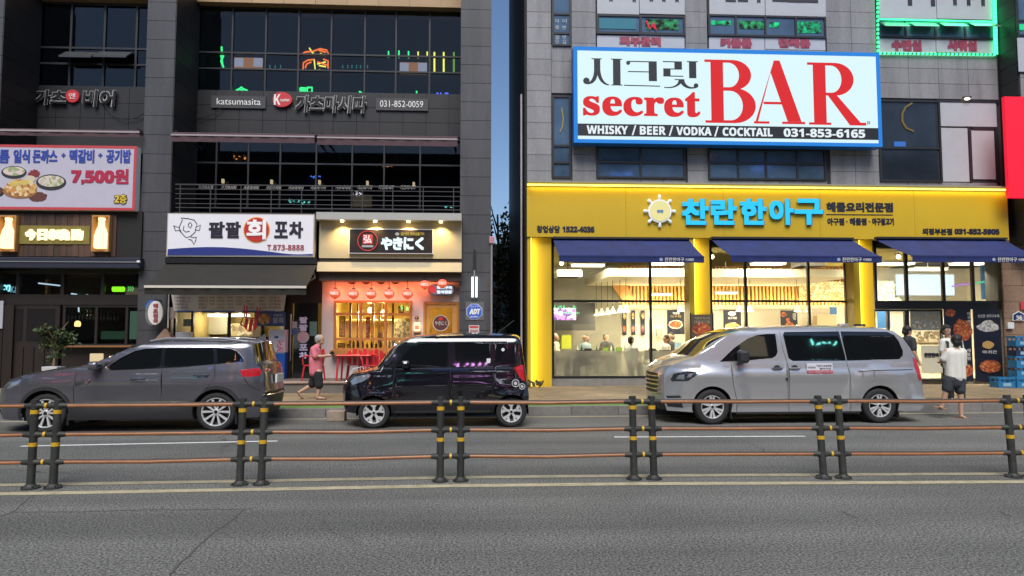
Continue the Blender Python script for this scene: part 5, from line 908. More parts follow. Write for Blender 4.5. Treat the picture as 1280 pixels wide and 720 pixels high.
for ch, a, b_ in zip('찬란한아구', (852, 888.5, 925, 961.5, 993), (886, 921, 958, 992, 1029)):
    ptext(ch, mat('letter return', (.0, .09, .35), .4), t, a, 249, b_, 281.5, YQ - .02, dep=.05, bold=.035, off=0, name='letter_return'); ptext(ch, emi('cyan letter glow', (.02, .62, 1), 1.0), t, a, 248.5, b_, 281, YQ - .078, dep=.01, bold=.033, off=0)
ptext('해물요리전문점', M_NAVY, t, 1033, 253, 1116, 265, YQ, bold=.014, off=0); [ptext(w_, M_NAVY, t, a, 272.5, c, 281.5, YQ, bold=.008, off=0) for w_, a, c in (('아구찜', 1034, 1055), ('해물찜', 1062, 1083), ('아구불고기', 1090, 1117))]; [disc('dot', x_, 277, .9, .9, YQ, M_NAVY, t, n=10, dep=.012) for x_ in (1058.5, 1086.5)]; pbox('rule_line', 1033, 267.8, 1116, 268.8, YQ - .012, .011, M_NAVY, t); [ptext(w_, M_NAVY, t, a, b_, c, d_, YQ, bold=.008, off=0) for w_, a, b_, c, d_ in (('의정부본점', 1153, 285.5, 1190, 293.5), ('031-852-5905', 1193, 286, 1249, 293), ('창업상담', 671, 282, 700, 291), ('1522-4036', 703, 283, 743, 290.5))]
em = thing('ship_wheel_emblem', 'round white ship wheel emblem on the yellow fascia', 'emblem', pbase(804, 245, 844, 285, YQ - .05)); cx, cz = P(824.5, 264, YQ - .05); b = MB()
for i in range(8):
    a = i * pi / 4; b = MB(); b.cyl((cx + .3 * cos(a), YQ - .06, cz + .3 * sin(a)), (cx + .42 * cos(a), YQ - .06, cz + .42 * sin(a)), .022, .045, 8); b.ell((cx + .44 * cos(a), YQ - .06, cz + .44 * sin(a)), .05, .03, .05); b.build('spoke', mat('wheel white', (.65, .7, .75), .4, emit=.25), em, smooth=1)
b = MB(); MB().lathe([(0, 0), (.345, 0), (.345, .06), (0, .06)], (cx, YQ - .03, cz), 32, 'y').build('rim', mat('wheel white', (.65, .7, .75), .4, emit=.25), em); MB().lathe([(0, 0), (.3, 0), (.3, .02), (0, .02)], (cx, YQ - .091, cz), 32, 'y').build('face', emi('cream face', (1, .9, .4), .85), em); text('찬란', mat('emblem blue', (.1, .25, .5), .5), em, cx - .1, cx + .1, cz - .07, cz + .03, YQ - .112, off=0, bold=.008)
def column(x0, x1, xe, label):
    c = thing('column', label, 'column', pbase(x0, 298, x1, 480, YR - .3)); X0, X1, _, zt = R(x0, 298.5, x1, 481, YR - .3); Xe = P(xe, 390, YR - .3)[0]
    MB().box(X0, X1, YR - .3, YR - .001, PH, z0 - .002).build('shaft', M_YEL, c); MB().box(X0 - .002, Xe - .02, YR - .45, YR - .301, PH, z0 - .003).build('side_fin', M_YEL, c); MB().box(Xe - .02, Xe + .01, YR - .44, YR - .40, PH + .02, z0 - .02).build('led_strip', emi('yellow LED', (1, .86, .13), 2.6), c); h = z0 - PH
    edge_light(c, Xe + .03, YR - .42, PH + h / 2, .04, h - .1, 15, 0).rotation_euler = Vector((.93, .37, 0)).to_track_quat('-Z', 'Y').to_euler()
column(659, 689.5, 664, 'yellow column at the left end of the restaurant beside the dark gap'); column(860, 888, 867.5, 'yellow column between the first and second blue awning'); column(1065, 1093, 1073.5, 'yellow column between the second and third blue awning')
# blue awnings
M_BLUE = mat('blue awning cloth', (.009, .020, .115), .8, var=.25, vscale=2.5, stain=.2)
def bawn(xa0, xa1, xb0, xb1, label):
    t = thing('awning', label, 'awning', pbase(xa0, 298, xa1, 327, YR - .9), 'blue restaurant awnings'); ya, yo = YR - .52, YR - 1.55; A0, A1, _, za = R(xa0, 299, xa1, 301, ya); B0, B1, _, zo = R(xb0, 320.5, xb1, 322, yo); b = MB(); n = 14
    for i in range(n + 1):
        u = i / n
        for k in range(4): v = k / 3; b.v.append(((A0 + (A1 - A0) * u) * (1 - v) + (B0 + (B1 - B0) * u) * v, ya * (1 - v) + yo * v, za * (1 - v) + zo * v - (.03 + .012 * sin(u * 19)) * sin(pi * v)))
    b.f += [(i * 4 + k, i * 4 + k + 1, i * 4 + k + 5, i * 4 + k + 4) for i in range(n) for k in range(3)]; b.build('cloth', M_BLUE, t, smooth=1)
    zv = P((xb0 + xb1) / 2, 328, yo)[1]; b = MB()
    for i in range(25): x = B0 + (B1 - B0) * i / 24; b.v += [(x, yo - .012, zo - .01), (x, yo - .008 + .012 * sin(i * 1.7), zv)]
    b.f += [(2 * i, 2 * i + 1, 2 * i + 3, 2 * i + 2) for i in range(24)]; b.build('valance', M_BLUE, t, smooth=1); MB().box(B0, B1, yo - .02, yo + .03, zo - .02, zo + .02).build('front_bar', M_BLUE, t)
    MB().box(A0, A1, ya - .12, ya + .01, za - .01, za + .05).build('roller_case', M_FRAME, t)
    for x0, x1 in ((A0 + .15, B0 + .25), (A1 - .15, B1 - .25)): MB().tube([(x0, ya, za - .08), ((x0 + x1) / 2 + .25, (ya + yo) / 2, (za + zo) / 2 - .12), (x1, yo, zo - .04)], .022, 6).build('arm', M_DMET, t)
    for w_, a, c in (('찬란한아구', xb1 - 49, xb1 - 25), ('아구찜해물찜', xb1 - 23, xb1 - 13)): ptext(w_, M_LWHITE, t, a, 321.8 if c - a > 15 else 323, c, 327 if c - a > 15 else 326.3, yo - .022, off=0, dep=.006)
    cx, cz = P(xb1 - 53.5, 324.3, yo - .03); MB().lathe([(0, 0), (.05, 0), (.05, .006), (0, .006)], (cx, yo - .022, cz), 8, 'y').build('emblem', mat('emblem outline', (.3, .35, .5), .5), t)
bawn(691, 861, 699, 880, 'blue awning over the left window bay of the restaurant'); bawn(888, 1065, 914, 1102, 'blue awning over the middle window bay of the restaurant'); bawn(1093, 1256, 1140, 1296, 'blue awning over the entrance bay at the right')
# ---------------------------------------------------------------- glazed bays
gl = thing('glazed_front', 'black framed glass front of the yellow restaurant', 'shopfront', pbase(690, 298, 1253, 480, YR)); M_BF = mat('black frame', (.012, .012, .013), .4); zpl = P(900, 473, YR)[1]
G_FROST = glass('frosted film', (.85, .88, .85), .6, .25, milk=.42, milkcol=(.97, .94, .82))
for (x0, x1, vx) in ((689.5, 860, [813.5]), (888, 1065, [933, 1012, 1059])):
    window(gl, x0, 298, x1, 473, YR, vx, [376.5], M_BF, G_CLEAR, .07, .1); xs = [x0] + vx + [x1]
    for i in range(len(xs) - 1): X0, X1, za, zb_ = R(xs[i] + 1.5, 438.5, xs[i + 1] - 1.5, 471, YR); tile('frosted_film', X0, X1, YR + .035, YR + .040, za, zb_, G_FROST, gl)
    X0, X1, za, zb_ = R(x0, 473.2, x1, 481, YR); MB().box(X0, X1, YR - .02, YR + .14, PH, zb_).build('plinth', M_CONC, gl)
window(gl, 1093, 298, 1254, 384, YR, [1133.5, 1179.5, 1216.5], [], M_BF, G_CLEAR, .08, .1); X0, X1, za, zb_ = R(1093, 376, 1254, 386.5, YR); MB().box(X0, X1, YR - .03, YR + .12, za, zb_).build('beam', M_BF, gl)
window(gl, 1093, 386.7, 1135, 477, YR, [1112], [], M_BF, G_CLEAR, .06, .1); d_ = window(gl, 1135.5, 386.7, 1180, 477, YR, [], [], M_BF, G_CLEAR, .06, .1, name='glass_door'); X, z = P(1176, 430, YR); MB().tube([(X, YR - .06, z - .4), (X, YR - .06, z + .4)], .018, 6).build('handle', M_ALU, d_)
pbox('door_film', 1138, 389, 1178, 413, YR + .02, .006, mat('grey film', (.2, .21, .19), .5, var=.2, vscale=6, emit=.03), d_); ptext('오늘도 찬란하게', mat('sand print', (.42, .36, .26), .5), d_, 1142, 394, 1175, 399, YR + .018, off=0); disc('film_photo', 1149, 406, 9, 5, YR + .019, speckle('grey dish', [(.3, .28, .24), (.16, .14, .12), (.4, .38, .33)], 22), d_); disc('film_photo', 1169, 406, 7, 5, YR + .018, speckle('grey dish', [(.3, .28, .24), (.16, .14, .12), (.4, .38, .33)], 22), d_)
pbox('name_film', 1152, 432, 1179, 466, YR + .018, .006, mat('cream film', (.5, .46, .34), .5, emit=.08, ecol=(.8, .75, .5)), d_); ptext('찬란한아구', M_NAVY, d_, 1155, 441, 1178, 447, YR + .017, off=0, bold=.008)
# posters on the glass
M_PNAVY = mat('poster navy', (.012, .014, .028), .35); M_CHILI = speckle('chili food', [(.35, .06, .02), (.45, .12, .03), (.2, .03, .015), (.55, .22, .06), (.38, .08, .03)], 18); M_WFOOD = speckle('pale food', [(.55, .5, .48), (.35, .31, .3), (.7, .66, .62), (.45, .4, .36)], 16)
def poster(x0, y0, x1, y1, Y, label, items, texts, sheet_m=M_PNAVY, dep=.02, parent=None):
    t = thing('poster', label, 'poster', pbase(x0, y0, x1, y1, Y)); pbox('sheet', x0, y0, x1, y1, Y, dep, sheet_m, t)
    for q_, (cx, cy, rx, ry, m) in enumerate(items): disc('dish_photo', cx, cy, rx, ry, Y - .002 - .005 * q_, m, t, n=22, wob=.08)
    for tx, a, b_, c, d, m in texts: ptext(tx, m, t, a, b_, c, d, Y - .001, off=0, dep=.006)
    return t
poster(1181.5, 386.5, 1215, 477, YR - .06, 'dark poster with red stew and vertical print left of the navy poster', [(1188, 391, 7, 5, M_CHILI), (1203, 413, 13, 14, M_CHILI), (1200, 404, 5, 6, M_CHILI), (1205, 463, 12, 9, M_CHILI)], [(ch, 1209, 390 + i * 5, 1213, 394 + i * 5, M_LWHITE) for i, ch in enumerate('아구찜세트')] + [(ch, 1209, 436 + i * 5, 1213, 440 + i * 5, M_LWHITE) for i, ch in enumerate('해물찜')])
poster(1218, 386.5, 1252, 477, YR - .06, 'navy poster with white and red seafood dishes by the stone pier', [(1235, 409, 15, 6, M_WFOOD), (1235, 406, 9, 6, M_WFOOD), (1235, 431, 8, 5, mat('cheese print', (.5, .3, .1), .5)), (1238, 458, 16, 9, mat('plate dark', (.05, .02, .02), .5)), (1238, 458, 14, 8, M_CHILI)], [('싱싱한 생아구수육', 1222, 393, 1249, 397, M_LWHITE), ('아귀간', 1228, 438, 1246, 442, M_LWHITE)])
ys = YR - .75; t = poster(864.5, 393, 890.5, 455, ys, 'free standing menu panel with red stew photo by the yellow column', [(877, 411, 11.5, 8, M_CHILI)], [('가성비 최고의', 868, 396, 887, 399.5, mat('sand print', (.42, .36, .26), .5)), ('대창아구찜', 868, 400.5, 887, 404.5, mat('sand print', (.42, .36, .26), .5)), ('대창아구찜 출시', 870, 421, 885, 424, M_LWHITE), ('소 중 대', 872, 426, 883, 429, M_LWHITE)], sheet_m=mat('brown sheet', (.10, .07, .045), .5))
X0, X1, za, zb_ = R(863.5, 391.5, 891.5, 456, ys); b = MB(); b.tube([(X0, ys - .01, PH), (X0, ys - .01, zb_), (X1, ys - .01, zb_), (X1, ys - .01, PH)], .02, 6); b.build('stand_frame', M_BLACK, t); MB().box(X0 - .1, X1 + .1, ys - .2, ys + .2, PH + .001, PH + .03).build('stand_base', M_BLACK, t)
X, z = P(1074, 404, YR - .8); poster(1068, 405, 1082, 430, YR - .8, 'small dark board showing above the van roof before the third column', [], [('오늘의 메뉴', 1070, 407, 1080, 410, M_LWHITE)])
# ================================================================ restaurant interior
FL = .32; IX0 = XL + .26; IX1 = P(1254, 400, 20.9)[0] + .5; IZ = zF - .22; YBK = 27.2
rm = thing('dining_hall', 'bright dining hall behind the black framed glass', 'room', (P(950, 400, 24)[0], 24, FL)); M_BEIGE = mat('beige wall', (.66, .62, .52), .7, var=.05); M_GREY = mat('olive grey wall', (.26, .25, .2), .7, var=.06); M_CEIL = mat('ochre ceiling', (.42, .36, .12), .8, var=.15, vscale=2)
MB().box(IX0, IX1 + 3, YBK, YBK + .1, FL, IZ).build('back_wall', M_BEIGE, rm); MB().box(IX0, IX0 + .05, YR + .15, YBK, FL, IZ).build('left_wall', M_GREY, rm); MB().box(IX1 + 2.9, IX1 + 3, YR + .15, YBK, FL, IZ).build('right_wall', M_BEIGE, rm)
MB().box(IX0, IX1 + 3, YR + .15, YBK, IZ - .05, IZ).build('ceiling', M_CEIL, rm); MB().box(IX0, IX1 + 3, YR + .15, YBK, PH, FL).build('floor', mat('hall floor', (.42, .38, .31), .4), rm)
X0, X1, z0, z1 = R(693, 345, 776, 470, YBK - .1); MB().box(IX0 + .06, X1, YBK - .1, YBK - .001, FL, IZ - .06).build('grey_panel', M_GREY, rm)
# white hanging soffit and timber slats
ysf = YR + 1.6; X0, X1, z0, z1 = R(760, 336, 1066, 346, ysf); MB().box(X0, X1, ysf, YBK - .11, z0, z1).build('hanging_soffit', mat('soffit white', (.66, .62, .52), .7), rm)
Xs0, Xs1, zs0, zs1 = R(776, 345, 1060, 381, YBK - .3); M_SLAT = mat('pine slat', (.5, .29, .1), .6, rnd=.12, var=.15, streak=True); n = 62
MB().box(Xs0, Xs1, YBK - .25, YBK - .101, zs0, zs1 + .4).build('slat_back', mat('pine board', (.42, .22, .07), .6), rm)
for i in range(n): x = Xs0 + (Xs1 - Xs0) * (i + .5) / n; tile('slat', x - .035, x + .035, YBK - .42, YBK - .251, zs0, zs1 + .35, M_SLAT, rm)
lsx = thing('light_strip', 'warm LED strip glowing under the timber slats', 'light', ((Xs0 + Xs1) / 2, YBK - .5, zs0)); MB().box(Xs0, Xs1, YBK - .52, YBK - .48, zs0 - .05, zs0 - .02).build('strip', emi('warm strip', (1, .78, .35), 3.), lsx); edge_light(lsx, (Xs0 + Xs1) / 2, YBK - .62, zs0 + .02, Xs1 - Xs0, .06, 170, pi - radians(28), col=(1, .78, .38))
X0, X1, z0, z1 = R(757, 345, 790, 374, YBK - .45); MB().add([(X0, YBK - .46, z1), (X1 - .35, YBK - .46, z1), (X1 + .1, YBK - .46, z0), (X0 + .6, YBK - .46, z0), (X0, YBK - .36, z1), (X1 - .35, YBK - .36, z1), (X1 + .1, YBK - .36, z0), (X0 + .6, YBK - .36, z0)], [(0, 3, 2, 1), (4, 5, 6, 7), (0, 1, 5, 4), (1, 2, 6, 5), (2, 3, 7, 6), (3, 0, 4, 7)]).build('slat_end', mat('pine board', (.42, .22, .07), .6), rm)
tag(pbox('mosaic_panel', 1000, 352, 1062, 375, YBK - .6, .1, speckle('gold mosaic', [(.6, .42, .12), (.75, .6, .25), (.4, .26, .07), (.85, .75, .45)], 16, .3)), 'golden mosaic panel at the right end of the timber slats', 'panel')
def add_lamp_panel(px, py, Y, w, d, label, energy, vis=4., col=(1, .86, .6)):
    X, z = P(px, py, Y); t = thing('lamp_panel', label, 'lamp', (X, Y, z)); MB().box(X - w / 2, X + w / 2, Y - d / 2, Y + d / 2, z, z + .06).build('diffuser', emi('hall lamp %s' % vis, col, vis), t); MB().box(X - w / 2 - .03, X + w / 2 + .03, Y - d / 2 - .03, Y + d / 2 + .03, z + .061, z + .11).build('housing', M_WHITE, t); MB().cyl((X, Y, z + .11), (X, Y, IZ - .05), .015, n=6).build('stem', M_WHITE, t)
    l = bpy.data.lights.new('lamp_light', 'AREA'); l.shape = 'RECTANGLE'; l.size = w; l.size_y = d; l.energy = K * energy; l.color = col; o = bpy.data.objects.new('lamp_light', l); COL.objects.link(o); o.location = (X, Y, z - .01); o.rotation_euler = (radians(30) if Y < 23 else 0, 0, 0); put(o, t)
EN = 380
for px, py, Y, lab in ((735, 333, 22.2, 'added flat lamp over the tables behind the first blue awning, left'), (835, 331, 21.95, 'added flat lamp over the tables near the first yellow divider'), (960, 331, 21.95, 'added flat lamp in the middle window bay'), (1120, 331, 21.95, 'added flat lamp over the entrance'), (1210, 331, 21.95, 'added flat lamp near the stone pier')): add_lamp_panel(px, py, Y, 1.0, .4, lab, EN)  # lamp panels added to brighten the hall
add_lamp_panel(1160, 338, 24.6, 1.2, .4, 'added flat lamp deep behind the entrance light box', 330)  # extra lamp added to brighten the upper entrance panes
for px, py, Y, lab in ((826, 369.5, 25.5, 'white linear lamp in front of the slats, left'), (908, 367.5, 25.5, 'white linear lamp in front of the slats, right')): add_lamp_panel(px, py, Y, .75, .25, lab, 130)
for i, (px, py, lab) in enumerate(((710, 343, 'left, near the hall corner'), (960, 327, 'middle, over the slats'), (1010, 330, 'right of the middle'))):
    X, z = P(px, py, 23.4); t = thing('air_conditioner', 'white ceiling air conditioner cassette, %s' % lab, 'air conditioner', (X, 23.4, z)); MB().box(X - .42, X + .42, 23.0, 23.8, z - .1, z + .12).build('cassette', M_WHITE, t, bevel=.02)
    for k in range(4): MB().box(X - .35, X + .35, 23.08 + k * .18, 23.12 + k * .18, z - .112, z - .101).build('slot', M_DMET, t)
    MB().cyl((X, 23.4, z + .12), (X, 23.4, IZ - .05), .02, n=6).build('hanger', M_DMET, t)
tag(pbox('light_box', 1122, 343, 1193, 369, YBK - 1.2, .12, emi('white light box', (.85, .97, 1), 1.25)), 'large bright white light box high behind the entrance glass', 'light box'); tag(pbox('shelf_display', 1094, 351, 1126, 376, YBK - 1., .3, speckle('white shelf', [(.6, .6, .5), (.45, .45, .38), (.7, .7, .62), (.25, .28, .2)], 14)), 'pale shelf display high behind the entrance glass at the left', 'shelf'); tag(pbox('wall_panel', 1228, 326, 1246, 374, YBK - 1.4, .1, mat('blue panel', (.05, .16, .4), .5)), 'blue wall panel high behind the right entrance pane', 'panel')
b = MB(); b.tube([(P(x, y, 24)[0], 24, P(x, y, 24)[1]) for x, y in ((1190, 358), (1205, 355), (1216, 356))], .025, 6); tag(b.build('neon_sign', emi('violet tube', (.6, .2, 1), 1.)), 'violet neon tube high behind the entrance glass', 'neon sign'); b = MB(); b.tube([(P(x, y, 24)[0], 24, P(x, y, 24)[1]) for x, y in ((1219, 354), (1232, 352), (1248, 352))], .025, 6); tag(b.build('neon_sign', emi('mint tube', (.1, 1, .5), .9)), 'mint green neon tube high behind the right entrance pane', 'neon sign')
for i, (px, py) in enumerate(((1123, 321), (890, 321), (702, 329))): X, z = P(px, py, 22.2); t = thing('ceiling_spot', 'round bright ceiling spot %s' % ['over the entrance under the third awning', 'beside the second column under the awning', 'near the left end of the hall'][i], 'lamp', (X, 22.2, z)); MB().ell((X, 22.2, z), .07, .07, .07).build('bulb', emi('spot bulb', (1, .9, .65), 8.), t, smooth=1); MB().cyl((X, 22.2, z + .06), (X, 22.2, IZ - .05), .03, n=8).build('stem', M_BLACK, t)
# pendant lamps
for i, (px, py, Y) in enumerate(((745.5, 391, 25.6), (752, 390, 25.2), (759.5, 389.5, 24.8), (766, 388, 24.4), (775, 387, 24), (782.5, 386.5, 23.6), (851, 386, 23.6), (924, 386, 23.6), (938, 386, 23.8), (996.5, 386, 23.6), (1010, 386.5, 23.8))):
    X, z = P(px, py, Y); t = thing('pendant_lamp', 'white bell pendant lamp, %s' % ['first and farthest of the row over the counter', 'second of the row over the counter', 'third of the row over the counter', 'fourth of the row over the counter', 'fifth of the row over the counter', 'nearest of the row over the counter', 'beside the dark food poster at the first divider', 'left of the mullion in the middle bay', 'right of the first mullion in the middle bay', 'left of the second mullion in the middle bay', 'right of the second mullion in the middle bay'][i], 'lamp', (X, Y, z), 'white pendant lamps')
    MB().lathe([(0, .14), (.03, .14), (.04, .08), (.09, .0), (.12, -.09), (.11, -.085), (.06, .02), (0, .05)], (X, Y, z), 16).build('shade', mat('bell white', (.7, .66, .55), .4), t, smooth=1); lamp_light('pendant_light', (X, Y, z - .12), 34, (1, .85, .58), t); MB().cyl((X, Y, z + .13), (X, Y, P(px, 346, Y)[1]), .008, n=5).build('cord', M_BLACK, t); MB().ell((X, Y, z - .04), .04, .04, .04).build('bulb', emi('pendant bulb', (1, .85, .5), 6.), t)
# screen, posters, counter, tables
tv = thing('television', 'wall television showing a purple and white picture', 'television', pbase(694, 378, 744, 413, 25.6)); pbox('bezel', 694, 378.5, 744, 413, 25.55, .08, M_BLACK, tv); pbox('picture', 690, 385, 720, 400, 25.545, .004, speckle('tv picture', [(.6, .2, .7), (.15, .05, .3), (.8, .7, .9), (.25, .1, .4)], 6, .4), tv); bs_ = MATS['tv picture'].node_tree; bb = bs_.nodes['Principled BSDF']; rr_ = [n_ for n_ in bs_.nodes if n_.type == 'VALTORGB'][0]; bs_.links.new(rr_.outputs[0], bb.inputs['Emission Color']); bb.inputs['Emission Strength'].default_value = .9 * K
for i, px in enumerate((780.5, 791.5, 803.5)): poster(px - 2.6, 388, px + 2.6, 419, YBK - .12, 'narrow dark strip poster on the white wall, %s of three' % ['left', 'middle', 'right'][i], [(px, 395, 1.8, 4, M_FOOD), (px, 411, 1.8, 4, M_CHILI)], [])
poster(834, 387.5, 855.5, 418, YBK - .8, 'dark poster with red stew beside the first divider inside', [(844.5, 405.5, 9.5, 5.5, M_WFOOD), (844.5, 405.5, 7.5, 4.5, M_CHILI)], [('해물찜', 841, 390, 849, 393, M_LWHITE), ('아구찜', 838, 394, 851, 397, mat('gold print', (.5, .35, .08), .5))]); poster(904.5, 387.5, 926.5, 418, YBK - .8, 'dark poster with fried food in the middle bay, left', [(915.5, 409, 9.5, 6, M_FOOD), (915, 392, 5, 3, M_WFOOD)], [('싱싱해물', 910, 396, 921, 399, M_LWHITE)]); poster(976, 388, 997, 418, YBK - .8, 'dark poster with red seafood in the middle bay, right', [(979.5, 393, 4, 3, M_CHILI), (987, 408, 6, 6, M_CHILI), (985, 400, 2.5, 3, M_CHILI)], [('대창', 991, 391, 995, 400, M_LWHITE)])
tag(pbox('wall_niche', 1022, 394, 1046, 425, YBK - .6, .3, mat('tan box', (.55, .42, .27), .6)), 'tan cupboard at the right of the middle bay', 'cupboard'); tag(pbox('poster', 1038, 384, 1046, 393, YBK - .7, .05, MATS['blue panel']), 'small blue sign above the tan cupboard', 'sign'); tag(pbox('poster', 1097, 388, 1113, 410, 23, .02, mat('blue sheet', (.05, .17, .42), .5)), 'blue sheet behind the left entrance pane', 'poster'); tag(pbox('wall_cabinet', 821, 411, 828, 420, YBK - .5, .2, mat('cab green', (.3, .33, .26), .5)), 'small grey green wall cabinet by the white wall', 'cabinet')
def table(px, Y, w, label, mw=mat('table light', (.55, .48, .36), .4)):
    X = P(px, 440, Y)[0]; t = thing('dining_table', label, 'table', (X, Y, FL)); MB().box(X - w / 2, X + w / 2, Y - .35, Y + .35, FL + .7, FL + .74).build('tabletop', mw, t)
    for sx in (-1, 1):
        for sy in (-1, 1): MB().cyl((X + sx * (w / 2 - .06), Y + sy * .28, FL), (X + sx * (w / 2 - .06), Y + sy * .28, FL + .7), .022, n=6).build('leg', M_BLACK, t)
    return X, Y
for px, Y, w, lab in ((735, 22.4, 1.5, 'table behind frosted film at the left of the first bay'), (815, 22.4, 1.5, 'table behind frosted film at the right of the first bay'), (772, 24.2, 1.6, 'table farther back in the first bay'), (930, 22.5, 1.5, 'table behind the van roof in the middle bay, left'), (1010, 22.5, 1.5, 'table behind the van roof in the middle bay, right')): table(px, Y, w, lab)
def dchair(px, Y, label, rz=0):
    X = P(px, 450, Y)[0]; t = thing('dining_chair', label, 'chair', (X, Y, FL), 'dark framed dining chairs', True, rz); b = MB()
    MB().box(-.21, .21, -.2, .2, .43, .46).build('seat', M_BLACK, t); MB().box(-.2, .2, .18, .21, .6, .86).build('backrest', M_BLACK, t)
    for sx in (-1, 1):
        MB().cyl((sx * .19, -.18, 0), (sx * .19, -.18, .43), .014, n=6).build('leg', M_BLACK, t); MB().cyl((sx * .19, .2, 0), (sx * .19, .2, .87), .014, n=6).build('leg', M_BLACK, t)
for px, Y, lab, rz in ((727, 21.75, 'dark chair just behind the frosted film, left of the first bay', 0.), (742, 21.75, 'dark chair just behind the frosted film, second from the left', .05), (812, 21.75, 'dark chair just behind the frosted film near the mullion', 0.), (830, 21.75, 'dark chair just behind the frosted film at the right of the first bay', 0.)): dchair(px, Y, lab, pi + rz)
# things on the tables
def bottle(px, Y, zb_, h, m, label):
    X = P(px, 430, Y)[0]; tag(MB().lathe([(0, 0), (.032, 0), (.032, h * .6), (.013, h * .78), (.013, h), (0, h)], (X, Y, zb_), 10).build('bottle', m, smooth=1), label, 'bottle', 'bottles on restaurant tables')
M_GB = mat('green bottle', (.03, .2, .05), .15); M_BB = mat('brown bottle', (.12, .05, .02), .15); M_CB = mat('clear bottle', (.6, .6, .55), .15)
for i, px in enumerate((746, 750, 764, 767, 781, 722, 727)): bottle(px, 22.3 + .1 * (i % 3), FL + .741, .26, (M_GB, M_BB, M_CB)[i % 3], '%s bottle on a table in the first bay, one of a small cluster' % ('green', 'brown', 'clear')[i % 3])
for i, px in enumerate((757, 774)):
    X = P(px, 430, 22.35)[0]; t = thing('table_tablet', 'small tablet with lime green screen on the table, %s' % ('left' if i == 0 else 'right'), 'tablet', (X, 22.35, FL + .741)); MB().box(X - .095, X + .095, 22.35, 22.37, FL + .75, FL + .93).build('case', M_BLACK, t); MB().box(X - .085, X + .085, 22.345, 22.3495, FL + .8, FL + .92).build('screen', emi('lime screen', (.5, .8, .05), .8), t); MB().box(X - .05, X + .05, 22.371, 22.45, FL + .741, FL + .76).build('foot', M_BLACK, t)
for i, (px, w) in enumerate(((735, 5.4), (815.5, 5.4))):
    X = P(px, 433, 22.2)[0]; t = thing('card_terminal', 'black ordering terminal on the table %s' % ('in front of the seated woman' if i == 0 else 'at the mullion'), 'terminal', (X, 22.2, FL + .741)); MB().box(X - .12, X + .12, 22.2, 22.23, FL + .76, FL + .9).build('case', M_BLACK, t); MB().box(X - .04, X + .04, 22.231, 22.3, FL + .741, FL + .77).build('foot', M_BLACK, t)
tag(pbox('crate', 702, 419, 714, 436, 24.4, .4, mat('lime crate', (.45, .5, .04), .5)), 'lime green crate stack behind the grey haired diner', 'crate')
tag(pbox('drink_box', 845, 428, 852, 436, 22.6, .15, mat('box blue white', (.3, .5, .7), .5, emit=.1)), 'small blue and white box on the table by the first divider', 'box')
# entrance counter
cn = thing('serving_counter', 'pale serving counter behind the entrance glass', 'counter', (P(1150, 470, 24)[0], 24, FL)); X0, X1, z0, z1 = R(1100, 418, 1176, 470, 24); MB().box(X0, X1, 23.8, 24.5, FL, FL + 1.05).build('body', M_BEIGE, cn); MB().box(X0 - .03, X1 + .03, 23.75, 24.55, FL + 1.051, FL + 1.09).build('top', mat('counter top', (.3, .22, .14), .4), cn)
tag(pbox('crockery', 1138, 414, 1176, 430, 24.1, .3, speckle('crockery', [(.4, .38, .3), (.1, .09, .07), (.5, .48, .4), (.2, .15, .1)], 12)), 'shelf of bowls and jars on the serving counter', 'shelf')

# ================================================================ the gap: dark house and trees behind
gx0, gx1 = P(606, 300, 40)[0], P(650, 300, 40)[0]; zz = P(625, 305, 40)[1]
gb = thing('building', 'dark low house far behind in the gap between the buildings', 'building', ((gx0 + gx1) / 2, 40, PH)); MB().box(gx0 - 2, gx1 + 2, 40, 46, 0, zz).build('wall', M_CORE, gb); 
for k in range(3): MB().box(gx0 + .5, gx0 + 1.1, 39.95, 39.999, 1.2 + k * 1.4, 2. + k * 1.4).build('window', M_PANE, gb)
def tree(px, Y, ytop, rr, label, n=1500, mcol=(.022, .03, .012)):
    X, zt = P(px, ytop, Y); t = thing('tree', label, 'tree', (X, Y, PH)); b = MB(); b.tube([(X, Y, PH), (X + .1, Y, zt * .4), (X, Y, zt * .85)], [.14, .1, .04], 8)
    for i in range(8): a = i * 2.4; h = zt * (.35 + .06 * i); b.tube([(X, Y, h), (X + rr * .6 * cos(a), Y + rr * .6 * sin(a), h + .6), (X + rr * cos(a), Y + rr * sin(a), h + 1.1)], [.05, .03, .012], 5)
    b.build('trunk', mat('dark bark', (.04, .03, .025), .9), t); leaves('crown', mat('night leaf', mcol, .6, var=.4, vscale=3), t, n, crown((X, Y, zt * .55), rr * .7, rr * .7, zt * .27, 22), .22)
tree(622, 32, 234, .8, 'dark tree rising in the gap between the buildings, front one', 1100); tree(634, 35, 250, .8, 'dark tree farther back in the gap between the buildings', 900)
b = MB(); X = P(650, 300, YR - .02)[0]; b.tube([(XL - .12, YR + .3, 9.), (XL - .12, YR + .3, .3)], .03, 8); tag(b.build('drain_pipe', mat('pale pipe', (.45, .4, .42), .5)), 'pale thin pipe on the dark side wall of the yellow restaurant', 'pipe')
wd = thing('weed_clump', 'dry weed clump at the foot of the left yellow column', 'plant', (P(664, 478, 20.3)[0], 20.3, PH)); leaves('foliage', mat('dry weed', (.09, .08, .03), .8, var=.4, vscale=8), wd, 90, crown((P(664, 478, 20.3)[0], 20.3, PH + .12), .3, .15, .1, 5), .12)

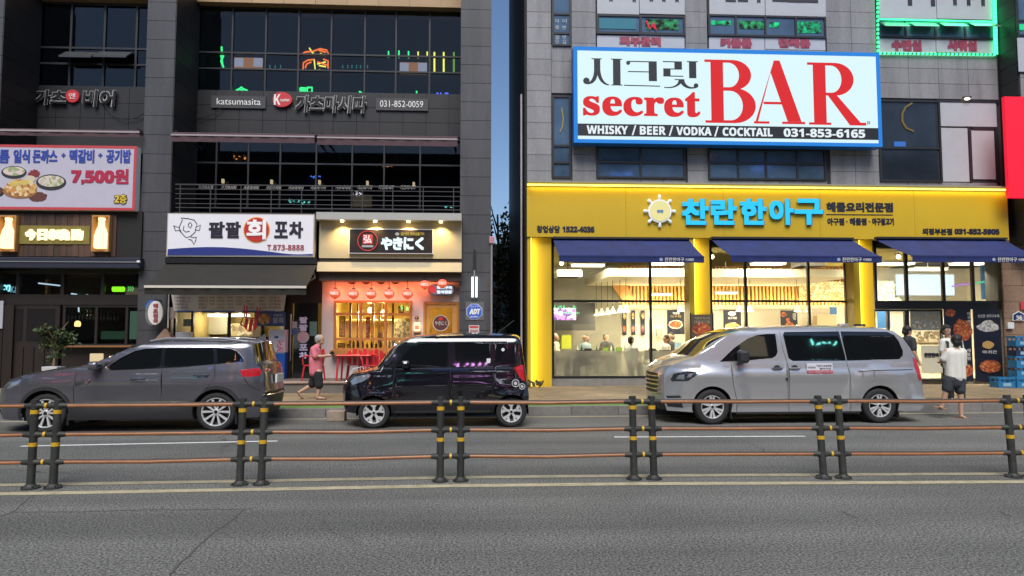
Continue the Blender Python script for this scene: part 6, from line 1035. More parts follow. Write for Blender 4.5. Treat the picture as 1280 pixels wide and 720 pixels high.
# ================================================================ far side of the street, mirrored in car windows and panes
ob = thing('building', 'dark building row across the street, mirrored in the car windows', 'building', (0, -16, 0)); MB().box(-45, 45, -24, -15, 0, 17.0).build('wall', mat('facing wall', (.05, .048, .05), .8), ob)
rs = random.Random(3)
for i in range(22):
    x = -30 + i * 2.8; 
    for k in range(5): MB().box(x, x + 1.7, -14.99, -14.96, 3.9 + k * 2.7, 5.3 + k * 2.7).build('window', emi('lit window', (.9, .75, .5), 1.2) if rs.random() < .2 else M_BLACKIN, ob)
for i in range(9): x = -20 + i * 4.6 + rs.uniform(-.8, .8); w_ = rs.uniform(1.6, 3.2); MB().box(x, x + w_, -14.99, -14.93, .5, 2.5).build('added_shop_window', emi('added shop window %d' % (i % 3), ((1, .8, .5), (.85, .95, 1), (1, .45, .35))[i % 3], 1.6), ob)  # unseen glowing shop fronts, added for streaks in the car paint
cols_ = [(.05, .9, .3), (.1, .25, 1), (1, .15, .3), (.75, .85, 1), (.9, .4, 1), (1, .35, .1), (.2, .9, .8), (.9, .9, 1)]
neon_sp = [(-31 + i * 1.55 + rs.uniform(-.5, .5), (4., 10.2, 12.6, 15.2, 9., 13.8, 11.4, 16.2)[i % 8] + rs.uniform(-.5, .5), rs.uniform(1.0, 2.4), cols_[(i * 3) % 8]) for i in range(40)]
for i, (x, z, w_, c) in enumerate(neon_sp):
    b = MB(); ng = int(w_ / .38)
    for j in range(ng):
        for q in range(2): g0 = (x + j * .38 + rs.uniform(0, .25), z + rs.uniform(-.2, .2)); g1 = (x + j * .38 + rs.uniform(0, .3), z + rs.uniform(-.2, .2)); b.tube([(g0[0], -14.8, g0[1]), (g1[0] + .04, -14.8, g1[1])], .05, 5)
    if i % 3 == 0: b.tube([(x, -14.8, z - .4), (x + w_, -14.8, z - .4)], .05, 6)
    tag(b.build('neon_sign', emi('street neon %d' % i, c, 20.)), 'glowing neon script sign on the building row across the street', 'neon sign', 'neon signs across the street')
# ================================================================ cars
M_TYRE = mat('tyre rubber', (.018, .018, .019), .8, bump=.1, bscale=60); M_GAP = mat('panel gap', (.006, .006, .007), .7); M_CLAD = mat('black cladding', (.022, .022, .024), .55); M_CGLASS = mat('car glass', (.006, .007, .008), .02, spec=.6, coat=.5); M_RIM = mat('alloy rim', (.75, .75, .76), .38, .6); M_RIMD = mat('dark rim', (.02, .02, .022), .4, .5); M_RLENS = mat('red lens', (.35, .008, .015), .12, coat=1., emit=.10, ecol=(1, .02, .03)); M_HLENS = mat('clear lens', (.24, .26, .3), .06, .4, coat=1.); M_CHR = mat('car chrome', (.5, .5, .51), .18, 1.); M_UNDER = mat('underbody', (.01, .01, .01), .9)
def inpoly(x, z, poly):
    c = False; n = len(poly)
    for i in range(n):
        x0, z0 = poly[i]; x1, z1 = poly[(i + 1) % n]
        if (z0 > z) != (z1 > z) and x < (x1 - x0) * (z - z0) / (z1 - z0) + x0: c = not c
    return c
def thickline(pts, w):
    l = []; r = []
    for k, p in enumerate(pts):
        a = Vector(pts[max(k - 1, 0)]); b = Vector(pts[min(k + 1, len(pts) - 1)]); d = (b - a).normalized(); n = Vector((-d.y, d.x)) * w / 2; q = Vector(p); l.append(tuple(q + n)); r.append(tuple(q - n))
    return l + r[::-1]
def wheel(car, x, y, r, rimr, style, w=.21):
    """wheel seen from -Y; y = outer face"""
    hub = MB().lathe([(0, -.17), (rimr * .9, -.17), (rimr * .93, -.06), (rimr * .75, -.075), (rimr * .72, -.09), (0, -.09)], (x, y, r), 28, 'y').build('wheel', M_RIMD, car, smooth=1)
    s = w / 2; MB().lathe([(rimr * .97, 0 - .008), (rimr * 1.04, .0), (r * .86, .008), (r * .95, .0), (r * .99, -.02), (r, -.045), (r, -w + .045), (r * .99, -w + .02), (r * .93, -w), (rimr, -w)], (x, y, r), 40, 'y').build('tyre', M_TYRE, hub, smooth=50)
    b = MB(); b.lathe([(rimr * .90, -.03), (rimr * .93, .002), (rimr * .985, .004), (rimr * 1.0, -.02), (rimr * .99, -.1), (rimr * .93, -.1)], (x, y, r), 40, 'y')
    def spoke(a, w0, w1, r0, r1, da=0):
        pts = [(r0, -w0, -.012), (r0, w0, -.012), (r1, w1, -.006), (r1, -w1, -.006)]; vs = []
        for dep in (0, -.035):
            for rr, ww, dd in pts:
                aa = a + da * (rr - r0) / (r1 - r0); ca, sa = cos(aa), sin(aa); vs.append((x + rr * ca - ww * sa, y - (dd + dep), r + rr * sa + ww * ca))
        b.add(vs, [(0, 3, 2, 1), (4, 5, 6, 7), (0, 1, 5, 4), (1, 2, 6, 5), (2, 3, 7, 6), (3, 0, 4, 7)])
    if style == 'suv':
        for k in range(5):
            a = 2 * pi * k / 5 + .3
            for d in (-.24, .24): spoke(a + d * .8, rimr * .05, rimr * .085, rimr * .18, rimr * .94, d * .5)
    elif style == 'kei':
        for k in range(5): a = 2 * pi * k / 5 + pi / 2; spoke(a, rimr * .10, rimr * .13, rimr * .2, rimr * .62); spoke(a + .12, rimr * .12, rimr * .2, rimr * .55, rimr * .95, .2); spoke(a - .12, rimr * .1, rimr * .12, rimr * .55, rimr * .95, -.1)
    else:
        for k in range(6):
            a = 2 * pi * k / 6 + pi / 6
            for d in (-.17, .17): spoke(a + d, rimr * .06, rimr * .10, rimr * .22, rimr * .94)
    b.lathe([(0, .0), (rimr * .2, -.002), (rimr * .24, -.02), (rimr * .24, -.06), (0, -.06)], (x, y, r), 20, 'y'); b.build('rim', M_RIM, hub, smooth=35); MB().lathe([(0, .004), (rimr * .12, .004), (rimr * .12, -.004), (0, -.004)], (x, y, r), 16, 'y').build('hub_cap', M_RIMD, hub)
def make_car(name, label, cat, loc, rz, W, paint, outline, arches, regions, belt, roofz, wheels, r, rimr, style, tumble=.27, lats=9, top_glass=(), front_in=.26, rear_in=.16, fl=.75, rl=.5, hood_crown=.03, roof_crown=.05, clad_arch=0., crease=None):
    """outline: [(x,z,bulge,kind)] from the front foot over the roof to the rear foot (metres, near side); regions: [(part, poly, material, inset, sub)]"""
    car = thing(name, label, cat, loc, None, True, rz); L0 = min(p[0] for p in outline); L1 = max(p[0] for p in outline)
    def inset(x, z):
        v = 0.
        if z > belt: t = z - belt; v += t * tumble + (max(0, z - (roofz - .14)) / .14) ** 2 * .07
        if z > belt - .32: v += .05 * min(1, (z - belt + .32) / .32) ** 2
        if z <= belt: v += .012 * ((belt - z) / belt) ** 2 + (max(0, .42 - z) / .42) ** 2 * .10 + .014 - .014 * max(0, 1 - abs(z - (belt - .3)) / .12)
        for wx in wheels: v -= .025 * math.exp(-((x - wx) / .42) ** 2 - ((z - .55) / .2) ** 2)
        if crease: v += crease(x, z)
        a = max(0, (L0 + fl - x) / fl); v += front_in * a ** 2.6; c = max(0, (x - (L1 - rl)) / rl); v += rear_in * c ** 2.4
        return v
    ol = [(p[0], p[1]) for p in outline]; bot = []
    zbot = ol[-1][1]
    for wx, ra, zc in sorted(arches, reverse=True):
        zs = min(zbot, zc); a0 = math.asin(max(-1, min(1, (zs - zc) / ra)))
        bot += [(wx + ra * cos(a), zc + ra * sin(a)) for a in [a0 + (pi - 2 * a0) * i / 20 for i in range(21)]]
    poly_ = ol + bot; n0 = len(poly_); pts = [Vector(p) for p in poly_]; edges = [(i, (i + 1) % n0) for i in range(n0)]
    regs = []
    if clad_arch:
        for wx, ra, zc in arches:
            a0 = -.25; regs.append(('arch_moulding', [(wx + (ra + clad_arch) * cos(a), zc + (ra + clad_arch) * sin(a)) for a in [a0 + (pi - 2 * a0) * i / 20 for i in range(21)]] + [(wx + (ra - .001) * cos(a), zc + (ra - .001) * sin(a)) for a in [pi - a0 - (pi - 2 * a0) * i / 20 for i in range(21)]], M_CLAD, -.012, None))
    regs += regions
    for g in regs:
        q = [p for p in g[1]]; k0 = len(pts); pts += [Vector(p) for p in q]; edges += [(k0 + i, k0 + (i + 1) % len(q)) for i in range(len(q))]
    x = L0
    st = .07
    nx = int((L1 - L0) / st); nz = int(roofz / st)
    for i in range(nx + 1):
        for k in range(nz + 1):
            px, pz = L0 + (i + .5 * (k % 2)) * st, .15 + k * st
            if inpoly(px, pz, poly_): pts.append(Vector((px, pz)))
    vo, eo, fo, *_ = delaunay_2d_cdt(pts, edges, [], 0, 1e-4)
    groups = {}
    for f in fo:
        cx = sum(vo[i].x for i in f) / len(f); cz = sum(vo[i].y for i in f) / len(f)
        if not inpoly(cx, cz, poly_): continue
        key = -1
        for gi, g in enumerate(regs):
            if inpoly(cx, cz, g[1]): key = gi
        groups.setdefault(key, []).append(f)
    hw = W / 2
    def clean_normals(o):
        """exact surface normals on the flanks, so reflections run smooth over the triangles"""
        me = o.data; ns = []; e = .004
        for p in me.polygons:
            if abs(p.normal.y) > .5 and (p.normal.y < 0) != (me.vertices[p.vertices[0]].co.y < 0): p.flip()
        me.update()
        for p in me.polygons:
            flank = abs(p.normal.y) > .5
            for vi in p.vertices:
                x, y, z = me.vertices[vi].co
                if flank and abs(abs(y) - (hw - inset(x, z))) < .03:
                    gx = (inset(x + e, z) - inset(x - e, z)) / (2 * e); gz = (inset(x, z + e) - inset(x, z - e)) / (2 * e); sg = -1 if y < 0 else 1
                    ns.append(Vector((gx, sg, gz)).normalized())
                else: ns.append(Vector((0, 0, 0)))
        me.normals_split_custom_set(ns)
    def side(key, sgn, ins):
        fs = groups[key]; used = sorted({i for f in fs for i in f}); mp = {v: i for i, v in enumerate(used)}
        b = MB(); b.v = [(vo[i].x, sgn * (hw - inset(vo[i].x, vo[i].y) - ins), vo[i].y) for i in used]; b.f = [tuple(mp[i] for i in f) if sgn < 0 else tuple(mp[i] for i in f[::-1]) for f in fs]; return b
    # body: both sides, roof and ends in one shell
    body = side(-1, -1, 0); o2 = side(-1, 1, 0); body.add(o2.v, o2.f)
    tg = {}; tops = []
    for k in range(len(outline) - 1):
        (xa, za, ba, ka), (xb, zb, bb, kb) = outline[k], outline[k + 1]; steps = max(1, int(Vector((xb - xa, zb - za)).length / .12))
        for s_ in range(steps): u = s_ / steps; tops.append((xa + (xb - xa) * u, za + (zb - za) * u, ba + (bb - ba) * u, ka))
    tops.append(outline[-1]); rows = []
    for (x, z, bu, kind) in tops:
        w_ = hw - inset(x, z); row = []
        for j in range(lats * 2 + 1):
            t = (j - lats) / lats; c = 1 - abs(t) ** 2.4; sg = -1 if x < (L0 + L1) / 2 else 1; zc = (roof_crown if z > belt + .25 else (hood_crown if z > belt - .35 else 0)) * c
            row.append((x + sg * bu * c, w_ * t, z + zc))
        rows.append(row)
    M_ = lats * 2 + 1; tb = {}
    for k in range(len(rows) - 1):
        kind = tops[k][3]
        for j in range(M_ - 1):
            tt = abs((j + .5 - lats) / lats); kd = kind
            if kd in ('windscreen', 'rear_window') and tt > .86: kd = 'body'
            if kd in ('grille', 'plate_zone') and tt > .72: kd = 'body'
            tb.setdefault(kd, []).append((k, j))
    def topmesh(cells, off=0.):
        b = MB(); idx = {}
        for k, j in cells:
            q = []
            for kk, jj in ((k, j), (k, j + 1), (k + 1, j + 1), (k + 1, j)):
                if (kk, jj) not in idx: idx[(kk, jj)] = len(b.v); b.v.append(rows[kk][jj])
                q.append(idx[(kk, jj)])
            b.f.append(tuple(q[::-1]))
        return b
    tm = topmesh(tb.get('body', [])); body.add(tm.v, tm.f)
    bo = body.build('body', paint, car); me = bo.data; bm = bmesh.new(); bm.from_mesh(me); bmesh.ops.remove_doubles(bm, verts=bm.verts, dist=.0008); bmesh.ops.recalc_face_normals(bm, faces=bm.faces)
    for f in bm.faces: f.smooth = True
    for e in bm.edges: e.smooth = not (len(e.link_faces) == 2 and e.calc_face_angle(0) > radians(38))
    bm.to_mesh(me); bm.free()
    clean_normals(bo)
    for kd, m in (('windscreen', M_CGLASS), ('rear_window', M_CGLASS), ('grille', M_CLAD), ('front_bumper', M_CLAD), ('rear_bumper', M_CLAD)):
        if kd in tb: topmesh(tb[kd]).build(kd, m, car, smooth=60)
    made = {}
    for gi, g in enumerate(regs):
        if gi not in groups: continue
        for sgn in (-1, 1):
            par = car
            if g[4] and (g[4], sgn) in made: par = made[(g[4], sgn)]
            o = side(gi, sgn, g[3]).build(g[0], g[2] if g[2] else paint, par, smooth=50); clean_normals(o); made[(g[0], sgn)] = o; made[('%s%d' % (g[0], gi), sgn)] = o
    # underbody, wheel wells
    u = MB(); u.box(L0 + .35, L1 - .3, -hw + .34, hw - .34, zbot * .8, .62); u.build('underbody', M_UNDER, car)
    for wx, ra, zc in arches:
        for sgn in (-1, 1):
            b = MB(); ys_ = (sgn * (hw - .045), sgn * (hw - .345)); n = 16
            for yy in ys_: b.v += [(wx + (ra + .004) * cos(a), yy, zc + (ra + .004) * sin(a)) for a in [-.2 + (pi + .4) * i / n for i in range(n + 1)]]
            b.f += [(i, i + 1, i + n + 2, i + n + 1) for i in range(n)]; b.f.append(tuple(range(n + 1, 2 * n + 2))); b.build('wheel_well', M_UNDER, car)
    for wx in wheels:
        wheel(car, wx, -(hw - .035), r, rimr, style); 
        hb = MB().lathe([(0, 0), (rimr, 0), (rimr, -.1), (0, -.1)], (wx, hw - .14, r), 20, 'y').build('wheel', M_RIM, car); MB().lathe([(rimr, .1), (r * .97, .09), (r, .05), (r, -.06), (r * .96, -.1), (rimr, -.1)], (wx, hw - .14, r), 28, 'y').build('tyre', M_TYRE, hb, smooth=50)
    car['_hw'] = hw
    return car, inset, hw, rows, tops
def conv(s, x0, yg):
    return lambda L: [((x - x0) / s, (yg - y) / s) for x, y in L]
def mirror_(car, x, y, z, m, s=1., dirx=1):
    b = MB().box(x - .07 * s, x + .075 * s, y - .19 * s, y + .0, z - .065 * s, z + .065 * s); o = b.build('mirror', m, car, bevel=.045 * s); MB().tube([(x + .02, y + .04, z - .06 * s), (x, y - .05 * s, z - .04 * s)], .025 * s, 6).build('stalk', M_CLAD, o)
    b = MB().box(x - .07 * s, x + .075 * s, -y, -y + .19 * s, z - .065 * s, z + .065 * s); b.build('mirror', m, car, bevel=.045 * s)
def handle(par, x, y, z, m, l=.2):
    b = MB().tube([(x - l / 2, y - .005, z), (x - l / 2 + .03, y - .035, z), (x + l / 2 - .03, y - .035, z + .003), (x + l / 2, y - .005, z + .003)], .016, 6); o = b.build('door_handle', m, par, smooth=1); return o
def place(px, py, xa):
    """world spot of a car whose front foot shows at px,py on the ground"""
    X, Y = G(px, py); return X, Y

# ---------------- grey SUV
s = 72.6; C = conv(s, 0, 539.5); M_GREYP = mat('grey car paint', (.145, .14, .16), .22, .65, coat=.6)
ol = [(6, 524, .22, 'front_bumper'), (1, 512, .26, 'grille'), (2, 497, .28, 'grille'), (7, 485, .28, 'body'), (16, 477, .26, 'body'), (36, 469, .2, 'body'), (56, 464.6, .16, 'body'), (80, 461, .12, 'body'), (97, 457.6, .1, 'windscreen'), (123, 446, .16, 'windscreen'), (143, 436.3, .14, 'windscreen'), (160, 430, .06, 'body'), (180, 427.2, 0, 'body'), (216, 426.2, 0, 'body'), (255, 427.2, .02, 'body'), (282, 429.5, .06, 'body'), (297, 432.2, .2, 'rear_window'), (309, 455, .2, 'body'), (323, 459, .18, 'body'), (328, 470, .16, 'body'), (329, 482, .16, 'body'), (333, 492, .18, 'rear_bumper'), (333, 504, .18, 'rear_bumper'), (327, 518, .14, 'rear_bumper'), (318, 524, .1, 'body')]
ol = [(a - (14 * (1 - a / 97) if a < 97 else 0) - (25 * (a - 285) / 48 if a > 285 else 0), b_, c * (.45 if a > 285 else 1), k) for a, b_, c, k in ol]
ol = [(*C([(a, b_)])[0], c, k) for a, b_, c, k in ol]; W = 1.84
wz = 24. / s
dlo = [(117, 459.5), (134, 447.5), (150, 439), (162, 436.3), (180, 435.3), (215, 434.6), (247, 435.2), (265, 436.6), (274, 439.6), (281, 447), (284.5, 453), (252, 456.2), (215, 459), (180, 461.3), (150, 462.6), (125, 463.4)]
fw = [(121, 460.5), (135, 448.8), (151, 440.2), (163, 437.5), (182.5, 436.5), (182.5, 460), (150, 461.6), (126, 462.4)]; rw = [(186.5, 436.4), (215, 435.8), (245.5, 436.3), (247, 455.5), (215, 457.8), (186.5, 459.8)]; qw = [(249.5, 436.6), (265, 438), (273, 440.8), (279.5, 447.6), (282, 452.2), (252, 455)]
fd = [(84, 471), (90, 463), (117, 464), (184.5, 461.5), (184.5, 436), (185, 500), (186, 524), (88, 524), (83, 500)]
dtop = [(117, 459.5), (134, 447.5), (150, 439), (162, 436.3), (180, 435.3), (215, 434.6), (247, 435.2), (265, 436.6), (274, 439.6), (281, 447), (284.5, 453)]
regs = [('window_surround', C(dlo), mat('gloss black trim', (.006, .006, .007), .15, coat=.5), -.002, None), ('door', C([(84, 466), (118, 464.6), (150, 463.6), (184.2, 462), (184.8, 502), (84, 506)]), None, -.0005, None), ('door', C([(185.6, 462), (215, 460), (248, 457.4), (250, 475), (240, 486), (224, 503), (186.2, 502)]), None, -.0005, None),
        ('window', C(fw), M_CGLASS, .008, None), ('window', C(rw), M_CGLASS, .008, None), ('window', C(qw), M_CGLASS, .008, None), ('sill_cladding', C([(80, 506.5), (222, 504), (224, 523.5), (80, 523.5)]), M_CLAD, -.01, None), ('chrome_trim', thickline(C(dtop), .014), M_CHR, -.008, None), ('sill_chrome', C([(90, 503.6), (220, 501.2), (220, 503.2), (90, 506)]), M_CHR, -.012, None),
        ('tail_light', C([(279, 464), (292, 462), (301.5, 461.6), (303.5, 468), (301, 471.6), (284, 472.6)]), M_RLENS, -.004, None), ('headlight', C([(-2, 486), (7, 478.6), (20, 474.5), (17, 479), (6, 485)]), M_HLENS, -.003, None), ('fender_vent', C([(84, 476.5), (101, 474.3), (98, 479), (84, 482)]), M_CLAD, -.004, None), ('vent_chrome', C([(95, 476.6), (102.5, 473.4), (99, 480), (96, 480.4)]), M_CHR, -.008, None),
        ('panel_gap', thickline(C([(84, 466), (82.5, 485), (83.5, 506)]), .009), M_GAP, .004, None), ('panel_gap', thickline(C([(185, 462), (185.4, 502)]), .009), M_GAP, .004, None), ('panel_gap', thickline(C([(248.5, 457.5), (250, 470), (246, 480), (239.5, 487)]), .009), M_GAP, .004, None), ('panel_gap', thickline(C([(285, 473.5), (291, 484), (303, 490)]), .008), M_GAP, .004, None)]
X, Y = G(0, 541); Yw = 12.42
X = P(0, 500, Yw)[0]; ang = math.atan(.03)
belt = (539.5 - 459) / s
def suv_crease(x, z):
    zc = .86 - .015 * x; return .022 * max(0, 1 - abs(z - .52) / .16) * (1 if 1.15 < x < 3.05 else 0) * min(1, max(0, (x - 1.15) / .3)) * min(1, max(0, (3.05 - x) / .3))
car, inset, hw, rows, tops = make_car('parked_car', 'dark grey SUV parked at the left below the plank sign', 'car', (X, Yw + W / 2, 0), ang, W, M_GREYP, ol, [(49.6 / s, .385, wz + .005), (252 / s, .385, wz + .005)], regs, belt, (539.5 - 426.2) / s, (49.6 / s, 252 / s), wz, .245, 'suv', clad_arch=.055, crease=suv_crease, rear_in=.22, rl=.6)
q = lambda px, py: C([(px, py)])[0]
def doors_of(c): return [o for o in c.children if o.name.startswith('door') and min(v.co.y for v in o.data.vertices) < -.3]
for (px, py), d in zip(((158, 473.2), (233.5, 469.2)), doors_of(car)): x, z = q(px, py); handle(d, x, -(hw - inset(x, z)), z, M_CHR, .24)
x, z = q(108, 457.5); mirror_(car, x, -(hw - .05), z, M_GREYP, 1.15)
for sg in (-1, 1): MB().tube([(*q(165, 427.6)[:1], sg * (hw - .23), q(165, 427.6)[1] - .0), (q(185, 424.8)[0], sg * (hw - .22), q(185, 425)[1] + .01), (q(255, 424.8)[0], sg * (hw - .22), q(255, 425.2)[1] + .01), (q(285, 428.2)[0], sg * (hw - .24), q(285, 428.6)[1])], .02, 6).build('roof_rail', M_ALU, car, smooth=1)
x, z = q(284, 427); MB().add([(x - .08, -.03, z), (x + .14, -.03, z), (x + .14, .03, z), (x - .08, .03, z), (x + .12, -.012, z + .11), (x + .13, .012, z + .11)], [(0, 1, 4), (1, 2, 5, 4), (2, 3, 5), (3, 0, 4, 5), (3, 2, 1, 0)]).build('antenna_fin', M_GREYP, car)
xr = max(p[0] for r_ in rows for p in r_); zl = q(0, 477)[1]; MB().box(xr - .02, xr + .015, -.26, .26, zl - .075, zl + .075).build('number_plate', mat('plate white', (.7, .7, .68), .5), car); pl_ = car.children[-1]
bt = text_mesh(boldmap('123가 4567'), 0)
MB().tube([(xr - .12, -hw + .18, q(0, 496)[1]), (xr - .01, -.4, q(0, 496)[1]), (xr + .005, 0, q(0, 496)[1]), (xr - .01, .4, q(0, 496)[1]), (xr - .12, hw - .18, q(0, 496)[1])], .02, 6).build('bumper_chrome', M_CHR, car, smooth=1)
x, z = q(50, 470); wz_ = q(0, 466)[1]; xt = q(303, 466)[0]; MB().tube([(xt + .0, -hw + .26, wz_), (xt + .05, -.45, wz_ + .01), (xt + .07, 0, wz_ + .01), (xt + .05, .45, wz_ + .01), (xt + .0, hw - .26, wz_)], .035, 8).build('tail_light_bar', M_RLENS, car, smooth=1)
MB().box(q(128, 0)[0], q(131, 0)[0] + .35, -hw + .4, hw - .4, .55, .95).build('seat', M_UNDER, car)
for px in (75, 276): x, _ = q(px, 500); MB().box(x - .015, x + .015, -hw + .06, -hw + .26, .12, .32).build('mud_flap', M_UNDER, car)

# ---------------- black box car
s = 68.6; C = conv(s, 428, 535); M_BLKP = mat('black car paint', (.008, .007, .011), .12, .2, coat=1.)
ol = [(431, 516, .10, 'front_bumper'), (428.5, 506, .13, 'body'), (429, 494, .14, 'grille'), (430.5, 485, .14, 'body'), (434.5, 477, .13, 'body'), (441, 471.5, .12, 'body'), (452, 468, .1, 'body'), (470, 463.2, .1, 'windscreen'), (481, 450.5, .13, 'windscreen'), (492, 437.3, .12, 'windscreen'), (500, 430.5, .08, 'body'), (508, 427, .05, 'body'), (522, 424.8, .02, 'body'), (540, 423.4, 0, 'body'), (590, 422, 0, 'body'), (628, 422.4, .02, 'body'), (640, 424.4, .05, 'body'), (645.5, 428, .07, 'rear_window'), (648, 441, .07, 'rear_window'), (650, 456, .07, 'body'), (652, 468, .07, 'body'), (655, 486, .08, 'body'), (656.5, 497, .09, 'rear_bumper'), (655.5, 511, .09, 'rear_bumper'), (651, 517, .06, 'body')]
ol = [(a - (3.5 * (a - 628) / 28 if a > 628 else 0), b_, c * (.4 if a > 628 else 1), k) for a, b_, c, k in ol]
ol = [(*C([(a, b_)])[0], c, k) for a, b_, c, k in ol]; W = 1.595; wz = 19 / s
regs = [('door', C([(489, 464), (500, 463.4), (555, 463), (555.5, 512), (489, 512)]), None, -.0005, None), ('door', C([(557.5, 463), (590, 461), (608.5, 459.4), (610, 480), (606, 500), (604, 512), (558, 512)]), None, -.0005, None), ('pillar_trim', C([(486, 461), (508, 435), (518, 431.5), (553, 430), (626.5, 429), (628, 438), (626, 447), (619.5, 454.5), (608, 459), (590, 461), (552, 462.6), (492, 463.4)]), mat('gloss black trim', (.006, .006, .007), .15, coat=.5), -.002, None),
        ('window', C([(488.5, 460), (509, 436.5), (519, 433), (553, 431.5), (552, 460.8), (492, 462)]), M_CGLASS, .008, None), ('window', C([(562, 431.6), (604, 430.8), (605, 457.6), (590, 459.2), (562.5, 461)]), M_CGLASS, .008, None), ('window', C([(611.5, 430.8), (625, 430.6), (626, 439), (623.5, 446.5), (618, 452.6), (611.5, 456)]), M_CGLASS, .008, None),
        ('tail_light', C([(633, 462), (643.5, 458.6), (646, 459), (648, 478.5), (644, 477.4), (639, 470)]), M_RLENS, -.006, None), ('headlight', C([(434.5, 478), (441, 472.4), (457, 469), (460, 471), (452, 477.5), (438, 482.5)]), M_HLENS, -.004, None),
        ('panel_gap', thickline(C([(488, 464.6), (486.5, 480), (488, 500), (489, 514)]), .008), M_GAP, .004, None), ('panel_gap', thickline(C([(556.4, 463), (556.8, 514)]), .008), M_GAP, .004, None), ('panel_gap', thickline(C([(609.6, 459.8), (611, 475), (607.5, 492), (606, 500)]), .008), M_GAP, .004, None), ('sill_cladding', C([(489, 513), (605, 513), (605, 516.6), (489, 516.6)]), M_CLAD, -.006, None)]
Yw = 12.72; X = P(428, 500, Yw)[0]
fl_ = lambda x, z: -.05 * math.exp(-((x - (464 - 428) / 68.6) / .36) ** 2 - ((z - .52) / .16) ** 2) - .05 * math.exp(-((x - (631 - 428) / 68.6) / .36) ** 2 - ((z - .52) / .16) ** 2)
car, inset, hw, rows, tops = make_car('parked_car', 'small boxy black car parked in front of the lantern restaurant', 'car', (X, Yw + W / 2, 0), ang * .8, W, M_BLKP, ol, [((464 - 428) / s, .31, wz), ((631 - 428) / s, .31, wz)], regs, (535 - 462) / s, (535 - 422) / s, ((464 - 428) / s, (631 - 428) / s), wz, .19, 'kei', tumble=.17, front_in=.2, fl=.5, rear_in=.08, rl=.3, crease=fl_)
q = lambda px, py: C([(px, py)])[0]
for (px, py), d in zip(((546, 469), (606, 466.5)), doors_of(car)): x, z = q(px, py); handle(d, x, -(hw - inset(x, z)), z, M_CHR if px > 600 else M_BLKP, .19)
x, z = q(502, 457.5); mirror_(car, x, -(hw - .02), z, M_BLKP, 1.)
x, z = q(621, 440); MB().lathe([(0, 0), (.03, 0), (.03, .003), (0, .003)], (x, -(hw - inset(x, z)) - .0005, z), 16, 'y').build('window_sticker', M_WHITE, car); x, z = q(603, 453.5); y_ = -(hw - inset(x, z)) - .002; MB().box(x - .035, x + .035, y_ - .003, y_, z - .045, z + .04).build('window_sticker', M_WHITE, car)
for k, (px, py, rr_) in enumerate(((636, 481, .062), (644, 485, .05))):
    x, z = q(px, py); y_ = -(hw - inset(x, z)) - .012; b = MB()
    for i in range(20): a = 2 * pi * i / 20; c = 2 * pi * (i + 1) / 20; b.cyl((x + rr_ * cos(a), y_, z + rr_ * sin(a)), (x + rr_ * cos(c), y_, z + rr_ * sin(c)), .008, n=5)
    b.build('ring_decal', mat('silver decal', (.5, .5, .52), .4), car); MB().lathe([(0, 0), (rr_ * .5, 0), (rr_ * .5, .004), (0, .004)], (x, y_ + .002, z), 14, 'y').build('ring_decal', MATS['silver decal'], car)
x, z = q(596, 422); MB().tube([(x + .25, 0, z), (x + .62, 0, z + .28)], .006, 5).build('antenna', M_BLACK, car)
x, z = q(590, 421); MB().tube([(q(525, 0)[0], -hw + .17, q(0, 424.6)[1]), (q(590, 0)[0], -hw + .165, q(0, 422.6)[1]), (q(636, 0)[0], -hw + .17, q(0, 423.6)[1])], .012, 6).build('roof_gutter', M_BLKP, car)
xr = max(p[0] for r_ in rows for p in r_)

# ---------------- silver van
s = 66.6; C = conv(s, 821, 530); M_SILP = mat('silver car paint', (.50, .50, .515), .24, .65, coat=.6)
ol = [(827, 514, .10, 'front_bumper'), (823.5, 505, .14, 'body'), (822.5, 493, .15, 'grille'), (823.5, 470, .15, 'body'), (827, 463, .14, 'body'), (837, 456.5, .12, 'body'), (850, 451.4, .1, 'body'), (866, 447.5, .08, 'windscreen'), (893, 430.5, .1, 'windscreen'), (914, 419.4, .08, 'windscreen'), (928, 415.2, .04, 'body'), (950, 412.4, .02, 'body'), (985, 410.6, 0, 'body'), (1040, 410, 0, 'body'), (1085, 410.6, 0, 'body'), (1112, 412, .02, 'body'), (1124, 415, .05, 'body'), (1133, 423, .08, 'rear_window'), (1141, 437, .08, 'rear_window'), (1147, 452, .08, 'body'), (1151, 474, .08, 'body'), (1154, 490, .1, 'body'), (1156.5, 500, .12, 'body'), (1156, 511, .1, 'body'), (1149, 515, .06, 'body')]
ol = [(a + (9 * (1 - (a - 822) / 48) if a < 870 else 0) + (7 * (a - 1100) / 56 if a > 1100 else 0), b_, c * (.6 if a < 870 else 1), k) for a, b_, c, k in ol]
ol = [(*C([(a, b_)])[0], c, k) for a, b_, c, k in ol]; W = 1.9; wz = 21.6 / s
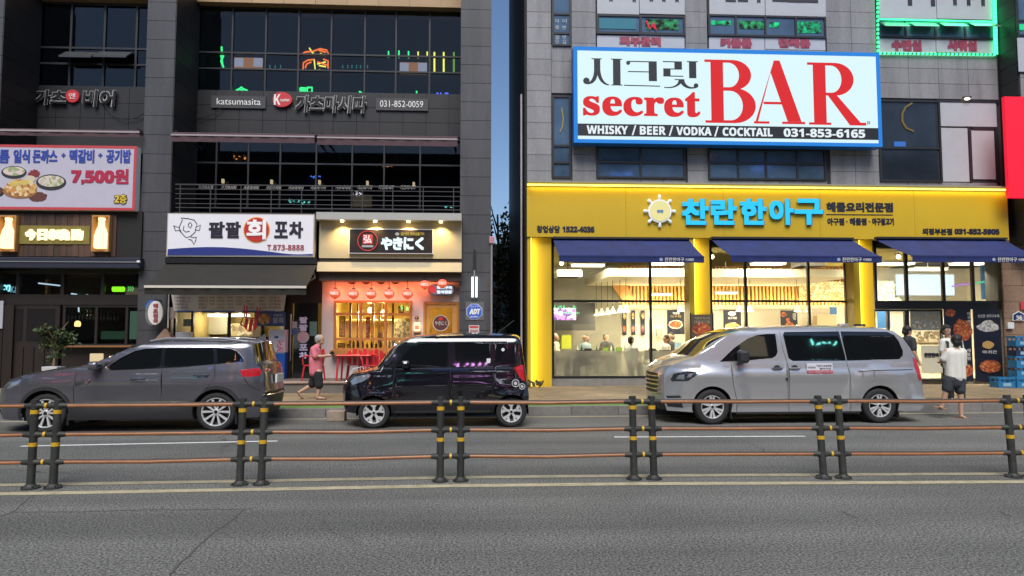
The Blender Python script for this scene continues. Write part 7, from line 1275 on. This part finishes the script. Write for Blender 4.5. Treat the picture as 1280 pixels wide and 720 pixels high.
regs = [('door', C([(913, 455), (982.4, 453.4), (983, 514), (918, 514), (913.5, 480)]), None, -.0005, None), ('door', C([(984.6, 453.4), (1058, 453.4), (1061.6, 470), (1062, 514), (985, 514)]), None, -.0005, None),
        ('window', C([(897.5, 453.3), (917, 436.5), (936, 424.6), (948, 420.4), (960, 419), (972, 418.6), (972.5, 441), (970, 446), (965, 448.8), (930, 451.8)]), M_CGLASS, .006, None), ('window', C([(982, 420), (984, 416.4), (1055.6, 415.6), (1059.4, 452.4), (991, 452.6), (985.5, 449)]), M_CGLASS, .006, None), ('window', C([(1057.4, 415.6), (1119, 416.2), (1127, 420), (1132, 428), (1135.5, 440), (1134.5, 446), (1129, 450.6), (1061, 452.4)]), M_CGLASS, .006, None),
        ('tail_light', C([(1147.5, 447.5), (1152, 451), (1157, 474), (1157, 477.6), (1153.8, 477.4), (1150.6, 472), (1148, 462)]), M_RLENS, -.008, None), ('headlight', C([(838.5, 475), (842, 468), (857, 464.6), (871, 463.4), (868, 468.6), (857, 476.6), (840, 477.6)]), mat('smoked lens', (.02, .024, .035), .05, coat=1.), -.006, None), ('headlight_bulb', C([(844, 474.6), (846.5, 470), (853, 468.6), (853, 475)]), M_HLENS, -.010, None), ('headlight_bulb', C([(856, 472.5), (857.5, 468), (864, 466.6), (860, 472)]), M_HLENS, -.010, None),
        ('fog_grille', C([(834, 496), (848, 494.6), (850, 497.4), (835, 499)]), M_CLAD, -.003, None), ('bumper_intake', C([(834, 504), (850, 503), (852, 509.6), (836, 509)]), M_CLAD, -.003, None),
        ('panel_gap', thickline(C([(911.6, 456), (912.6, 480), (917, 500), (917.5, 515)]), .009), M_GAP, .004, None), ('panel_gap', thickline(C([(978, 416), (979.8, 440), (983.6, 456), (984, 515)]), .009), M_GAP, .004, None), ('panel_gap', thickline(C([(1053.6, 412.6), (1060, 453), (1062.6, 470), (1062.8, 515)]), .009), M_GAP, .004, None), ('slide_rail', thickline(C([(1074, 465.5), (1095, 464.4), (1125, 464), (1145, 463.6)]), .016), M_GAP, .005, None), ('fuel_flap_gap', thickline(C([(1078, 474), (1078.6, 462.6), (1093, 462.6), (1093, 474)]), .006), M_GAP, .003, None)]
Yw = 12.95; X = P(824, 500, Yw)[0]
def van_crease(x, z):
    v = .02 * max(0, 1 - abs(z - .30) / .1) - .012 * max(0, 1 - abs(z - .98) / .05) + .016 * max(0, min(1, (z - .42) / .08)) * max(0, min(1, (.9 - z) / .4))
    for wx in ((887 - 821) / 66.6, (1101 - 821) / 66.6):
        d = sqrt((x - wx) ** 2 + (z - .34) ** 2)
        if .36 < d < .75 and z > .35: v -= .026 * sin(pi * (d - .36) / .39)
    return v
car, inset, hw, rows, tops = make_car('parked_van', 'silver grey passenger van parked in front of the yellow restaurant', 'van', (X, Yw + W / 2, 0), ang * .6, W, M_SILP, ol, [((887 - 821) / s, .372, wz + .01), ((1101 - 821) / s, .372, wz + .01)], regs, (530 - 452) / s, (530 - 410) / s, ((887 - 821) / s, (1101 - 821) / s), wz, .215, 'van', tumble=.2, front_in=.3, fl=.8, rear_in=.1, rl=.35, roof_crown=.045, crease=van_crease)
q = lambda px, py: C([(px, py)])[0]
for (px, py), d in zip(((969.5, 462), (992, 462)), doors_of(car)): x, z = q(px, py); b = MB().lathe([(0, 0), (.07, 0), (.07, .006), (0, .006)], (x, -(hw - inset(x, z)) + .001, z), 16, 'y'); b.build('handle_cup', M_CLAD, d); handle(d, x, -(hw - inset(x, z)), z + .01, M_CHR if px < 980 else M_SILP, .2)
x, z = q(924, 446.5); b = MB().box(x - .1, x + .085, -hw - .2, -hw + .02, z - .12, z + .12); mo = b.build('mirror', M_CLAD, car, bevel=.05); MB().tube([(x, -hw + .06, z - .1), (x, -hw - .06, z - .07)], .035, 6).build('stalk', M_CLAD, mo); b = MB().box(x - .1, x + .085, hw - .02, hw + .2, z - .12, z + .12); b.build('mirror', M_CLAD, car, bevel=.05)
x0, z0 = q(1007, 468); x1, z1 = q(1040, 455); ym_ = -(hw - inset((x0 + x1) / 2, (z0 + z1) / 2)) - .02; st_ = MB().box(x0, x1, ym_ - .004, ym_, z0, z1).build('door_sticker', mat('sticker white', (.62, .6, .66), .5), car); MB().box(x0, x1, ym_ - .006, ym_ - .0045, z0, z0 + (z1 - z0) * .3).build('red_strip', mat('sticker red', (.45, .03, .07), .5), st_)
def ctext(body, m, par, x0, x1, z0, z1, y): 
    vs, fs = text_mesh(boldmap(body), 0); ax = min(v[0] for v in vs); bx = max(v[0] for v in vs); ay = min(v[1] for v in vs); by = max(v[1] for v in vs)
    return MB().add([(x0 + (v[0] - ax) / (bx - ax) * (x1 - x0), y - (.004 if v[2] > 0 else 0), z0 + (v[1] - ay) / (by - ay) * (z1 - z0)) for v in vs], fs).build('lettering', m, par)
h = z1 - z0; w_ = x1 - x0; ctext('어린이 보호차량', mat('sticker ink', (.05, .05, .08), .5), st_, x0 + w_ * .38, x1 - .02, z0 + h * .62, z1 - .03, ym_ - .0045); ctext('통학차량', MATS['sticker ink'], st_, x0 + w_ * .5, x1 - .03, z0 + h * .38, z0 + h * .54, ym_ - .0045); ctext('안전운전', MATS['sticker ink'], st_, x0 + .02, x0 + w_ * .33, z0 + h * .5, z0 + h * .68, ym_ - .0045); ctext('교통사고 예방을 위해 노력합니다', M_WHITE, st_, x0 + .02, x1 - .02, z0 + h * .08, z0 + h * .22, ym_ - .0065)
xf = min(p[0] for r_ in rows for p in r_)
for k in range(5):
    z = q(0, 494 - k * 5.4)[1]; MB().tube([(xf + .01 + .095 * abs(t_) ** 2.4, .66 * t_, z) for t_ in (-.8, -.6, -.35, 0, .35, .6, .8)], .017, 6).build('grille_bar', M_CHR, car, smooth=1)
x, z = q(981, 474.6); y_ = -(hw - inset(x, z)); MB().box(x - .02, x + .02, y_ - .006, y_ + .01, z - .025, z + .025).build('door_guard', M_BLACK, car)
x, z = q(1090, 409); MB().box(x - .1, x + .1, -.05, .05, z - .02, z + .06).build('roof_fin', M_SILP, car, bevel=.02)
for px in (911, 1126): x, _ = q(px, 500); MB().box(x - .012, x + .012, -hw + .06, -hw + .28, .1, .36).build('mud_flap', M_UNDER, car)
x0, z0 = q(913, 516); x1, _ = q(1077, 516); MB().box(x0 + .06, x1 - .02, -hw + .06, -hw + .12, z0 - .02, z0 + .015).build('side_step', M_CLAD, car)
# ================================================================ guard fence along the yellow line
M_POST = mat('dark post rubber', (.030, .031, .028), .6, var=.5, vscale=9, stain=.3); M_BAND = mat('yellow reflective band', (.58, .34, .02), .4, var=.2, vscale=30); M_RAIL = mat('copper orange rail', (.34, .145, .065), .38, var=.25, vscale=5); M_RAILD = mat('rail groove', (.06, .035, .025), .6)
RZ = (.885, .575, .28)
def fpost(t, p, d, lean):
    top = p + Vector((lean, 0, .95)); ax = lambda z: p + Vector((lean * z / .95, 0, z))
    o = MB().cyl(p + Vector((0, 0, .02)), top, .042, .040, 18).build('post', M_POST, t, smooth=40); MB().lathe([(0, 0), (.092, 0), (.092, .016), (.062, .028), (.05, .05), (0, .05)], tuple(p), 20).build('base_flange', M_POST, o, smooth=40)
    for i in range(4): a = pi / 4 + i * pi / 2; MB().cyl(p + Vector((.076 * cos(a), .076 * sin(a), .012)), p + Vector((.076 * cos(a), .076 * sin(a), .032)), .01, n=6).build('bolt', M_DMET, o)
    for z in (.80, .45): MB().cyl(ax(z), ax(z + .042), .0435, n=20).build('band', M_BAND, o, smooth=40)
    for z in RZ:
        c = ax(z); MB().tube([c - d * .105, c - d * .06, c - d * .045, c + d * .045, c + d * .06, c + d * .105], [.026, .030, .036, .036, .030, .026], 12).build('collar', M_POST, o, smooth=40)
    return ax
names = ['fence section running off at the left edge', 'fence section in front of the grey SUV', 'fence section between the grey SUV and the black car', 'fence section in front of the gap right of the black car', 'fence section in front of the silver van', 'fence section in front of the van rear and the two young men', 'fence section running off at the right edge']
prev = None; rl = random.Random(5); lean = [(rl.uniform(-.02, .02), rl.uniform(-.02, .02)) for _ in FP]
lean[1] = (.012, .02); lean[5] = (-.045, -.04); lean[6] = (-.04, -.03); lean[3] = (0, .0); lean[4] = (-.01, -.02); lean[2] = (.015, .02)
for k in range(len(FP) - 1):
    a, b_ = FP[k], FP[k + 1]; d = (b_ - a).normalized(); pa = a + d * .115; pb_ = b_ - d * .115
    t = thing('fence_section', 'copper railed ' + names[k], 'fence', tuple((pa + pb_) / 2), 'median fence sections')
    A = fpost(t, pa, d, lean[k][1]); B = fpost(t, pb_, d, lean[k + 1][0])
    for z in RZ:
        p0, p1 = A(z) + d * .1, B(z) - d * .1; mid = (p0 + p1) / 2 - Vector((0, rl.uniform(-.01, .01), rl.uniform(0, .014))); MB().tube([p0, mid, p1], .022, 12).build('rail', M_RAIL, t, smooth=40)
        up = Vector((0, 0, .0165)); MB().tube([p0 + up - Vector((0, .004, 0)), mid + up - Vector((0, .004, 0)), p1 + up - Vector((0, .004, 0))], .0135, 8).build('rail_cap', M_RAILD, t, smooth=40)
    if k < len(FP) - 2:
        e = B; d2 = (FP[k + 2] - FP[k + 1]).normalized(); c = FP[k + 1] + d2 * .115
        for z in RZ:
            p0 = B(z) + d * .05; p1 = c + Vector((lean[k + 1][1] * z / .95, 0, z)) - d2 * .05; cp = MB().cyl(p0, p1, .024, n=12).build('coupler', M_POST, t, smooth=40); m_ = (p0 + p1) / 2; MB().cyl(m_ - d * .012, m_ + d * .012, .032, n=14).build('coupler_ring', M_BAND, cp, smooth=40)
# loose concrete block by the kerb
X, Y = G(420, 526.5); tag(MB().box(X - .17, X + .17, Y - .05, Y + .2, 0.001, .2).build('concrete_block', mat('block', (.3, .23, .18), .8, var=.25, vscale=9), bevel=.015), 'loose pale concrete block on the road by the front of the black car', 'block')

# ================================================================ people
M_SKIN = mat('skin', (.50, .30, .21), .55); M_HAIRB = mat('black hair', (.012, .010, .010), .5, bump=.6, bscale=60); M_HAIRG = mat('grey hair', (.35, .33, .31), .6, bump=.6, bscale=60)
def blob(name, tubes, ells, m, voxel, parent=None, smooth=2):
    b = MB()
    for pts, rad in tubes:
        b.tube(pts, rad, 12)
        for p, r in ((pts[0], rad[0]), (pts[-1], rad[-1])): b.ell(p, r, r, r, 12, 8)
        for p, r in zip(pts[1:-1], rad[1:-1]): b.ell(p, r, r, r, 12, 8)
    for c, rx, ry, rz in ells: b.ell(c, rx, ry, rz, 14, 10)
    o = b.build(name, m, parent); md = o.modifiers.new('remesh', 'REMESH'); md.mode = 'VOXEL'; md.voxel_size = voxel; md.use_smooth_shade = True
    ms = o.modifiers.new('smooth', 'SMOOTH'); ms.iterations = smooth; ms.factor = .5
    return o
def rot(v, a): return Vector((v[0] * cos(a) - v[1] * sin(a), v[0] * sin(a) + v[1] * cos(a), v[2]))
def head_bits(c, a, s=1.):
    """skull, jaw, nose, ears as ellipsoids around centre c; a = facing angle (0 looks to -Y)"""
    c = Vector(c); E = []; at = lambda x, y, z: tuple(c + rot((x * s, y * s, z * s), a))
    ax = abs(cos(a)); ay = abs(sin(a)); rx, ry = .075 * ax + .092 * ay, .092 * ax + .075 * ay
    E.append((at(0, .008, .02), rx * s, ry * s, .10 * s)); E.append((at(0, -.022, -.05), .056 * s, .056 * s, .068 * s)); E.append((at(0, -.094, -.015), .013 * s, .016 * s, .022 * s)); E.append((at(0, -.078, -.062), .024 * s, .014 * s, .011 * s))
    E.append((at(.077, .012, -.005), .014 * s, .02 * s, .032 * s)); E.append((at(-.077, .012, -.005), .014 * s, .02 * s, .032 * s)); return E, at, rx, ry
def hand(p, d, side, s=1.):
    """palm with five bent fingers; p wrist, d pointing direction, side = thumb direction"""
    p = Vector(p); d = Vector(d).normalized(); u = Vector(side).normalized(); n = d.cross(u).normalized(); T = []
    T.append(([tuple(p), tuple(p + d * .05 * s)], [.024 * s, .03 * s]))
    for k, (l, off) in enumerate(((.075, .026), (.085, .009), (.08, -.009), (.062, -.025))):
        b0 = p + d * .07 * s + u * off * s; T.append(([tuple(p + d * .04 * s + u * off * .8 * s), tuple(b0), tuple(b0 + (d * .75 + n * .5).normalized() * l * .5 * s), tuple(b0 + d * l * .55 * s + n * l * .6 * s)], [.011 * s, .0105 * s, .0095 * s, .008 * s]))
    t0 = p + d * .02 * s + u * .025 * s; T.append(([tuple(t0), tuple(t0 + (d * .5 + u).normalized() * .035 * s), tuple(t0 + (d + u * .7).normalized() * .07 * s)], [.013 * s, .011 * s, .009 * s])); return T
def face_on(body, at, s=1., m=None):
    for sx in (-1, 1): MB().ell(at(sx * .032, -.074, .008), .011 * s, .011 * s, .007 * s, 8, 6).build('eye', M_BLACK, body); MB().ell(at(sx * .033, -.08, .03), .02 * s, .02 * s, .004 * s, 8, 4).build('eyebrow', M_HAIRB, body)
    MB().ell(at(0, -.086, -.058), .02 * s, .02 * s, .005 * s, 8, 5).build('mouth', mat('lips', (.4, .16, .13), .5), body)

# old man with phone, walking right
S = 1.05 / 381.6; q_ = lambda x, y, dy=0: ((x - 265) * S, dy, (652 - y) * S)
hc = q_(288, 152); E, at, rx, ry = head_bits(hc, pi / 2, .98)
tub = [([q_(262, 400), q_(250, 320), q_(245, 240)], [.11, .12, .10]), ([q_(255, 215), q_(282, 170)], [.05, .048]),
       ([q_(238, 232, -.13), q_(255, 290, -.15), q_(310, 292, -.13), q_(352, 287, -.1)], [.05, .042, .034, .026]), ([q_(238, 232, .13), q_(265, 290, .15), q_(320, 295, .08), q_(352, 290, .02)], [.05, .042, .034, .026]),
       ([q_(278, 425, -.07), q_(290, 540, -.07), q_(276, 630, -.07)], [.085, .06, .034]), ([q_(276, 640, -.07), q_(312, 645, -.07), q_(338, 648, -.07)], [.03, .026, .018]),
       ([q_(250, 425, .07), q_(205, 545, .08), q_(112, 597, .08)], [.085, .06, .034]), ([q_(106, 597, .08), q_(118, 625, .08), q_(134, 646, .08)], [.03, .026, .016])]
tub += hand(q_(352, 287, -.1), (1, .3, .1), (0, .3, 1), .8) + hand(q_(352, 290, .02), (1, -.3, .1), (0, -.3, 1), .8)
Xm = P(396, 497, 16.9)[0]
man = blob('person', tub, E, M_SKIN, .0085); man.location = (Xm, 16.9, PH + .012); tag(man, 'balding man in a pink polo shirt and black shorts walking with a phone', 'person')
M_PINK = mat('pink polo', (.62, .16, .20), .8, var=.08, vscale=9, bump=.3, bscale=9); M_BSH = mat('black shorts', (.014, .014, .016), .85, bump=.3, bscale=12)
blob('polo_shirt', [([q_(255, 420), q_(248, 330), q_(246, 245), q_(258, 215)], [.152, .15, .125, .075]), ([q_(242, 428, -.05), q_(240, 330, -.04)], [.11, .12]), ([q_(242, 428, .05), q_(240, 330, .04)], [.11, .12]), ([q_(240, 232, -.12), q_(258, 290, -.16)], [.075, .072]), ([q_(240, 232, .12), q_(262, 285, .16)], [.075, .07]), ([q_(275, 205, -.02), q_(270, 200, .03)], [.04, .04])], [], M_PINK, .011, man)
blob('shorts', [([q_(265, 428), q_(262, 450)], [.13, .13]), ([q_(275, 440, -.07), q_(288, 535, -.075)], [.105, .098]), ([q_(250, 440, .07), q_(216, 530, .08)], [.105, .095])], [], M_BSH, .011, man)
hr = blob('hair', [], [(at(0, .045, .03), .095, .092, .09), (at(0, .07, -.02), .06, .08, .07)], M_HAIRG, .008, man)
for sx in (-1, 1): MB().ell(at(sx * .03, -.075, .01), .009, .009, .007, 8, 6).build('eye', M_BLACK, man)
for p_, sl in ((q_(308, 650, -.07), 0), (q_(120, 628, .08), -.9)):
    b = MB().box(-.11, .12, -.045, .045, -.012, .012); o = b.build('sandal', mat('brown sandal', (.12, .06, .04), .6), man); o.location = p_; o.rotation_euler = (0, -sl, 0)
ph = MB().box(-.04, .04, -.004, .004, -.075, .075).build('phone', M_BLACK); p = Vector(man.location) + Vector(q_(382, 272, -.03)); ph.location = p; ph.rotation_euler = (.2, 1.0, 0); tag(ph, 'dark phone held up by the man in the pink shirt', 'phone')

# young man seen from behind in a white T-shirt
S2 = 1.0 / 349; q_ = lambda x, y, dy=0: ((x - 420) * S2, dy, (682 - y) * S2)
hc = q_(432, 150); E, at, rx, ry = head_bits(hc, pi - .35, 1.0)
tub = [([q_(405, 420), q_(412, 320), q_(420, 235)], [.12, .115, .12]), ([q_(424, 215), q_(430, 180)], [.055, .052]), ([q_(360, 225), q_(420, 222), q_(480, 225)], [.06, .07, .06]),
       ([q_(358, 228), q_(338, 295, .06), q_(360, 300, .25)], [.055, .043, .03]), ([q_(484, 228), q_(488, 330, .05), q_(470, 345, .25)], [.055, .043, .03]),
       ([q_(360, 430), q_(345, 510, .02), q_(322, 608, .05)], [.09, .06, .036]), ([q_(450, 430), q_(448, 530, 0), q_(446, 665, .0)], [.09, .058, .036]), ([q_(322, 622, .06), q_(288, 605, -.04)], [.032, .022]), ([q_(446, 672, .02), q_(448, 676, -.1)], [.034, .024])]
tub += hand(q_(360, 300, .25), (.5, .6, .3), (0, 0, 1), .9) + hand(q_(470, 345, .25), (-.3, .8, .3), (0, 0, 1), .9)
X, Y = G(1197, 522.5)
yb = blob('person', tub, E, M_SKIN, .0085); yb.location = (X, Y, .004); tag(yb, 'young man in a white T-shirt and dark shorts seen from behind', 'person')
M_TEE = mat('white tee', (.66, .64, .58), .85, var=.05, vscale=7, bump=.5, bscale=7)
blob('t_shirt', [([q_(382, 402), q_(384, 320), q_(394, 240)], [.112, .104, .11]), ([q_(448, 404), q_(450, 320), q_(446, 240)], [.115, .105, .11]), ([q_(415, 404, -.03), q_(418, 240, -.02)], [.12, .115]), ([q_(366, 224), q_(422, 212), q_(480, 224)], [.065, .07, .065]), ([q_(362, 228), q_(342, 276, .03)], [.066, .07]), ([q_(482, 228), q_(484, 315, .03)], [.066, .066])], [], M_TEE, .011, yb)
M_NSH = mat('charcoal shorts', (.035, .04, .05), .85, bump=.3, bscale=12); blob('shorts', [([q_(375, 415), q_(440, 415)], [.12, .12]), ([q_(407, 415), q_(407, 438)], [.14, .13]), ([q_(365, 425), q_(356, 480, .01)], [.105, .1]), ([q_(448, 425), q_(446, 490)], [.105, .1])], [], M_NSH, .011, yb)
blob('hair', [], [(at(0, .025, .042), .104, .104, .098), (at(0, .055, -.025), .088, .07, .095), (at(.055, .025, 0), .045, .05, .06), (at(-.055, .025, 0), .045, .05, .06)], M_HAIRB, .008, yb)
for p_ in (q_(446, 680, -.04), q_(306, 616, .0)): o = MB().box(-.045, .045, -.1, .14, -.012, .012).build('sandal', mat('tan sandal', (.3, .18, .12), .6), yb); o.location = p_; o.rotation_euler = (.12 if p_[2] > .1 else 0, 0, .5 if p_[2] > .1 else 0)

# his friend facing the street, black backpack
S3 = 1.0 / 322; q_ = lambda x, y, dy=0: ((x - 430) * S3, dy, (602 - y) * S3)
hc = q_(388, 92); E, at, rx, ry = head_bits(hc, .15, 1.0)
tub = [([q_(425, 350), q_(425, 260), q_(420, 175)], [.115, .11, .11]), ([q_(412, 160), q_(395, 125)], [.055, .052]), ([q_(355, 170), q_(420, 165), q_(480, 172)], [.055, .065, .055]), ([q_(350, 172), q_(345, 260, -.02), q_(370, 320, -.14)], [.055, .042, .03]), ([q_(484, 175), q_(500, 270, 0), q_(495, 340, -.05)], [.055, .042, .03]),
       ([q_(395, 360), q_(402, 470), q_(400, 585)], [.09, .06, .04]), ([q_(460, 360), q_(480, 470), q_(488, 585)], [.09, .06, .04])]
tub += hand(q_(370, 320, -.14), (.3, -.4, -.6), (1, 0, 0), .9) + hand(q_(495, 340, -.05), (0, -.2, -1), (-1, 0, 0), .9)
X = P(1194, 508, 15.6)[0]; fr_ = blob('person', tub, E, M_SKIN, .0085); fr_.location = (X, 15.6, PH + .012); tag(fr_, 'dark haired young man facing the street in white shirt with black backpack', 'person'); face_on(fr_, at)
blob('t_shirt', [([q_(395, 345), q_(392, 260), q_(398, 180)], [.12, .115, .115]), ([q_(455, 345), q_(455, 260), q_(448, 180)], [.12, .115, .115]), ([q_(360, 170), q_(420, 162), q_(478, 172)], [.07, .07, .07]), ([q_(354, 172), q_(345, 235)], [.07, .066]), ([q_(482, 175), q_(494, 240)], [.07, .066])], [], M_TEE, .011, fr_)
blob('trousers', [([q_(400, 360), q_(455, 360)], [.115, .115]), ([q_(398, 370), q_(403, 470), q_(401, 585)], [.1, .08, .06]), ([q_(458, 370), q_(481, 470), q_(489, 585)], [.1, .08, .06])], [], mat('black trousers', (.012, .012, .013), .85), .011, fr_)
blob('hair', [], [(at(0, .022, .052), .102, .104, .092), (at(0, -.055, .072), .075, .045, .04), (at(0, .055, -.01), .09, .065, .09), (at(.065, .0, .02), .03, .04, .05), (at(-.065, .0, .02), .03, .04, .05)], M_HAIRB, .008, fr_)
for x_ in (400, 489): blob('shoe', [([q_(x_, 592, .04), q_(x_ - 3, 594, -.12)], [.042, .038])], [], mat('white shoe', (.6, .6, .6), .5), .008, fr_)
bp_ = blob('backpack', [([q_(425, 190, .2), q_(425, 330, .2)], [.13, .14])], [], mat('backpack', (.012, .012, .014), .7), .014); bp_.location = fr_.location; tag(bp_, 'black backpack worn by the young man facing the street', 'backpack'); 
for x_ in (368, 470): MB().tube([q_(x_, 158, .06), q_(x_, 175, -.12), q_(x_ - 2, 250, -.13), q_(x_ - 8, 300, 0)], .02, 6).build('strap', M_BLACK, bp_)

# walker hidden behind the van tail, only the head clears the roof line
hh = 1.66; q_ = lambda x, y, z: (x, y, z)
def walker(loc, a, hairm, shirtm, label, h=1.0):
    E, at, rx, ry = head_bits((0, 0, 1.57 * h), a, h); R_ = lambda x, y, z: tuple(rot((x * h, y * h, z * h), a))
    tub = [([R_(0, 0, .95), R_(0, 0, 1.2), R_(0, .01, 1.36)], [.12, .12, .11]), ([R_(0, .01, 1.38), R_(0, 0, 1.5)], [.055, .05]), ([R_(-.17, 0, 1.36), R_(.17, 0, 1.36)], [.055, .055])]
    for sx in (-1, 1): tub += [([R_(sx * .19, 0, 1.35), R_(sx * .23, .02, 1.08), R_(sx * .22, -.1, .86)], [.052, .042, .03]), ([R_(sx * .09, 0, .9), R_(sx * .1, -.02 * sx, .48), R_(sx * .1, .1 * sx, .06)], [.09, .06, .04]), ([R_(sx * .1, .1 * sx, .05), R_(sx * .1, .1 * sx - .12, .035)], [.04, .03])] + hand(R_(sx * .22, -.1, .86), R_(0, -.2, -1), R_(0, -1, 0), .9)
    o = blob('person', tub, E, M_SKIN, .01); o.location = loc; tag(o, label, 'person'); face_on(o, at)
    blob('shirt', [([R_(0, 0, .92), R_(0, 0, 1.34)], [.15, .14]), ([R_(-.08, 0, .92), R_(-.08, 0, 1.33)], [.13, .12]), ([R_(.08, 0, .92), R_(.08, 0, 1.33)], [.13, .12])] + [([R_(sx * .17, 0, 1.36), R_(sx * .22, .01, 1.16)], [.075, .066]) for sx in (-1, 1)], [], shirtm, .013, o)
    blob('trousers', [([R_(sx * .09, 0, .93), R_(sx * .1, -.02 * sx, .48), R_(sx * .1, .1 * sx, .09)], [.115, .085, .06]) for sx in (-1, 1)], [], M_BSH, .013, o)
    blob('hair', [], [(at(0, .022, .052), .102 * h, .104 * h, .092 * h), (at(0, .055, -.01), .09 * h, .07 * h, .09 * h)], hairm, .009, o); return o
X = P(1135, 418, 16.2)[0]; walker((X, 16.2, PH + .012), pi / 2, M_HAIRB, mat('dark shirt', (.03, .03, .035), .85), 'dark haired passer-by whose head shows behind the rear of the silver van', 1.0)
# diners and staff behind the glass
def diner(px, py, Y, a, hairm, shirtm, label, lift=0.):
    X, zh = P(px, py, Y); z0 = zh - FL; R_ = lambda x, y, z: tuple(rot((x, y, z), a)); E, at, rx, ry = head_bits((0, 0, z0), a, 1.); zs = z0 - .22; zp = zs - .5
    tub = [([R_(0, .03, zp), R_(0, .02, zp + .25), R_(0, 0, zs - .03)], [.13, .12, .11]), ([R_(0, 0, zs), R_(0, 0, z0 - .07)], [.055, .05]), ([R_(-.16, 0, zs - .02), R_(.16, 0, zs - .02)], [.055, .055])]
    for sx in (-1, 1): tub += [([R_(sx * .18, 0, zs - .03), R_(sx * .22, -.06, zs - .28), R_(sx * .14, -.28, zs - .3)], [.05, .042, .03]), ([R_(sx * .09, 0, zp), R_(sx * .1, -.4, zp + .0), R_(sx * .1, -.42, .05)], [.085, .06, .04]), ([R_(sx * .1, -.42, .045), R_(sx * .1, -.54, .035)], [.04, .03])] + hand(R_(sx * .14, -.28, zs - .3), R_(-sx * .2, -1, 0), R_(-sx, 0, .2), .9)
    o = blob('person', tub, E, M_SKIN, .011); o.location = (X, Y, FL + .005); tag(o, label, 'person')
    blob('shirt', [([R_(0, .03, zp), R_(0, 0, zs - .04)], [.15, .135]), ([R_(-.08, .02, zp), R_(-.08, 0, zs - .05)], [.12, .115]), ([R_(.08, .02, zp), R_(.08, 0, zs - .05)], [.12, .115])] + [([R_(sx * .16, 0, zs - .02), R_(sx * .21, -.04, zs - .22)], [.072, .062]) for sx in (-1, 1)], [], shirtm, .014, o)
    blob('trousers', [([R_(sx * .09, 0, zp), R_(sx * .1, -.4, zp), R_(sx * .1, -.42, .08)], [.1, .075, .055]) for sx in (-1, 1)], [], M_BSH, .014, o)
    blob('hair', [], [(at(0, .025, .05), .105, .106, .094), (at(0, .06, -.015), .09, .07, .095)], hairm, .01, o); face_on(o, at)
    X_ = X; st_ = thing('stool', 'stool under the ' + ' '.join(label.split()[:11]), 'stool', (X, Y, FL)); zt = FL + zp - .13
    c_ = rot((0, .03, 0), a); MB().cyl((X + c_.x, Y + c_.y, zt - .04), (X + c_.x, Y + c_.y, zt), .18, n=16).build('seat', M_BLACK, st_); MB().cyl((X + c_.x, Y + c_.y, FL + .02), (X + c_.x, Y + c_.y, zt - .04), .03, n=8).build('stem', M_DMET, st_); MB().cyl((X + c_.x, Y + c_.y, FL), (X + c_.x, Y + c_.y, FL + .02), .16, n=16).build('base', M_DMET, st_)
M_SW = mat('white shirt', (.62, .62, .6), .85); M_SB = mat('pale blue shirt', (.3, .4, .48), .85); M_SG = mat('dark grey shirt', (.05, .05, .055), .85); M_SC = mat('cream shirt', (.5, .47, .38), .85)
diner(694.5, 422, 23.2, 1.2, M_HAIRG, M_SC, 'grey haired diner in a cream shirt at the left of the hall'); diner(731.5, 423, 23.0, -.9, M_HAIRB, M_SB, 'dark haired diner in a pale blue shirt behind the terminal'); diner(758, 421.5, 24.6, .3, M_HAIRB, M_SG, 'diner in dark grey farther back between the tablets'); diner(789, 426, 22.1, 2.6, M_HAIRB, M_SW, 'black haired waiter in white in the middle of the first bay'); diner(832, 424, 22.15, -1.3, M_HAIRB, M_SW, 'diner in white beside the first divider, front one'); diner(838.5, 421, 23.1, -1.1, M_HAIRB, M_SG, 'diner in black beside the first divider, rear one')
